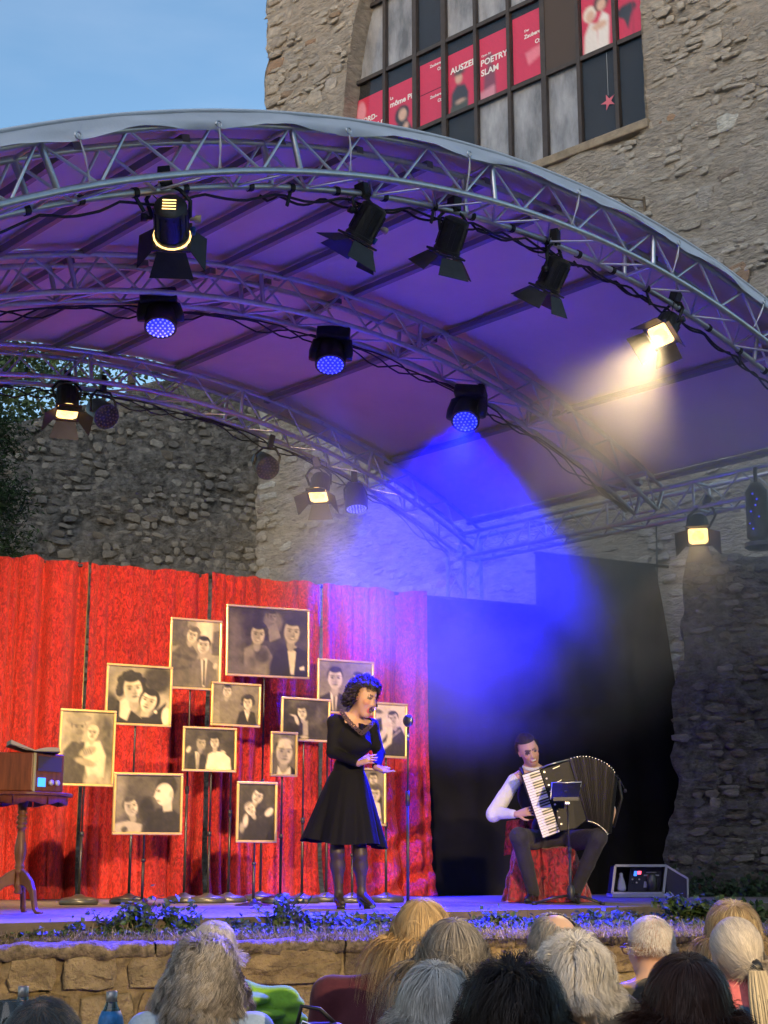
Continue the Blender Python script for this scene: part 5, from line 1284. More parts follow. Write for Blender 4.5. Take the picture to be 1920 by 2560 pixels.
# ------------------------------------------------------------------ hair strands
def strands(name, c, M, rad, n, length, m, parent, cols, seed=0, curl=0.0, lift=.012, grav=.5, comb=None, face=True, width=.003, steps=9, region=None, wave=0.0, face_y=.45, face_z=.30, zmin=-.6, stand=.12, lenvar=.3, crown=(0, -.35, .94), clump=.45, nclump=140, hug=.5):
    """ribbons that start on the scalp ellipsoid, run combed along it away from the crown, and hang below it"""
    rs = np.random.RandomState(seed); rad = np.array(rad, float)
    p = rs.normal(size=(n * 4, 3)); p /= np.linalg.norm(p, axis=1)[:, None]
    ok = p[:, 2] > zmin
    if face: ok &= ~((p[:, 1] > face_y) & (p[:, 2] < face_z))
    if region is not None: ok &= region(p)
    p = p[ok][:n]; n = len(p); G_ = min(nclump, n); cr = np.array(crown); cr = cr / np.linalg.norm(cr)
    nrm = p / rad; nrm /= np.linalg.norm(nrm, axis=1)[:, None]; x = p * rad
    Ln = np.full(n, float(length)) * rs.uniform(1 - lenvar, 1 + lenvar * .3, n); st = Ln / steps
    if comb is None:
        fl = p - cr * (p @ cr)[:, None]; fl /= np.linalg.norm(fl, axis=1)[:, None] + .15
    else: fl = comb(p); fl = fl / (np.linalg.norm(fl, axis=1)[:, None] + 1e-6)
    fl = fl - nrm * (fl * nrm).sum(1)[:, None]
    d = fl + nrm * stand + rs.normal(0, .07, p.shape); d /= np.linalg.norm(d, axis=1)[:, None]
    path = [x.copy()]; ph = rs.uniform(0, 6.28, n); fr = rs.uniform(.7, 1.3, n); G = M.T @ np.array([0, 0, -1.])
    gx = lambda q: np.stack([np.sin(q[:, 1] * 45 + q[:, 2] * 33 + seed), np.sin(q[:, 2] * 41 + q[:, 0] * 37), np.sin(q[:, 0] * 43 + q[:, 1] * 31)], 1)
    lf = lift * (.15 + .85 * rs.rand(n))
    for k in range(steps):
        d = d + G[None] * grav * .35 + gx(x) * wave; d /= np.linalg.norm(d, axis=1)[:, None]
        x = x + d * st[:, None]; e = rad + (lf * min(1, (k + 1) / 3.))[:, None]
        kq = np.sqrt(((x / e) ** 2).sum(1)); up_ = x[:, 2] > -.02
        f_ = np.where(kq < 1, 1 / np.maximum(kq, 1e-6), np.where(up_ & (kq > 1.0), lerp(1, 1 / kq, hug), 1)); nx = x * f_[:, None]
        d = d * .5 + (nx - path[-1]) / (st[:, None] + 1e-9) * .5; x = nx; path.append(x.copy())
    path = np.stack(path, 1)
    if clump:
        g = path[:G_]; gi = np.argmin(((p[:, None] - p[None, :G_]) ** 2).sum(2), 1); w = clump * (np.arange(steps + 1) / steps)[None, :, None] ** .8
        path = path * (1 - w) + (g[gi] + (path[:, :1] - g[gi][:, :1]) * .35) * w
        ph = ph[gi]; fr = fr[gi]
    if curl:
        s_ = np.arange(steps + 1)[None, :, None]; a = ph[:, None, None] + s_ * (1.5 * fr)[:, None, None]
        u = np.cross(np.broadcast_to(nrm[:, None], path.shape), np.gradient(path, axis=1)); u /= np.linalg.norm(u, axis=2)[..., None] + 1e-9
        path = path + (u * np.cos(a) + nrm[:, None] * (np.sin(a) + .6)) * curl * .012 * np.minimum(1, s_ / 2.)
    tg = np.gradient(path, axis=1); out = path / (rad ** 2); out = out + rs.normal(0, .15, (n, 1, 3)) * np.linalg.norm(out, axis=2, keepdims=True)
    sd = np.cross(tg, out); sd /= np.linalg.norm(sd, axis=2)[..., None] + 1e-9
    tp = np.linspace(1, .25, steps + 1)[None, :, None] * width * rs.uniform(.6, 1.3, n)[:, None, None]
    vv = np.stack([path - sd * tp, path + sd * tp], 2); vv = np.array(c) + vv @ M.T
    K_ = steps + 1; base = (np.arange(n) * K_ * 2)[:, None] + (np.arange(steps) * 2)[None]
    f = np.stack([base, base + 1, base + 3, base + 2], -1).reshape(-1, 4)
    C = np.array(cols, float); w_ = rs.uniform(0, 1, n)
    if clump: w_ = np.clip(.6 * rs.uniform(0, 1, G_)[gi] + .4 * w_, 0, .999)
    i0 = (w_ * (len(C) - 1)).astype(int); t = (w_ * (len(C) - 1) - i0)[:, None]
    cc = C[i0] * (1 - t) + C[np.minimum(i0 + 1, len(C) - 1)] * t; cc *= rs.uniform(.75, 1.2, (n, 1))
    return npmesh(name, vv.reshape(-1, 3), f, m, parent, np.repeat(cc, K_ * 2, 0))
def capmesh(name, c, M, rad, m, parent, col, face_y=.5, face_z=.35, zmin=-.55, res=.02, bump=.0):
    """opaque under-layer of hair: ellipsoid shell without the face"""
    b = MB(); nu, nv = 28, 20; pts = []
    for j in range(nv + 1):
        for i in range(nu):
            a = 2 * math.pi * i / nu; t = math.pi * j / nv; pts.append(np.array([math.cos(a) * math.sin(t), math.sin(a) * math.sin(t), math.cos(t)]))
    keep = [not ((p[1] > face_y and p[2] < face_z) or p[2] < zmin) for p in pts]
    fs = [(j * nu + i, j * nu + (i + 1) % nu, (j + 1) * nu + (i + 1) % nu, (j + 1) * nu + i) for j in range(nv) for i in range(nu)]
    fs = [q for q in fs if all(keep[k] for k in q)]
    w = [V(np.array(c) + M @ (p * np.array(rad) * (1 + bump * fbm(tuple(p), 2.5, 3)))) for p in pts]
    b.cur = tuple(col); b.add(w, fs); return b.build(name, m, parent, smooth=True, recalc=False)
# ================================================================== SINGER
Y1 = PZ(870, 2272, ZS).y
def J(px, py, dy=0.0): return PY(px, py, Y1 + dy)
singer = thing('person', 'singer in a black dress and heels, mouth open, hands held out', 'person', PZ(870, 2272, ZS))
SKIN1 = (.40, .225, .14)
fwd1 = V((.72, -.66, -.24)); up1 = V((.26, -.05, .96))
hp, HM, HL = head_prims(J(911, 1745, -.02), fwd1, up1, 1.12, 'sing', True, True)
nb, chest, waist, hipc = J(872, 1808, .03), J(882, 1850, .0), J(872, 1922, .02), J(868, 1965, .03)
shL, shR = J(838, 1806, -.04), J(928, 1815, .08)
elL, wrL = J(831, 1880, -.06), J(896, 1908, -.20)
elR, wrR = J(948, 1884, .03), J(941, 1918, -.14)
handL = hand_prims(wrL, J(925, 1898, -.24) - wrL, V((-.15, -.75, .6)), -1, .96, (.2, .25, .35, .3, .3), .16)
handR = hand_prims(wrR, J(975, 1932, -.20) - wrR, V((-.25, .35, -.9)), 1, .96, (.1, .2, .35, .3, .25), .16)
ankL, ankR = J(847, 2236, .02), J(904, 2228, .08)
kneL, kneR = J(843, 2130, -.02), J(900, 2136, .04)
body = hp + [cap(nb, J(894, 1775, 0), .058, .050, 0, .03), elp(chest, (.155, .115, .14), np.array(Matrix.Rotation(.35, 3, 'Z')), 0, .05), elp(waist, (.12, .10, .12), None, 0, .06), elp(hipc, (.16, .125, .13), None, 0, .05),
  cap(shL, nb, .055, .06, 0, .04), cap(shR, nb, .05, .06, 0, .04),
  cap(shL, elL, .050, .040, 0, .03), cap(elL, wrL, .038, .025, 0, .02), cap(shR, elR, .047, .039, 0, .03), cap(elR, wrR, .037, .025, 0, .02)] + handL + handR
for hpx, kn, an, toe in ((J(848, 1985, .03), kneL, ankL, J(856, 2263, -.14)), (J(892, 1985, .05), kneR, ankR, J(932, 2268, .0))):
    an = V(an); calf = V(kn).lerp(an, .32) + V((0, .015, 0)); heel = an + V((-.01, .02, -.045))
    body += [cap(hpx, kn, .080, .050, 4, .03), cap(kn, calf, .049, .052, 4, .04), cap(calf, an, .051, .030, 4, .04), cap(an, heel, .032, .028, 4, .02), cap(an + V((0, 0, -.02)), toe + V((0, 0, .018)), .033, .022, 4, .02)]
build_sdf('body', body, .0058, pal(SKIN1, stock=(.035, .022, .018), lip=(.42, .07, .06)), M_skin, singer)
# dress: bodice with sleeves (V neck) and flared skirt
Vn = J(904, 1832, -.15); dress = [elp(V(chest) + V((0, 0, -.0)), (.163, .122, .145), np.array(Matrix.Rotation(.35, 3, 'Z')), 0, .05), elp(V(J(900, 1862, -.085)), (.09, .035, .05), None, 0, .06), elp(waist, (.122, .108, .13), None, 0, .06), elp(hipc, (.165, .13, .12), None, 0, .05),
  cap(shL, V(shL).lerp(V(nb), .45), .060, .058, 0, .03), cap(shR, V(shR).lerp(V(nb), .45), .055, .055, 0, .03), cap(shL, elL, .058, .047, 0, .03), cap(elL, V(elL).lerp(wrL, .92), .045, .036, 0, .02), cap(shR, elR, .054, .046, 0, .03), cap(elR, V(elR).lerp(wrR, .92), .044, .036, 0, .02)]
dress += [cut(cap(J(888, 1790, -.09), Vn, .085, .012, 0, .01)), cut(cap(J(874, 1795, -.12), J(900, 1828, -.17), .05, .02, 0, .01)), cut(cap(J(922, 1796, -.02), Vn, .06, .014, 0, .01)), cut(elp(J(890, 1778, -.02), (.085, .09, .055), None, 0, .01))]
build_sdf('dress_bodice', dress, .0075, [(.0045, .004, .005)], M_satin, singer, smooth_it=2)
b = MB(); NU, NV = 120, 26; pts = []
cw, chm = V(J(870, 1928, .01)), V(J(857, 2108, .03))
for j in range(NV + 1):
    q = j / NV; c_ = cw.lerp(chm, q); rx = lerp(.128, .318, q ** .85); ry = lerp(.108, .27, q ** .85)
    for i in range(NU):
        a = 2 * math.pi * i / NU
        fo = 1 + q * (.075 * math.sin(7 * a + .7) + .04 * math.sin(13 * a + 1.9) + .02 * math.sin(23 * a)); dz = -.018 * q * math.sin(a * 3 + .4) - .03 * q * math.cos(a)
        pts.append(c_ + V((math.cos(a) * rx * fo, math.sin(a) * ry * fo, dz)))
b.cur = (.0045, .004, .005)
b.add(pts, [(j * NU + i, j * NU + (i + 1) % NU, (j + 1) * NU + (i + 1) % NU, (j + 1) * NU + i) for j in range(NV) for i in range(NU)])
b.build('dress_skirt', M_satin, singer, smooth=True)
# lace along the neckline
M_lace = mat('brown_lace', (.07, .04, .045), .7)
b = MB(); edge = [J(853, 1778, -.09), J(864, 1794, -.15), J(880, 1812, -.175), J(904, 1834, -.165), J(921, 1820, -.12), J(934, 1806, -.04)]
for i in range(len(edge) - 1):
    for q in range(6):
        p = V(edge[i]).lerp(V(edge[i + 1]), q / 6) + V((0, -.012, 0)); r0 = .012 + .004 * (q % 2)
        ring = [p + V((math.cos(2 * math.pi * k / 8) * r0, -.002 * math.sin(k), math.sin(2 * math.pi * k / 8) * r0)) for k in range(8)]
        b.tube(ring, .0035, 4, closed=True)
props(b.build('lace_trim', M_lace, singer), kind='stuff')
# shoes
for an, toe in ((ankL, J(856, 2263, -.14)), (ankR, J(932, 2268, .0))):
    an = V(an); toe = V(toe); toe.z = ZS + .02; hl_ = V((an.x, an.y + .03, ZS + .075)); ball = hl_.lerp(toe, .62); ball.z = ZS + .022
    d_ = (toe - hl_); d_.z = 0; d_.normalize()
    sh = [cap(hl_ + V((0, 0, -.005)), ball, .034, .036, 0, .02), cap(ball, toe + d_ * .01, .034, .020, 0, .015), cap(hl_ + V((0, 0, .02)), hl_ - d_ * .005, .036, .034, 0, .01), cap(hl_ - d_ * .012 + V((0, 0, -.01)), V((hl_.x, hl_.y, ZS + .012)) - d_ * .02, .018, .009, 0, .01),
          cut(cap(hl_ + V((0, 0, .075)), ball + V((0, 0, .075)) , .05, .045, 0, .005))]
    build_sdf('shoe', sh, .006, [(.012, .012, .014)], M_shoe, singer)
hc = HL(0, -.022, .03); R1 = np.array([.084, .100, .098]) * 1.08
capmesh('hair_cap', hc, HM, R1 * 1.0, M_hair, singer, (.010, .007, .008), .34, .6, -.75)
strands('hair', hc, HM, R1, 2200, .085, M_hair, singer, [(.012, .008, .010), (.03, .02, .022), (.008, .006, .008)], 3, curl=1.2, lift=.03, grav=.4, width=.0035, steps=12, face_y=.30, face_z=.62, zmin=-.75, stand=.5, clump=.85, nclump=230, hug=.2)
b = MB(); e0 = V(HL(-.082, -.005, -.02)); e1 = V(HL(-.05, .085, -.06)); b.tube([e0, e0.lerp(e1, .5) + V(HM[:, 0]) * -.018, e1], .0028, 6); b.tube([e1, e1 + (e1 - e0).normalized() * .008], .006, 6)
b.build('headset_microphone', mat('skin_tone_mic', (.55, .40, .30), .5), singer, smooth=True)
# ================================================================== ACCORDION PLAYER
Y2 = PZ(1330, 2258, ZS).y
def K(px, py, dy=0.0): return PY(px, py, Y2 + dy)
player = thing('person', 'seated musician in white shirt and dark waistcoat playing an accordion', 'person', PZ(1380, 2258, ZS))
SKIN2 = (.56, .33, .22)
hp2, HM2, HL2 = head_prims(K(1321, 1876, .10), V((.20, -.93, -.30)), V((-.30, -.18, .93)), 1.12, 'smile')
nk, ch2, wa2 = K(1330, 1925, .18), K(1345, 1985, .24), K(1372, 2070, .34)
sL2, eL2, wL2 = K(1286, 1952, .16), K(1236, 2032, .02), K(1292, 2036, -.16)
sR2, eR2, wR2 = K(1408, 1950, .24), K(1505, 2000, .22), K(1532, 2026, .10)
hL2 = hand_prims(wL2, K(1352, 2020, -.22) - wL2, V((-.1, -.95, .25)), 1, 1.05, (.3, .35, .4, .4, .45), .13)
hR2 = hand_prims(wR2, K(1537, 2062, .02) - wR2, V((.9, -.3, .1)), 1, 1.0, (.4, .6, .7, .7, .7), .05)
aL2, aR2 = K(1334, 2232, .06), K(1440, 2226, .10); kL2, kR2 = K(1297, 2092, -.22), K(1496, 2094, -.16); hipL, hipR = K(1352, 2103, .32), K(1418, 2103, .34)
b2 = hp2 + [cap(nk, HL2(0, -.02, -.06), .060, .056, 0, .03), elp(ch2, (.17, .12, .19), np.array(Matrix.Rotation(.25, 3, 'Y')), 0, .05), elp(wa2, (.15, .115, .14), None, 0, .05), cap(sL2, nk, .06, .065, 0, .04), cap(sR2, nk, .06, .065, 0, .04), cap(sL2, eL2, .052, .043, 0, .02), cap(eL2, wL2, .042, .028, 0, .02), cap(sR2, eR2, .052, .043, 0, .02), cap(eR2, wR2, .042, .028, 0, .02),
   cap(hipL, kL2, .085, .062, 4, .03), cap(kL2, aL2, .058, .04, 4, .02), cap(hipR, kR2, .085, .062, 4, .03), cap(kR2, aR2, .058, .04, 4, .02)] + hL2 + hR2
build_sdf('body', b2, .0062, pal(SKIN2, hair=(.025, .016, .012), stock=(.02, .02, .025)), M_skin, player)
WHITE = (.72, .71, .74)
shirt = [cap(sL2, eL2, .066, .062, 0, .02), cap(V(sL2).lerp(V(eL2), .5), V(eL2) + V((-.01, 0, -.02)), .06, .066, 0, .03), cap(eL2, V(eL2).lerp(V(wL2), .85), .062, .040, 0, .02), cap(sR2, eR2, .066, .058, 0, .02), cap(eR2, V(eR2).lerp(V(wR2), .85), .056, .040, 0, .02), cap(V(nk) + V((0, 0, -.02)), V(nk) + V((-.006, -.01, .035)), .078, .066, 0, .02), elp(ch2, (.180, .130, .198), np.array(Matrix.Rotation(.25, 3, 'Y')), 0, .03), cut(cap(V(nk) + V((0, -.0, .03)), V(nk) + V((-.02, -.03, .14)), .058, .075, 0, .01)), cut(cap(V(nk) + V((0, -.1, .05)), V(nk) + V((.0, -.12, -.02)), .03, .01, 0, .01))]
build_sdf('white_shirt', shirt, .008, [WHITE], M_shirt, player, smooth_it=2)
vest = [elp(ch2, (.188, .138, .205), np.array(Matrix.Rotation(.25, 3, 'Y')), 0, .05), elp(wa2, (.158, .125, .15), None, 0, .05), cap(V(sL2).lerp(V(nk), .3), V(nk).lerp(V(ch2), .2), .062, .07, 0, .03), cap(V(sR2).lerp(V(nk), .3), V(nk).lerp(V(ch2), .2), .062, .07, 0, .03), cut(cap(K(1335, 1930, .02), K(1352, 1985, -.02), .07, .015, 0, .01)), cut(cap(V(nk), V(nk) + V((0, 0, .1)), .075, .08, 0, .01)), cut(elp(V(sL2) + V((-.035, 0, -.02)), (.055, .09, .085), None, 0, .01))]
build_sdf('waistcoat', vest, .009, [(.016, .016, .024)], M_cloth, player, smooth_it=1)
TRO = (.040, .037, .045)
tro = [elp(V(wa2) + V((.01, .0, -.1)), (.17, .14, .10), None, 0, .05)]
for hip_, kn_, an_ in ((hipL, kL2, aL2), (hipR, kR2, aR2)):
    tro += [cap(hip_, kn_, .100, .078, 0, .03), cap(kn_, V(kn_).lerp(V(an_), .5), .076, .066, 0, .02), cap(V(kn_).lerp(V(an_), .5), an_, .066, .055, 0, .02), elp(V(kn_) + V((0, .0, .01)), (.075, .075, .07), None, 0, .02)]
build_sdf('trousers', tro, .009, [TRO], M_trou, player, smooth_it=2)
for an_, toe in ((aL2, K(1318, 2256, -.16)), (aR2, K(1436, 2252, -.12))):
    an_ = V(an_); h0 = V((an_.x, an_.y + .03, ZS + .04)); toe = V(toe); toe.z = ZS + .028
    build_sdf('shoe', [cap(an_ + V((0, 0, -.03)), h0, .045, .040, 0, .02), cap(h0, h0.lerp(toe, .6), .040, .044, 0, .02), cap(h0.lerp(toe, .6), toe, .044, .030, 0, .02), elp(h0.lerp(toe, .5) + V((0, 0, -.022)), (.05, .13, .012), None, 0, .01)], .008, [(.012, .012, .013)], M_shoe, player)
b = MB(); cr0 = V(nk) + V((-.004, -.012, .035)); b.tube([cr0 + V((math.cos(2 * math.pi * k / 20) * .072, math.sin(2 * math.pi * k / 20) * .066, -.012 - .022 * math.sin(2 * math.pi * k / 20) * -1)) for k in range(20)], .019, 8, closed=True); b.cur = WHITE; b.c = [WHITE] * len(b.v); b.build('shirt_collar', M_shirt, player, smooth=True)
hc2 = HL2(0, -.024, .034); R2 = np.array([.080, .100, .094]) * 1.17
capmesh('hair_cap', hc2, HM2, R2, M_hair, player, (.022, .014, .010), .35, .45, -.35)
strands('hair', hc2, HM2, R2, 1400, .06, M_hair, player, [(.02, .013, .010), (.05, .032, .022), (.03, .02, .014)], 8, lift=.014, grav=.05, comb=lambda p: np.stack([p[:, 0] * .2, -np.ones(len(p)) * .9, np.where(p[:, 1] > .2, .6, -.3)], 1), width=.002, steps=6, face_y=.30, face_z=.50, zmin=-.35, stand=.3)
# ------------------------------------------------------------------ accordion
M_acc = mat('accordion_celluloid', (.007, .007, .009), .45, spec=.2)
M_ivory = mat('ivory_keys', (.78, .74, .66), .3); M_ebony = mat('ebony_keys', (.012, .012, .012), .3)
M_bell = mat('bellows_card', (.055, .048, .036), .55); M_bell2 = mat('bellows_tape', (.10, .088, .065), .45)
M_steel = mat('accordion_steel', (.45, .43, .42), .3, metal=1)
YA = -.30                                                                 # depth of the keyboard face from Y2
acc = thing('accordion', 'black piano accordion with spread bellows on the musician\'s lap', 'accordion', K(1420, 2080, YA))
def Q(px, py, dy=0.0): return V(K(px, py, YA + dy))
kTL, kTR, kBR, kBL = Q(1306, 1938), Q(1349, 1924), Q(1400, 2079), Q(1358, 2095)
def kb(a, b_, dy=0.0): return kTL.lerp(kTR, a).lerp(kBL.lerp(kBR, a), b_) + V((0, dy, 0))
b = MB(); b.prism([kb(-.04, -.015, .02), kb(1.02, -.015, .02), kb(1.02, 1.01, .02), kb(-.04, 1.01, .02)], V((0, .05, 0))); b.build('keyboard_bed', M_acc, acc, bevel=.006)
NK = 24
for i in range(NK):
    b = MB(); v0, v1 = (i + .05) / NK, (i + .93) / NK; b.prism([kb(0, v0), kb(.98, v0), kb(.98, v1), kb(0, v1)], V((0, .018, 0))); b.build('white_key', M_ivory, acc)
for i in range(NK - 1):
    if i % 7 in (2, 6): continue
    b = MB(); c_ = (i + 1) / NK; b.prism([kb(.40, c_ - .011, -.014), kb(.98, c_ - .011, -.014), kb(.98, c_ + .011, -.014), kb(.40, c_ + .011, -.014)], V((0, .013, 0))); b.build('black_key', M_ebony, acc)
# treble case between keyboard and bellows
bT, bB = Q(1424, 1900, .04), Q(1468, 2050, .04)
b = MB(); b.prism([kTR + V((0, .012, 0)), Q(1372, 1913, .0), bT, bB, Q(1440, 2072, .02), kBR + V((0, .012, 0))], V((0, .26, 0))); b.build('treble_case', M_acc, acc, bevel=.008)
def tc_(a, v, dy): return kTR.lerp(bT, a).lerp(kBR.lerp(bB, a), v) + V((0, dy, 0))
b = MB(); b.prism([tc_(.35, .04, .012), tc_(.95, .0, .012), tc_(.95, .30, .012), tc_(.35, .36, .012)], V((0, .012, 0))); b.build('grille', mat('grille', (.03, .035, .035), .3, metal=.6), acc)
for i in range(5):
    b = MB(); v_ = .05 + i * .055; b.bar(tc_(.4, v_, .006), tc_(.92, v_ - .02, .006), .006, .006); b.build('grille_bar', M_steel if i in (0, 4) else M_acc, acc)
for i in range(9):
    b = MB(); p = tc_(.12, .06 + i * .105, .0); b.tube([p, p - V((0, .012, 0))], .0085, 8); b.build('register_switch', M_steel if i % 2 == 0 else M_ivory, acc)
b = MB(); b.tube([kTR + V((.0, .03, .012)), Q(1385, 1908, .02), Q(1398, 1905, .03), bT + V((0, .05, .006))], .007, 8); b.build('top_trim', M_steel, acc, smooth=True)
# bellows: fan of folds between the treble case and the bass case
topc = [Q(1424, 1900, .04), Q(1440, 1896, .05), Q(1456, 1894, .05), Q(1472, 1896, .06), Q(1488, 1900, .07), Q(1504, 1907, .08), Q(1518, 1915, .09), Q(1530, 1925, .10), Q(1537, 1937, .12)]
botc = [Q(1468, 2050, .04), Q(1474, 2050, .05), Q(1481, 2052, .05), Q(1488, 2055, .06), Q(1495, 2059, .07), Q(1502, 2064, .08), Q(1509, 2070, .09), Q(1515, 2076, .10), Q(1520, 2084, .12)]
def curve(P_, t):
    x = t * (len(P_) - 1); i = min(int(x), len(P_) - 2); return V(P_[i]).lerp(V(P_[i + 1]), x - i)
NF_ = 17
for i in range(NF_):
    t0, t1 = i / NF_, (i + 1) / NF_; tm = (t0 + t1) / 2; b = MB()
    a0, a1, am = curve(topc, t0), curve(topc, t1), curve(topc, tm); c0_, c1_, cm = curve(botc, t0), curve(botc, t1), curve(botc, tm)
    ou = (am - cm).normalized() * .012; fr_ = V((0, -.018, 0)); bkv = V((0, .24, 0))
    ring = lambda a, c, g: [a + (ou if g else V()) + (fr_ if g else V()), a + (ou if g else V()) + bkv - (fr_ if g else V()), c - (ou if g else V()) + bkv - (fr_ if g else V()), c - (ou if g else V()) + (fr_ if g else V())]
    vs_ = ring(a0, c0_, 0) + ring(am, cm, 1) + ring(a1, c1_, 0)
    b.add(vs_, [(j * 4 + k, j * 4 + (k + 1) % 4, (j + 1) * 4 + (k + 1) % 4, (j + 1) * 4 + k) for j in range(2) for k in range(4)])
    b.build('bellows_fold', M_bell2 if i % 4 == 0 else M_bell, acc)
    for p_ in (am + ou + fr_, cm - ou + fr_):
        b = MB(); b.box(p_, (.009, .012, .012), Matrix.Rotation(.4, 3, 'Y')); b.build('corner_tip', M_steel, acc, bevel=.003)
eT, eB = Q(1537, 1937, .10), Q(1520, 2084, .10); ex = V((.035, .02, 0))
b = MB(); b.prism([eT, eT + ex, eB + ex, eB], V((0, .28, 0))); b.build('bass_case', M_acc, acc, bevel=.008)
b = MB(); b.tube([eT + ex + V((.01, .05, -.05)), eT + ex + V((.035, .08, -.2)), eB + ex + V((.03, .08, .06))], .014, 6); b.build('bass_strap', M_cable, acc, smooth=True)
b = MB(); g0 = eT + V((.01, .0, -.01)); b.tube([g0, g0 + V((.03, -.02, -.03)), V(K(1558, 1966, -.2)), V(K(1563, 1976, -.2))], .0035, 6); b.build('gooseneck', M_cable, acc, smooth=True)
b = MB(); p = V(K(1563, 1977, -.2)); b.lathe([(0, -.018), (.012, -.012), (.014, 0), (.01, .014), (0, .018)], p, 10); b.build('clip_microphone', M_black, acc, smooth=True)
for sx in (-.06, .06):
    b = MB(); s0 = V(sL2 if sx < 0 else sR2).lerp(V(nk), .35); b.tube([s0 + V((0, .08, .02)), s0 + V((0, -.05, .075)), s0 + V((.02, -.14, .0)), Q(1378 + sx * 100, 1935, .12)], .017, 6); b.build('shoulder_strap', M_cable, acc, smooth=True)
# ------------------------------------------------------------------ draped chair
sc_ = V(K(1378, 2250, .34)); sc_.z = ZS; seat_z = K(1378, 2118, .05).z - .0
ch = thing('draped_chair', 'chair draped in red crushed velvet under the accordion player', 'chair', sc_)
b = MB(); NU, NV = 96, 22; pts = []
x0_, x1_ = K(1258, 2240, .0).x, K(1492, 2240, .0).x; cx_ = (x0_ + x1_) / 2; hw = (x1_ - x0_) / 2
for j in range(NV + 1):
    q = j / NV; z_ = lerp(seat_z, ZS + .006, max(0, (q - .12) / .88)); g = .74 + .26 * q ** .8 if q > .12 else .74 * (q / .12) ** .5
    for i in range(NU):
        a = 2 * math.pi * i / NU; ca, sa = math.cos(a), math.sin(a); sq_ = 1 / max(abs(ca), abs(sa)) ** .6
        fo = 1 + max(0, q - .12) * (.13 * math.sin(9 * a + .5 * math.sin(3 * a)) + .10 * math.sin(17 * a + 1) + .04 * math.sin(29 * a))
        pts.append(V((cx_ + ca * sq_ * hw * .85 * g * fo, sc_.y + .0 + sa * sq_ * .26 * g * fo, z_ + .01 * math.sin(5 * a) * (1 - q))) + V((ca, sa, 0)) * (.05 * fbm((a * 2, z_ * 6, 0), 1, 4) * q))
b.add(pts, [(j * NU + i, j * NU + (i + 1) % NU, (j + 1) * NU + (i + 1) % NU, (j + 1) * NU + i) for j in range(NV) for i in range(NU)])
M_velvet2 = mat('red_velvet_gloss', (.50, .016, .022), .25, noise=(24, .5), bump=(26, 1.0, .03), sheen=.4, spec=.6); crush(M_velvet2, (.10, .003, .006), (.52, .02, .024), 20)
b.build('velvet_drape', M_velvet2, ch, smooth=True)
b = MB(); pts = []
for j in range(13):
    for i in range(25):
        u_ = i / 24; z_ = lerp(seat_z - .05, K(1290, 2046, .4).z, j / 12); xx = lerp(K(1268, 2050, .5).x + (.03 * (1 - j / 12)) * -1, K(1440, 2050, .5).x, u_)
        pts.append(V((xx, sc_.y + .27 + .03 * math.sin(u_ * 22) - .03 * math.sin(math.pi * u_), z_ - .02 * (abs(u_ - .5) * 2) ** 4)))
b.grid(pts, 25, 13); b.build('back_drape', M_velvet2, ch, smooth=True)
for dx in (-1, 1):
    for dy in (-1, 1):
        b = MB(); b.tube([V((cx_ + dx * hw * .45, sc_.y + dy * .17, ZS)), V((cx_ + dx * hw * .45, sc_.y + dy * .17, seat_z - .02))], .018, 8); b.build('leg', M_fascia, ch)
# ------------------------------------------------------------------ music stand
ms0 = PZ(1428, 2262, ZS); YM = ms0.y
def Mm(px, py, dy=0.0): return PY(px, py, YM + dy)
t = thing('music_stand', 'black tripod music stand with a tablet holder before the accordion player', 'music stand', V((ms0.x, YM, ZS)))
mb0 = V((ms0.x, YM, ZS + .09)); mtp = V(Mm(1424, 2008)); mtp = V((ms0.x - .01, YM, mtp.z))
b = MB(); b.tube([mb0 - UP * .03, mb0 + UP * .35], .013, 10); b.build('lower_tube', M_black, t, smooth=True)
b = MB(); b.tube([mb0 + UP * .3, mtp], .009, 10); b.build('upper_tube', M_stand, t, smooth=True)
b = MB(); b.tube([mb0 + UP * .34, mb0 + UP * .39], .018, 10); b.build('clutch', M_black, t, smooth=True)
b = MB(); b.lathe([(.022, -.05), (.034, -.03), (.034, .04), (.02, .07)], mb0, 12); b.build('leg_hub', M_black, t, auto=40)
for tgt in (Mm(1336, 2262, -.05), Mm(1506, 2266, -.10), Mm(1445, 2262, .3)):
    e_ = V(tgt); e_.z = ZS + .012; b = MB(); b.tube([mb0 + UP * -.01, mb0.lerp(e_, .5) + UP * .006, e_], .011, 8); b.build('leg', M_stand, t, smooth=True)
    b = MB(); b.tube([mb0.lerp(e_, .94), e_ + (e_ - mb0).normalized() * .02], .015, 8); b.build('rubber_foot', M_cable, t, smooth=True)
b = MB(); b.box(mtp + UP * .01, (.05, .04, .05)); b.build('tilt_joint', M_steel, t, bevel=.008)
pc = [V(Mm(1380, 1957, .05)), V(Mm(1454, 1955, .05)), V(Mm(1446, 1997, -.06)), V(Mm(1376, 1998, -.06))]
b = MB(); b.prism(pc, V((0, .008, .004))); b.build('tablet', M_ledface, t, bevel=.003)
b = MB(); b.tube([pc[3], pc[0], pc[1], pc[1].lerp(pc[2], .3)], .006, 8); b.build('holder_rim', M_steel, t, smooth=True)
b = MB(); b.bar(pc[3].lerp(pc[2], .1), pc[2], .02, .03); b.build('holder_ledge', M_black, t)
b = MB(); b.bar(mtp, (pc[0] + pc[2]) / 2, .02, .02); b.build('holder_arm', M_black, t)
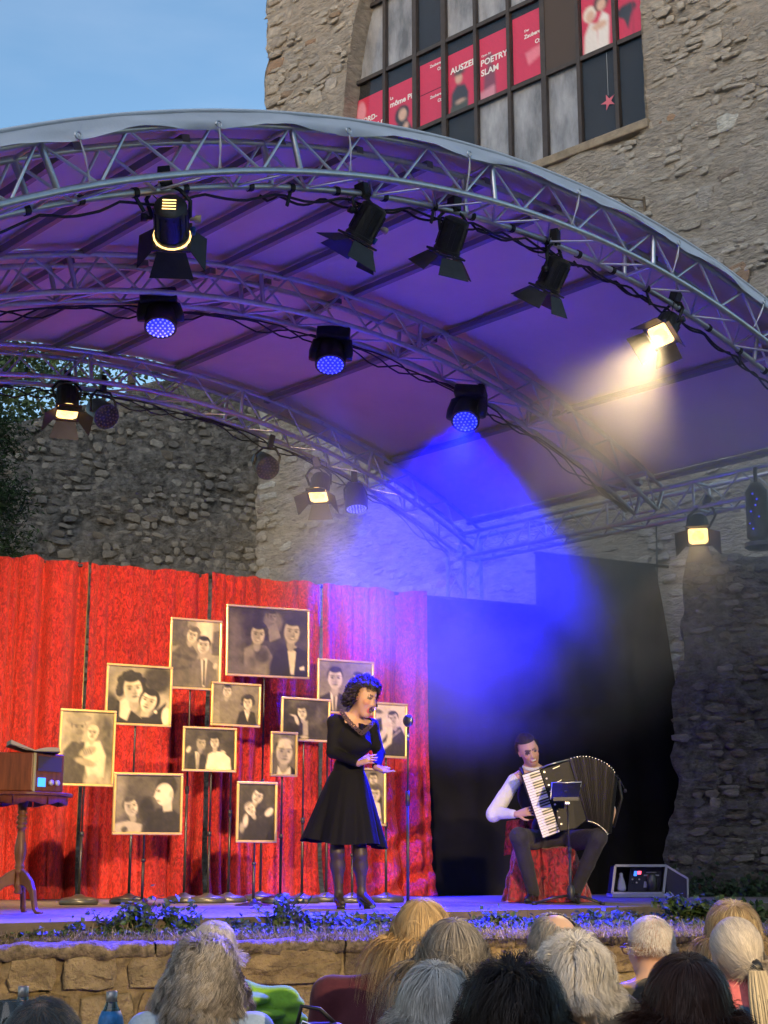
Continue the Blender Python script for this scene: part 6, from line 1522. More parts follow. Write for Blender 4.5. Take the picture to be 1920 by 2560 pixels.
# ================================================================== AUDIENCE (seen from behind)
M_cwood = mat('chair_wood', (.16, .10, .06), .6, noise=(8, .3))
M_cmet = mat('chair_metal', (.05, .05, .055), .4, metal=.7)
def seat_chair(p, label):
    t = thing('folding_chair', label, 'chair', V((p.x, p.y, 0)), 'audience chairs')
    x, y = p.x, p.y
    b = MB(); b.box((x, y, .445), (.40, .38, .025)); b.build('seat', M_cwood, t, bevel=.006)
    b = MB(); b.box((x, y - .21, .80), (.40, .018, .10)); b.build('backrest', M_cwood, t, bevel=.006)
    for s_ in (-1, 1):
        b = MB(); b.tube([(x + s_ * .19, y - .19, 0), (x + s_ * .19, y - .215, .84)], .012, 8); b.build('leg', M_cmet, t, smooth=True)
        b = MB(); b.tube([(x + s_ * .19, y + .17, 0), (x + s_ * .19, y + .15, .43)], .012, 8); b.build('leg', M_cmet, t, smooth=True)
    return t
def person(px, ty, Y, label, jacket, skin=(.5, .32, .23), k=1.0, turn=0.0, trousers=(.03, .035, .05), sh=.19, collar=None, hood=None, mat_=None, puffer=False, lean=0.0, chair=True, ears=True, scale_h=1.0):
    top = V(PY(px, ty, Y)); hk = 1.0 * k
    hc = top - UP * .125 * hk; x, y = hc.x, hc.y
    base = V((x, y - .12, 0))
    t = thing('person', label, 'person', base, 'seated audience seen from behind')
    fwd = V((math.sin(turn), math.cos(turn), -.02)); hpz, M, L = head_prims(hc, fwd, UP, hk, 'closed', ears)
    sz = top.z - .325 * hk; hip = .52
    nk_ = V((x, y - .035, sz + .07)); ch_ = V((x + lean, y - .08, sz - .16)); wa_ = V((x + lean, y - .09, (sz + hip) / 2 - .08)); hp_ = V((x + lean, y - .10, hip + .02))
    shs = [V((x + lean + s_ * sh, y - .05, sz - .005)) for s_ in (-1, 1)]; els = [V((x + lean + s_ * (sh + .06), y - .02, sz - .29)) for s_ in (-1, 1)]; wrs = [V((x + lean + s_ * .09, y + .20, hip + .14)) for s_ in (-1, 1)]
    kn = [V((x + s_ * .11, y + .36, .50)) for s_ in (-1, 1)]; an = [V((x + s_ * .12, y + .34, .09)) for s_ in (-1, 1)]
    q = hpz + [cap(nk_, L(0, -.02, -.06), .056, .055, 0, .03), elp(ch_, (.17, .11, .2), None, 0, .05), elp(wa_, (.15, .11, .2), None, 0, .05)]
    for i in (0, 1):
        q += [cap(nk_ - UP * .02, shs[i], .05, .055, 0, .04), cap(shs[i], els[i], .05, .042, 0, .02), cap(els[i], wrs[i], .04, .028, 0, .02), elp(wrs[i] + V((0, .06, 0)), (.04, .055, .02), None, 0, .02)]
        q += [cap(hp_ + V((.08 * (2 * i - 1), 0, 0)), kn[i], .085, .06, 4, .03), cap(kn[i], an[i], .055, .04, 4, .02), cap(an[i] - UP * .03, an[i] + V((0, .13, -.055)), .04, .03, 2, .02)]
    build_sdf('body', q, .0105, pal(skin, stock=trousers), M_skin, t)
    if puffer: sh -= .02
    jk = [elp(ch_, (sh - .005, .135, .21), None, 0, .06), elp(wa_, (sh - .02, .135, .22), None, 0, .06), elp(hp_, (sh - .01, .14, .10), None, 0, .05), cap(nk_ - UP * .035, V((x + lean, y - .06, sz)), .066, .09, 1, .03)]
    for i in (0, 1):
        jk += [cap(V((x + lean, y - .06, sz + .005)), shs[i], .075, .068, 0, .05), cap(shs[i], els[i], .068, .058, 0, .03), cap(els[i], els[i].lerp(wrs[i], .9), .056, .042, 0, .03)]
    if collar: jk += [cap(nk_ + V((-.02, -.02, -.02)), nk_ + V((.02, -.02, .0)), .075, .07, 1, .02)]
    if hood: jk += [elp(V((x + lean, y - .15, sz - .02)), (.13, .06, .085), None, 1, .04), elp(V((x + lean, y - .12, sz + .05)), (.10, .05, .04), None, 1, .03)]
    if puffer:
        for i in range(7):
            z_ = sz + .02 - i * .062; jk += [elp(V((x + lean, y - .085, z_)), (sh + .045 - (.07 if i == 0 else 0), .162, .034), None, 0, .004)]
            for s_ in (0, 1):
                pq = shs[s_].lerp(els[s_], min(1, i / 4.5)); jk += [elp(pq, (.09, .09, .036), None, 0, .004)]
    build_sdf('jacket', jk, .0105, [jacket, collar or hood or jacket], mat_ or M_cloth, t, smooth_it=0 if puffer else 2)
    if chair: seat_chair(V((x, y - .10, 0)), 'chair under ' + label.split(',')[0])
    return t, L(0, 0, 0), M, hk, L
def hairdo(P, style, cols, seed, n=2600, big=1.0, length=None, **kw):
    t, c, M, k, L = P; hc = np.array(L(0, -.014, .028))
    R = np.array([.083, .100, .098]) * k * big
    D_ = dict(
        long_wavy=dict(length=.36, curl=.75, lift=.045, grav=.75, wave=.10, zmin=-.7, stand=.35, width=.0017, steps=14, clump=.6, hug=.15),
        straight=dict(length=.34, curl=.0, lift=.014, grav=.8, wave=.02, zmin=-.6, stand=.10, width=.0017, steps=12, clump=.35),
        bob=dict(length=.24, curl=.1, lift=.02, grav=.8, wave=.04, zmin=-.6, stand=.2, width=.0017, steps=11, clump=.45),
        fluffy=dict(length=.12, curl=.2, lift=.028, grav=.4, wave=.05, zmin=-.75, stand=.16, width=.0014, steps=9, clump=.55, hug=.25),
        short=dict(length=.085, curl=.06, lift=.012, grav=.5, wave=.05, zmin=-.7, stand=.15, width=.0016, steps=7, clump=.4),
        crop=dict(length=.024, curl=.0, lift=.006, grav=.3, wave=.02, zmin=-.65, stand=.35, width=.0013, steps=4, clump=.1))[style]
    if length: D_['length'] = length
    D_.update(kw); D_['width'] *= .68
    capmesh('hair_cap', hc, M, R * (.985 if style != 'crop' else .965), M_hair, t, np.array(cols).mean(0) * .55, .55, .25, max(-.8, D_['zmin'] - .05)) if style != 'crop' else None
    strands('hair', hc, M, R, int(n * 2.1), D_.pop('length'), M_hair, t, cols, seed, face_y=.55, face_z=.22, **D_)
def gray(v, warm=0.0):
    v = min(.7, v * 1.25); return (v * (1.07 + warm * .6), v, v * (.93 - warm * .6))
# front-to-back rows; depth from the head's usual size
P = person(115, 2497, 3.35, 'person with cropped dark grey hair in the bottom left corner', (.05, .05, .06), turn=.1)
hairdo(P, 'crop', [gray(.06), gray(.10), (.05, .05, .065)], 1, 4200, lift=.008)
P = person(512, 2350, 5.9, 'woman with big wavy grey hair and a pale blue top, bottom left', (.30, .40, .56), sh=.205, skin=(.5, .33, .25))
hairdo(P, 'long_wavy', [gray(.15, .08), gray(.36, .05), gray(.08, .1), gray(.60, .03)], 2, 5200, 1.06, length=.25, lift=.030, wave=.06, curl=.9, clump=.85, nclump=130)
P = person(537, 2308, 6.7, 'woman with short grey hair and a bright green puffer jacket', (.17, .36, .03), sh=.21, puffer=True, lean=.10, turn=.1)
hairdo(P, 'short', [gray(.30), gray(.45), (.28, .27, .33)], 3, 3000, 1.08)
P = person(1056, 2252, 5.6, 'woman with shoulder length blonde hair and a maroon jacket', (.075, .018, .028), sh=.23, lean=-.10, turn=.12)
hairdo(P, 'straight', [(.42, .27, .12), (.55, .38, .19), (.30, .19, .09)], 4, 4200, 1.08)
P = person(1132, 2303, 4.9, 'woman with long straight grey brown hair beside the blonde woman', (.025, .025, .035), sh=.17, turn=-.05)
hairdo(P, 'straight', [gray(.13, .12), gray(.24, .1), gray(.08, .15), gray(.36, .04)], 5, 4200, 1.08)
P = person(1086, 2414, 4.1, 'person with short silver grey hair and a red and black patterned top', (.20, .02, .025), sh=.20, lean=-.06, mat_=mat('red_black_pattern', (.24, .02, .03), .8, noise=(9, .95)))
hairdo(P, 'short', [gray(.30), gray(.5), gray(.18)], 6, 3400, 1.08, length=.09)
P = person(1280, 2420, 3.35, 'person with very dark brown hair nearest in the bottom middle', (.02, .02, .022), sh=.20)
hairdo(P, 'fluffy', [(.018, .011, .009), (.03, .018, .014), (.012, .008, .007)], 7, 4200, 1.10, length=.10)
P = person(1386, 2284, 5.3, 'man with a bald spot in grey hair and glasses', (.03, .032, .04), sh=.21, turn=-.15)
hairdo(P, 'short', [gray(.16), gray(.26), gray(.10)], 8, 2600, 1.02, region=lambda p: ~((p[:, 2] > .55) & (((p[:, 0] - .15) ** 2 + (p[:, 1] + .35) ** 2) < .28)) & (np.random.RandomState(1).rand(len(p)) < 1.1), length=.05, zmin=-.55)
t_ = P[0]; [o for o in bpy.data.objects if o.parent == t_ and o.name.startswith('hair_cap')] and bpy.data.objects.remove([o for o in bpy.data.objects if o.parent == t_ and o.name.startswith('hair_cap')][0])
P8 = P
P = person(1432, 2356, 4.5, 'person with fluffy white hair in front of the man with the bald spot', (.02, .022, .028), sh=.19, turn=-.1)
hairdo(P, 'fluffy', [gray(.60), gray(.78), gray(.42), gray(.7)], 9, 4600, 1.10, length=.085)
P = person(1622, 2292, 6.3, 'man with cropped white hair, glasses and a tan jacket with dark hood', (.30, .20, .085), skin=(.56, .33, .22), sh=.22, hood=(.03, .028, .026), turn=-.45, lean=.02)
hairdo(P, 'crop', [gray(.42, .06), gray(.52, .05), gray(.33, .08)], 10, 3600, 1.02, zmin=-.55)
P10 = P
P = person(1712, 2396, 3.7, 'person with dark auburn hair nearest on the right', (.025, .02, .022), sh=.19)
hairdo(P, 'short', [(.045, .018, .012), (.07, .028, .018), (.028, .012, .009)], 11, 4000, 1.10, length=.10)
P = person(1828, 2260, 6.0, 'woman with blonde streaked hair and orange jacket at the right edge', (.55, .27, .05), sh=.21, puffer=True, lean=.07)
hairdo(P, 'bob', [(.30, .19, .09), (.60, .46, .25), (.20, .12, .06), (.68, .55, .33)], 12, 3600, 1.08, length=.16)
P = person(1832, 2298, 5.5, 'woman with a grey blonde ponytail, pink scarf and denim jacket', (.06, .10, .17), sh=.18, collar=(.62, .16, .17), turn=-.25, lean=.03)
t_, c_, M_, k_, L_ = P; hcw = np.array(L_(0, -.014, .028)); Rw = np.array([.083, .100, .098]) * 1.04
capmesh('hair_cap', hcw, M_, Rw * .985, M_hair, t_, (.16, .14, .10), .5, .25, -.5)
tie = V(L_(.012, -.118, -.035)); tl_ = M_.T @ (np.array(tie) - hcw)
strands('hair', hcw, M_, Rw, 6000, .12, M_hair, t_, [gray(.34, .08), gray(.48, .12), gray(.26, .06)], 13, lift=.006, grav=.0, comb=lambda p: (tl_[None] - p * Rw) * 14, face_y=.42, face_z=.3, zmin=-.6, stand=.03, width=.0011, steps=8, clump=.2, hug=.9)
b = MB(); b.tube([tie + V((0, .015, .01)), tie + V((0, -.025, -.015))], .027, 10); b.build('hair_tie', M_cable, t_, smooth=True)
rs_ = np.random.RandomState(4); n_ = 420; st_n = 9; pts = []
ph = rs_.uniform(0, 6.28, n_); rd = np.sqrt(rs_.uniform(0, 1, n_)); path = []
for j in range(st_n + 1):
    q = j / st_n; wdt = .022 + .022 * math.sin(math.pi * min(1, q * .8 + .1)) - .02 * max(0, q - .75) * 2
    cc = np.array(tie) + np.array([.012 * q, -.03 - .05 * math.sin(q * 1.6), -.30 * q - .01 + .02 * math.sin(q * 3)])
    path.append(cc[None] + np.stack([np.cos(ph) * rd * wdt, np.sin(ph) * rd * wdt * .8, rs_.normal(0, .006, n_) * q], 1))
path = np.stack(path, 1); vv = np.stack([path - np.array([.0022, 0, 0]), path + np.array([.0022, 0, 0])], 2)
base_i = (np.arange(n_) * (st_n + 1) * 2)[:, None] + (np.arange(st_n) * 2)[None]; f_ = np.stack([base_i, base_i + 1, base_i + 3, base_i + 2], -1).reshape(-1, 4)
cw_ = np.repeat(np.array([.46, .38, .26])[None] * rs_.uniform(.6, 1.25, (n_, 1)), (st_n + 1) * 2, 0)
npmesh('ponytail', vv.reshape(-1, 3), f_, M_hair, t_, cw_)
# spectacles of the two men
M_spec = mat('spectacle_frame', (.12, .06, .04), .35)
for PP_ in (P8, P10):
    t_, c_, M_, k_, L_ = PP_; b = MB()
    for s_ in (-1, 1):
        b.tube([V(L_(s_ * .086, -.02, .008)), V(L_(s_ * .086, .06, .006)), V(L_(s_ * .078, .098, .004))], .0032, 5)
        ring = [V(L_(s_ * .04 + math.cos(2 * math.pi * k / 14) * .027, .103, -.004 + math.sin(2 * math.pi * k / 14) * .02)) for k in range(14)]; b.tube(ring, .003, 5, closed=True)
    b.tube([V(L_(-.013, .104, 0)), V(L_(.013, .104, 0))], .003, 5); b.build('spectacles', M_spec, t_, smooth=True)
# shoulder strap on the tan jacket
t_, c_, M_, k_, L_ = P10
b = MB(); q0 = V(c_); b.tube([q0 + V((-.14, -.03, -.20)), q0 + V((-.13, -.17, -.24)), q0 + V((-.02, -.24, -.38)), q0 + V((.12, -.23, -.5))], .012, 6); b.build('bag_strap', mat('khaki_strap', (.22, .17, .09), .8), t_, smooth=True)
# ================================================================== BISTRO TABLE, BOTTLES, GLASS (bottom left)
M_bottle = mat('green_glass', (.10, .16, .13), .08, trans=.75, spec=.6); M_clear = mat('clear_glass', (.8, .85, .85), .04, trans=.92)
M_blabel = mat('blue_label', (.02, .16, .42), .5, noise=(40, .4)); M_capm = mat('bottle_cap', (.35, .33, .33), .35, metal=.6)
YT = 4.4
tb0 = PY(170, 2620, YT); tz = tb0.z - .02
t = thing('bistro_table', 'small round table below the picture edge holding bottles', 'table', V((tb0.x, YT, 0)))
b = MB(); b.lathe([(.36, tz - .025), (.37, tz - .02), (.37, tz - .004), (.36, tz)], (tb0.x, YT, 0), 36); b.build('table_top', M_cwood, t, auto=40)
b = MB(); b.tube([(tb0.x, YT, .02), (tb0.x, YT, tz - .02)], .03, 12); b.build('column', M_cmet, t, smooth=True)
b = MB(); b.lathe([(.24, 0), (.24, .02), (.05, .04), (.03, .08)], (tb0.x, YT, 0), 24); b.build('foot', M_cmet, t, auto=40)
def bottle(px, py, lab, labm, label, y):
    tp = V(PY(px, py, y)); H = tp.z - tz; p = V((tp.x, tp.y, tz + .001))
    t = thing('glass_bottle', label, 'bottle', p, 'bottles on the small table')
    b = MB(); b.lathe([(.033, 0), (.036, .01), (.036, H * .5), (.032, H * .6), (.018, H * .78), (.014, H * .86), (.0135, H - .012)], p, 18); b.build('glass_body', M_bottle, t, smooth=True)
    b = MB(); b.lathe([(.0355, H * .18), (.0368, H * .19), (.0368, H * .5), (.0335, H * .6), (.026, H * .70)], p, 18); (b.build('paper_label', labm, t, smooth=True) if lab else None)
    b = MB(); b.lathe([(.0145, H - .03), (.0158, H - .028), (.0158, H - .002), (.012, H)], p, 14); b.build('cap', M_capm, t, smooth=True)
bottle(280, 2478, True, M_blabel, 'bottle with a blue label standing left of the wavy haired woman', 4.35)
bottle(59, 2466, False, M_blabel, 'plain grey green bottle at the left edge behind a glass', 4.5)
gp = V(PY(25, 2502, 4.3)); t = thing('drinking_glass', 'clear drinking glass at the left edge of the picture', 'glass', V((gp.x, gp.y, tz)))
b = MB(); g0 = V((gp.x, gp.y, tz + .001)); Hg = gp.z - tz; b.lathe([(.026, 0), (.03, .004), (.036, Hg - .001), (.034, Hg), (.028, .012), (.0, .010)], g0, 22); b.build('tumbler', M_clear, t, smooth=True)
b = MB(); b.lathe([(.0, .0115), (.027, .0125), (.0325, Hg * .62), (0, Hg * .62)], g0, 20); b.build('drink', mat('pink_drink', (.75, .25, .2), .1, trans=.6), t, smooth=True)
# black and silver handbag on a chair back, bottom centre
bp = V(PY(800, 2552, 5.0)); t = thing('handbag', 'small black bag with a silver clasp at the bottom centre', 'bag', bp - UP * .12)
b = MB(); b.box(bp - UP * .09, (.20, .10, .17), taper=.75); b.build('bag_body', M_black, t, bevel=.02)
b = MB(); b.tube([bp + V((-.075, 0, -.02)), bp + V((-.06, 0, .045)), bp + V((-.0, 0, .035)), bp + V((.05, 0, -.01))], .007, 8); b.build('handle', M_cable, t, smooth=True)
b = MB(); b.box(bp + V((.0, -.052, -.02)), (.12, .01, .014), Matrix.Rotation(.35, 3, 'Y')); b.build('clasp', M_chrome, t, bevel=.003)
seat_chair(V((bp.x, bp.y + .05, 0)), 'chair holding the small black bag')
# ================================================================== PLANTS, GRASS, TREES
M_leaf = mat('leaf', rough=.5, attr=True, spec=.3, transl=.25)
M_straw = mat('dry_grass', rough=.9, attr=True)
M_bark = mat('bark', (.09, .065, .045), .9, noise=(9, .4), bump=(20, .8, .03))
def leafset(pos, nrm, size, asp, cols, rs):
    """numpy leaves: diamond quads folded in the middle; returns v,f,c"""
    n = len(pos); u = rs.normal(size=(n, 3)); u -= nrm * (u * nrm).sum(1)[:, None]; u /= np.linalg.norm(u, axis=1)[:, None] + 1e-9
    w = np.cross(nrm, u); s = size[:, None] if np.ndim(size) else np.full((n, 1), size)
    a = pos - u * s * .5; b = pos + w * s * asp * .5 - u * s * .05 + nrm * s * .08; c = pos + u * s * .5 - nrm * s * .06; d = pos - w * s * asp * .5 - u * s * .05 + nrm * s * .08
    v = np.stack([a, b, c, d], 1).reshape(-1, 3); f = np.arange(n * 4).reshape(n, 4)
    C = np.array(cols); ci = C[rs.randint(0, len(C), n)] * rs.uniform(.65, 1.3, (n, 1)); return v, f, np.repeat(ci, 4, 0)
GREENS = [(.045, .085, .02), (.07, .12, .03), (.03, .06, .018), (.10, .14, .04)]
def bed_point(px, frac):
    """a point of the planting bed in image column px: frac 0 at the low wall, 1 at the deck"""
    a = PZ(px, 2348 - (px - 150) * .0165, LZ) - LN * .2; a = PP(px, 2300, LA - LN * .22, LN); a.z = LZ
    c = PP(px, 2300, D(0, .05), FN); p = a.lerp(c, frac); p.z = lerp(LZ - .02, ZS - .11, frac); return p
def leafy_plant(px, frac, h, spread, n, label, seed, leaf=.05, cols=GREENS, broad=.75, stems=7):
    rs = np.random.RandomState(seed); p = bed_point(px, frac); t = thing('leafy_plant', label, 'plant', p, 'plants growing along the stage edge')
    b = MB(); tips = []
    for k in range(stems):
        a = rs.uniform(0, 6.28); e = V((math.cos(a) * spread * rs.uniform(.3, 1), math.sin(a) * spread * .6 * rs.uniform(.3, 1), h * rs.uniform(.6, 1.05)))
        m_ = p + e * .5 + V((0, 0, h * .12)); b.tube([p, m_, p + e], [.004, .003, .0015], 4); tips.append((m_, p + e))
    b.cur = None; b.build('stems', mat('plant_stem', (.09, .10, .04), .7) if 'plant_stem' not in bpy.data.materials else bpy.data.materials['plant_stem'], t)
    pos = []
    for k in range(n):
        m_, e = tips[k % len(tips)]; q = rs.uniform(0, 1); s_ = (p.lerp(m_, q * 2) if q < .5 else m_.lerp(e, q * 2 - 1)); pos.append(np.array(s_) + rs.normal(0, .022, 3))
    pos = np.array(pos); nr = rs.normal(0, .5, (n, 3)) + np.array([0, -.35, .8]); nr /= np.linalg.norm(nr, axis=1)[:, None]
    v, f, c = leafset(pos, nr, leaf * rs.uniform(.6, 1.25, n), broad, cols, rs)
    props(npmesh('foliage', v, f, M_leaf, t, c, smooth=False), kind='stuff'); return t
spots = [(40, .25, .13, .12, 70, .05, 'low weedy plant at the left end of the wall top'), (185, .45, .17, .10, 90, .045, 'yellow green weed left of the leafy clump on the wall'), (265, .5, .20, .10, 110, .05, 'upright yellow green clump below the leftmost round bases'),
 (360, .5, .26, .14, 130, .07, 'large leaved clump below the low profile photograph'), (450, .55, .24, .14, 120, .065, 'leafy clump just left of the grey haired woman'), (590, .55, .16, .1, 80, .055, 'small clump behind the green puffer jacket'), (635, .5, .12, .1, 60, .05, 'sparse weed right of the green jacket'),
 (700, .6, .26, .13, 130, .065, 'tall clump rising to the deck below the singer\'s left side'), (790, .55, .20, .16, 130, .06, 'bluish clump directly below the singer'), (880, .55, .19, .16, 120, .055, 'clump below the singer\'s heels'), (965, .55, .19, .13, 110, .055, 'clump left of the blonde woman'),
 (1215, .4, .20, .13, 100, .06, 'clump with pale round leaves right of the grey brown hair'), (1310, .35, .16, .12, 80, .055, 'clump left of the man with the bald spot'), (1470, .3, .20, .13, 90, .055, 'clump right of the man with the bald spot'), (1540, .35, .16, .12, 80, .05, 'low clump left of the white haired man'),
 (1700, .35, .34, .18, 170, .085, 'big leaved bush right of the white haired man'), (1770, .3, .30, .16, 140, .08, 'dark bush beside the streaked blonde hair'), (1905, .3, .26, .16, 120, .075, 'bush at the right end of the wall')]
for i, (px, fr, h, sp, n, lf, lb) in enumerate(spots): leafy_plant(px, fr + .12, h * (.95 if px in (360, 450, 700, 265) else .62), sp * 1.6, int(n * 2.0), lb, 60 + i, lf * .8, stems=12)
# ivy at the foot of the broken wall
iv = thing('ivy', 'dark ivy creeping at the foot of the broken wall', 'plant', SP + SU * .5 + UP * ZS); rs = np.random.RandomState(5); n_ = 1500
uu = rs.uniform(.1, 3.2, n_); hh = np.abs(rs.normal(0, .14, n_)); pos = np.array([list(SP + SU * a + UP * (ZS - .08 + h_) + SN * (.12 + rs.uniform(0, .3) * max(0, 1 - h_ * 3))) for a, h_ in zip(uu, hh)])
nr = rs.normal(0, .45, (n_, 3)) + np.array([.1, -.7, .5]); nr /= np.linalg.norm(nr, axis=1)[:, None]
v, f, c = leafset(pos, nr, .07 * rs.uniform(.6, 1.3, n_), .85, [(.03, .055, .025), (.045, .08, .035), (.02, .04, .02)], rs)
props(npmesh('foliage', v, f, M_leaf, iv, c, smooth=False), kind='stuff')
b = MB()
for k in range(8):
    a = .2 + k * .38; b.tube([SP + SU * a + SN * .15 + UP * (ZS - .2), SP + SU * (a + .1) + SN * .12 + UP * (ZS + .05), SP + SU * (a + .05) + SN * .12 + UP * (ZS + .2)], .006, 5)
b.build('vines', M_bark, iv)
# dry grass and low ground cover on the bed : nobody could count it
rs = np.random.RandomState(9); n_ = 26000; px_ = rs.uniform(-60, 2000, n_); fr_ = np.abs(rs.normal(.1, .28, n_)); P0_ = []
xs = np.linspace(-80, 2020, 43); A_ = np.array([list(bed_point(x, 0)) for x in xs]); B_ = np.array([list(bed_point(x, 1)) for x in xs])
pa = np.stack([np.interp(px_, xs, A_[:, d]) for d in range(3)], 1); pb = np.stack([np.interp(px_, xs, B_[:, d]) for d in range(3)], 1)
ro = pa + (pb - pa) * (fr_[:, None] - .34) ; ro[:, 2] += .012
hgt = rs.uniform(.012, .055, n_) * np.where(rs.rand(n_) < .06, 2.3, 1); d = rs.normal(0, .75, (n_, 3)); d[:, 2] = 1; d /= np.linalg.norm(d, axis=1)[:, None]
tip = ro + d * hgt[:, None]; mid_ = (ro + tip) / 2 + rs.normal(0, .008, (n_, 3)); sd = np.cross(d, rs.normal(size=(n_, 3))); sd /= np.linalg.norm(sd, axis=1)[:, None]; sd *= .0022
v = np.stack([ro - sd, ro + sd, mid_ + sd * .8, mid_ - sd * .8, tip + sd * .3, tip - sd * .3], 1).reshape(-1, 3)
i6 = np.arange(n_)[:, None] * 6; f = np.concatenate([i6 + np.array([0, 1, 2, 3]), i6 + np.array([3, 2, 4, 5])])
C = np.array([(.30, .24, .15), (.22, .17, .10), (.12, .13, .05), (.36, .30, .22), (.16, .12, .09)]); cc = np.repeat(C[rs.randint(0, 5, n_)] * rs.uniform(.7, 1.2, (n_, 1)), 6, 0)
props(npmesh('dry_grass', v, f, M_straw, None, cc, smooth=False), 'dry grass and straw covering the top of the low wall', 'grass', kind='stuff')
n_ = 7000; px_ = rs.uniform(-60, 2000, n_); fr_ = rs.uniform(.05, .9, n_) ** 1.3; pa = np.stack([np.interp(px_, xs, A_[:, d]) for d in range(3)], 1); pb = np.stack([np.interp(px_, xs, B_[:, d]) for d in range(3)], 1)
pos = pa + (pb - pa) * fr_[:, None]; pos[:, 2] += rs.uniform(.0, .07, n_); nr = rs.normal(0, .5, (n_, 3)) + np.array([0, -.4, .8]); nr /= np.linalg.norm(nr, axis=1)[:, None]
v, f, c = leafset(pos, nr, .032 * rs.uniform(.5, 1.4, n_), .7, GREENS + [(.16, .13, .06)], rs)
props(npmesh('ground_cover', v, f, M_leaf, None, c, smooth=False), 'low leafy ground cover between the wall and the stage', 'ground cover', kind='stuff')
# ------------------------------------------------------------------ trees
def tree(base, h, crown_c, crown_r, n, label, seed, leaf, cols, conifer=False, limbs=9):
    rs = np.random.RandomState(seed); t = thing('conifer_tree' if conifer else 'leafy_tree', label, 'tree', base); base = V(base); cc = V(crown_c); cr = np.array(crown_r, float)
    b = MB(); b.tube([base, base.lerp(V((cc.x, cc.y, base.z + h)), .4) + V((.1, 0, 0)), V((cc.x, cc.y, base.z + h * .95))], [h * .028, h * .02, h * .006], 10); b.build('trunk', M_bark, t, smooth=True)
    cl = []
    for k in range(limbs):
        q = rs.normal(size=3); q /= np.linalg.norm(q); e = np.array(cc) + q * cr * rs.uniform(.6, .95); s_ = base.lerp(V((cc.x, cc.y, base.z + h)), rs.uniform(.3, .75))
        bb_ = MB(); bb_.tube([s_, s_.lerp(V(e), .5) + V((0, 0, h * .03)), V(e)], [h * .010, h * .006, h * .002], 6); bb_.build('limb', M_bark, t, smooth=True)
    ncl = max(30, n // 130); q = rs.normal(size=(ncl, 3)); q /= np.linalg.norm(q, axis=1)[:, None]; q *= rs.uniform(.25, 1.0, (ncl, 1)) ** .5
    if conifer:
        zz = rs.uniform(-1, 1, ncl); a = rs.uniform(0, 6.28, ncl); rr_ = (1 - (zz + 1) / 2.15) * rs.uniform(.55, 1.05, ncl); q = np.stack([np.cos(a) * rr_, np.sin(a) * rr_, zz], 1)
    ctr = np.array(cc) + q * cr; idx = rs.randint(0, ncl, n); csz = (.16 if not conifer else .13) * cr.mean()
    pos = ctr[idx] + rs.normal(0, 1, (n, 3)) * csz * np.array([1, 1, .6 if not conifer else .45]); nr = rs.normal(0, .6, (n, 3)) + np.array([0, -.2, .7]); nr /= np.linalg.norm(nr, axis=1)[:, None]
    v, f, c = leafset(pos, nr, leaf * rs.uniform(.6, 1.3, n), .3 if conifer else .65, cols, rs); props(npmesh('crown', v, f, M_leaf, t, c, smooth=False), kind='stuff'); return t
c1 = PY(-40, 1240, 19.0); tree((c1.x - .2, 19.0, 0), c1.z + 1.2, (c1.x, 19.0, c1.z - 1.2), (1.15, 1.0, 2.3), 16000, 'dark conifer behind the left end of the red curtain', 3, .085, [(.022, .045, .018), (.035, .07, .025), (.015, .03, .014)], True)
c2 = PY(-90, 960, 30.0); tree((c2.x - .5, 30.0, 0), c2.z + 1.4, (c2.x - .2, 30.0, c2.z - .4), (2.2, 2.0, 2.3), 12000, 'pale green tree beyond the ruin wall at the left edge', 4, .14, [(.09, .13, .05), (.12, .17, .07), (.06, .09, .035)])
c3 = PY(330, 905, 36.0); tree((c3.x, 36.0, 0), c3.z + 1.0, (c3.x, 36.0, c3.z - .9), (3.2, 2.4, 1.3), 2600, 'green tree tops behind the rear truss, above the ruin wall', 6, .15, [(.09, .13, .05), (.12, .17, .07), (.06, .09, .035)])
# ================================================================== POSTERS IN THE TOWER WINDOW
class PicC(Pic):
    def __init__(s, w, h, bg, res=.03):
        Pic.__init__(s, w, h, 0, res); s.a = np.ones((s.ny, s.nx, 3)) * np.array(bg)
    def _mix(s, d, val, soft):
        k = np.clip(.5 - d / max(soft, s.px), 0, 1)[..., None]; s.a = s.a * (1 - k) + np.array(val) * k; return s
    @property
    def rgb(s): return np.clip(s.a * (1 + s.rs.normal(0, .03, s.a.shape[:2])[..., None]), 0, 1)
M_poster = mat('poster_print', rough=.5, attr=True)
M_white = mat('white_print', (.80, .78, .78), .6)
RED = (.58, .022, .075)
def text(body, width, o, u, up, parent, m=None, bold=.03, name='lettering'):
    cu_ = bpy.data.curves.new(name, 'FONT'); cu_.body = body; cu_.size = 1; cu_.offset = bold; cu_.resolution_u = 3
    to = bpy.data.objects.new('tmp', cu_); link(to); dg = bpy.context.evaluated_depsgraph_get(); dg.update(); me = bpy.data.meshes.new_from_object(to.evaluated_get(dg)); bpy.data.objects.remove(to)
    xs_ = [v.co.x for v in me.vertices]; x0 = min(xs_); sc = width / (max(xs_) - x0)
    for v in me.vertices:
        q = V(o) + V(u) * (v.co.x - x0) * sc + V(up) * v.co.y * sc; v.co = q
    me.materials.clear(); me.materials.append(m or M_white); ob = link(bpy.data.objects.new(name, me)); tadopt(ob, parent); return sc
SK = (.62, .40, .30); BL = (.02, .02, .022)
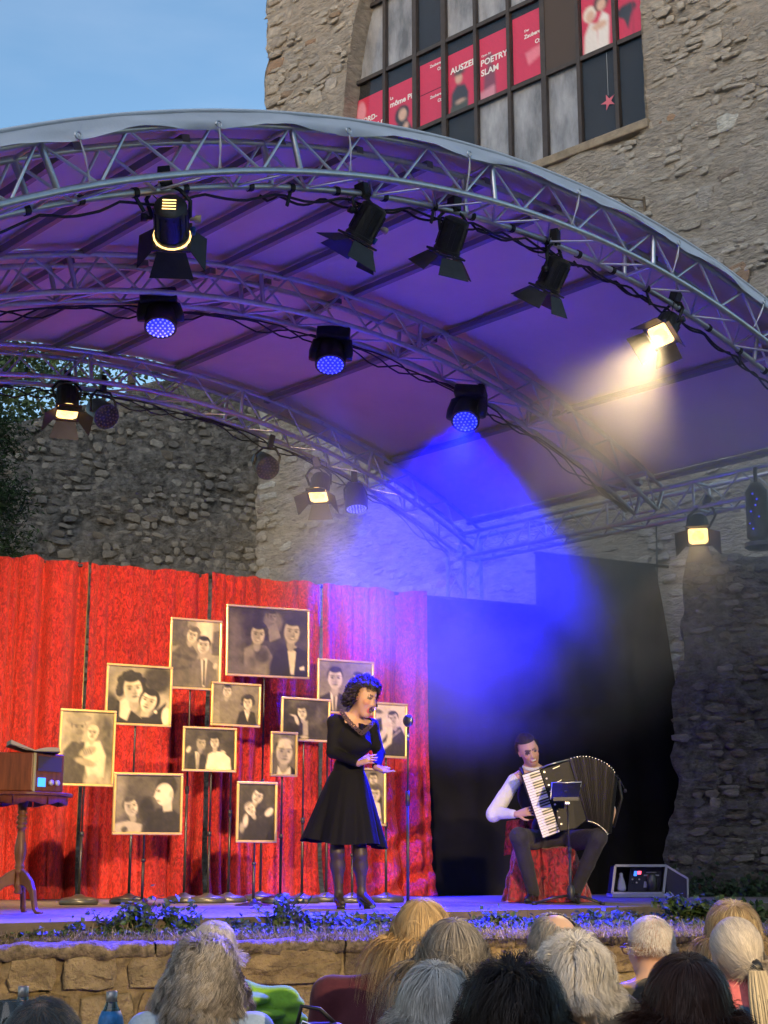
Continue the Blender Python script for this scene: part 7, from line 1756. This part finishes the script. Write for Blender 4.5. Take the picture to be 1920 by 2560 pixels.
def poster(col, row, label, v0=.02, v1=.80, u0=.0, u1=1.0, paint=None, words=(), bg=RED):
    ua, ub = mu[col] + .04, mu[col + 1] - .04; du = ub - ua; ua, ub = ua + du * u0, ua + du * u1
    za = lerp(zrow[row] + .04, zrow[row + 1] - .04, v0); zb_ = lerp(zrow[row] + .04, zrow[row + 1] - .04, v1); w, h = ub - ua, zb_ - za; o = WPT(ua, zb_, REC + .045)
    t = thing('poster', label, 'poster', WPT(ua, za, REC + .045), 'red posters in the tower window')
    P = PicC(w, h, bg); 
    if paint: paint(P)
    print_mesh(P, o, WU, UP, WN, w, h, M_poster, t, 'sheet')
    for (s_, x, y, wd) in words: text(s_, w * wd, WPT(ua + w * x, zb_ - h * y, REC + .040), WU, UP, t)
    return t
def f0(P): P.ell(.2, .25, .1, .2, (.75, .3, .38)); P.poly([(.35, 1), (.45, .72), (.75, .6), (1, .7), (1, 1)], (.10, .09, .09)); P.poly([(.05, 1), (.15, .8), (.4, .72), (.35, 1)], (.4, .38, .42))
def f1(P): P.ell(.5, .60, .16, .17, BL); P.ell(.52, .60, .09, .11, SK); P.poly([(.1, 1), (.3, .75), (.7, .73), (.95, 1)], BL); P.ell(.62, .86, .06, .1, SK, .4)
def f3(P): P.poly([(.08, 1), (.12, .68), (.3, .56), (.6, .6), (.72, .75), (.68, 1)], (.035, .035, .04)); P.ell(.38, .46, .07, .085, SK); P.ell(.38, .37, .12, .035, (.05, .045, .04)); P.ell(.38, .34, .08, .045, (.05, .045, .04)); P.ell(.45, .86, .1, .04, SK); P.poly([(.05, .9), (.7, .85), (.7, 1), (.05, 1)], (.06, .07, .05))
def f4(P): P.poly([(.1, 1), (.15, .6), (.3, .45), (.5, .5), (.55, 1)], (.20, .05, .09)); P.ell(.33, .38, .07, .09, (.22, .07, .1)); P.poly([(.0, .85), (.5, .8), (.5, 1), (0, 1)], (.6, .25, .33))
def f7(P):
    P.poly([(.04, 1), (.08, .72), (.25, .58), (.45, .62), (.5, 1)], (.72, .68, .67)); P.ell(.26, .47, .09, .1, (.75, .68, .6)); P.ell(.27, .50, .055, .07, SK); P.poly([(.45, 1), (.5, .62), (.65, .5), (.85, .58), (.82, 1)], (.75, .71, .70)); P.ell(.62, .38, .1, .11, (.07, .035, .03)); P.ell(.62, .41, .06, .075, SK); P.ell(.55, .66, .1, .05, SK)
def f8(P): P.ell(.22, .62, .10, .085, (.03, .03, .035)); P.ell(.40, .60, .08, .07, (.03, .03, .035)); P.poly([(.1, .64), (.50, .60), (.32, .86)], (.03, .03, .035)); P.poly([(.5, 0), (.53, 0), (.5, 1), (.46, 1)], (.35, .015, .05))
small = [('TEXT', 0, 0, 0)]
poster(0, 1, 'red poster reading MORD-AUSSICHT in the lowest left pane', .0, .80, paint=f0, words=[('MORD-', .12, .46, .62), ('AUSSICHT', .04, .64, 1.0)])
poster(1, 1, 'red poster of a dark shawled figure reading môme Pia', .0, .78, paint=f1, words=[('La', .06, .24, .12), ('môme Pia', .06, .38, .92)])
poster(2, 1, 'upper small red poster reading Zauberer', .46, .88, .04, .98, words=[('Zauberer', .42, .22, .52), ('Oz', .74, .42, .2)])
poster(2, 1, 'lower small red poster reading Zauberer', .0, .45, .04, .98, words=[('Zauberer', .42, .22, .52), ('Oz', .74, .42, .2)])
poster(3, 1, 'red poster of a man in a hat reading AUSZEIT', .02, .84, paint=f3, words=[('AUSZEIT', .08, .34, 1.0)])
poster(4, 1, 'red poster reading POETRY SLAM', .0, .86, paint=f4, words=[('Open Air', .06, .30, .34), ('POETRY', .04, .44, .92), ('SLAM', .04, .60, .6)])
poster(5, 1, 'large red poster reading Zauberer at the right of POETRY SLAM', .04, .92, paint=lambda P: P.poly([(.4, .6), (.95, .55), (1, .7), (.5, .8)], (.75, .2, .27)), words=[('Der', .40, .28, .16), ('Zauberer', .38, .38, .62), ('Oz', .74, .52, .22)])
poster(7, 1, 'red poster with two people in white, high right', -.02, 1.0, paint=f7, words=[('GLIND', .30, .30, .74)])
poster(8, 1, 'red poster with a black heart at the window\'s right edge', -.02, .98, paint=f8)

# paper star hanging in a lower pane
sc0 = wq(1518, 252, REC); t = thing('paper_star', 'small pink paper star hanging in a dark window pane', 'ornament', WPT(*sc0, REC + .03))
b = MB(); pts = []
for k in range(10):
    r_ = .13 if k % 2 == 0 else .045; a = math.pi / 2 + math.pi * k / 5 + .3; pts.append(WPT(sc0[0] + math.cos(a) * r_, sc0[1] + math.sin(a) * r_, REC + .03))
b.prism(pts, WN * -.006); b.build('star', mat('pink_paper', (.6, .12, .16), .7), t)
b = MB(); b.tube([WPT(sc0[0], sc0[1] + .1, REC + .03), WPT(sc0[0], zrow[1], REC + .03)], .0015, 4); b.build('thread', M_rope, t)
# ================================================================== COURTYARD BEHIND THE AUDIENCE (seen only in reflections and shade)
M_rend = mat('house_render', (.30, .27, .23), .9, noise=(1.5, .2), bump=(12, .5, .03)); M_tile = mat('roof_tiles', (.10, .06, .05), .8, bump=(9, .8, .06)); M_shut = mat('dark_window', (.02, .022, .026), .2)
t = thing('courtyard_house', 'long rendered house closing the courtyard behind the audience', 'house', (0, -14, 0))
MB().box((0, -16, 3.75), (46, 7, 7.5)).build('walls', M_rend, t)
MB().prism([(-23.5, -12, 7.5), (-23.5, -20, 7.5), (-23.5, -16, 11)], (47, 0, 0)).build('roof', M_tile, t)
for i in range(9):
    for j in range(2):
        w_ = MB().box((-18.4 + i * 4.6, -12.49, 2.0 + j * 2.9), (1.1, .06, 1.6)).build('window', M_shut, t); MB().box((-18.4 + i * 4.6, -12.45, 1.12 + j * 2.9), (1.3, .18, .1)).build('sill', M_rend, w_)
for k, (x, y, h, lb) in enumerate(((-19, 13, 17, 'tall dark tree left of the stage, outside the picture'), (-16, 1, 15, 'broad tree left of the audience, outside the picture'), (15, -2, 15, 'broad tree right of the audience, outside the picture'))):
    tree((x, y, 0), h, (x, y, h * .62), (4.2, 4.2, h * .38), 5000, lb, 40 + k, .42, [(.03, .05, .02), (.045, .075, .03)])
# ================================================================== STAGE SMOKE
def smoke_box(name, label, corners_sa, z0, z1, dens, nscale, soft, detail=3, seed=0.0, aniso=.1):
    (s0, a0), (s1, a1) = corners_sa
    c = SA((s0 + s1) / 2, (a0 + a1) / 2, (z0 + z1) / 2)
    M = Matrix((S, A, UP)).transposed().to_4x4(); M.translation = c
    b = MB(); b.box((0, 0, 0), (s1 - s0, a1 - a0, z1 - z0))
    m = bpy.data.materials.new(name); m.use_nodes = True; nt = m.node_tree; n = nt.nodes; l = nt.links
    n.remove(n['Principled BSDF']); pv = n.new('ShaderNodeVolumeScatter'); pv.inputs['Color'].default_value = (.95, .95, .97, 1)
    pv.inputs['Anisotropy'].default_value = aniso
    tc = n.new('ShaderNodeTexCoord'); nz = n.new('ShaderNodeTexNoise'); nz.inputs['Scale'].default_value = nscale; nz.inputs['Detail'].default_value = detail; nz.inputs['Distortion'].default_value = .4
    mp = n.new('ShaderNodeMapping'); mp.inputs['Location'].default_value = (seed, 0, 0); l.new(tc.outputs['Object'], mp.inputs[0]); l.new(mp.outputs[0], nz.inputs['Vector'])
    # soft fade to the box faces : product of 1-(x/h)^4
    sx = n.new('ShaderNodeMapping'); sx.inputs['Scale'].default_value = (2 / (s1 - s0), 2 / (a1 - a0), 2 / (z1 - z0)); l.new(tc.outputs['Object'], sx.inputs[0])
    ln = n.new('ShaderNodeVectorMath'); ln.operation = 'LENGTH'; l.new(sx.outputs[0], ln.inputs[0])
    fr = n.new('ShaderNodeMapRange'); fr.interpolation_type = 'SMOOTHSTEP'; fr.inputs[1].default_value = 1.0; fr.inputs[2].default_value = 1.0 - soft; fr.inputs[3].default_value = 0; fr.inputs[4].default_value = 1
    l.new(ln.outputs['Value'], fr.inputs[0])
    cr = n.new('ShaderNodeMapRange'); cr.interpolation_type = 'SMOOTHSTEP'; cr.inputs[1].default_value = .38; cr.inputs[2].default_value = .66; cr.inputs[3].default_value = .06; cr.inputs[4].default_value = 1.0; l.new(nz.outputs[0], cr.inputs[0])
    mu_ = n.new('ShaderNodeMath'); mu_.operation = 'MULTIPLY'; l.new(fr.outputs[0], mu_.inputs[0]); l.new(cr.outputs[0], mu_.inputs[1])
    md = n.new('ShaderNodeMath'); md.operation = 'MULTIPLY'; md.inputs[1].default_value = dens; l.new(mu_.outputs[0], md.inputs[0])
    l.new(md.outputs[0], pv.inputs['Density']); l.new(pv.outputs[0], n['Material Output'].inputs['Volume'])
    me = b.mesh(name); me.materials.append(m); o = link(bpy.data.objects.new(name, me)); o.matrix_world = M
    return props(o, label, 'smoke', kind='stuff')
smoke_box('stage_smoke', 'drifting stage smoke lit blue and yellow over the right of the stage', ((-.4, -.6), (5.9, 4.2)), 1.0, 5.3, .36, .9, .8, 4)
smoke_box('stage_smoke', 'yellow lit wisps of smoke below the right front spotlight', ((-.2, -2.4), (5.8, 1.8)), 1.6, 5.3, .24, 1.0, .75, 4, 3.0)
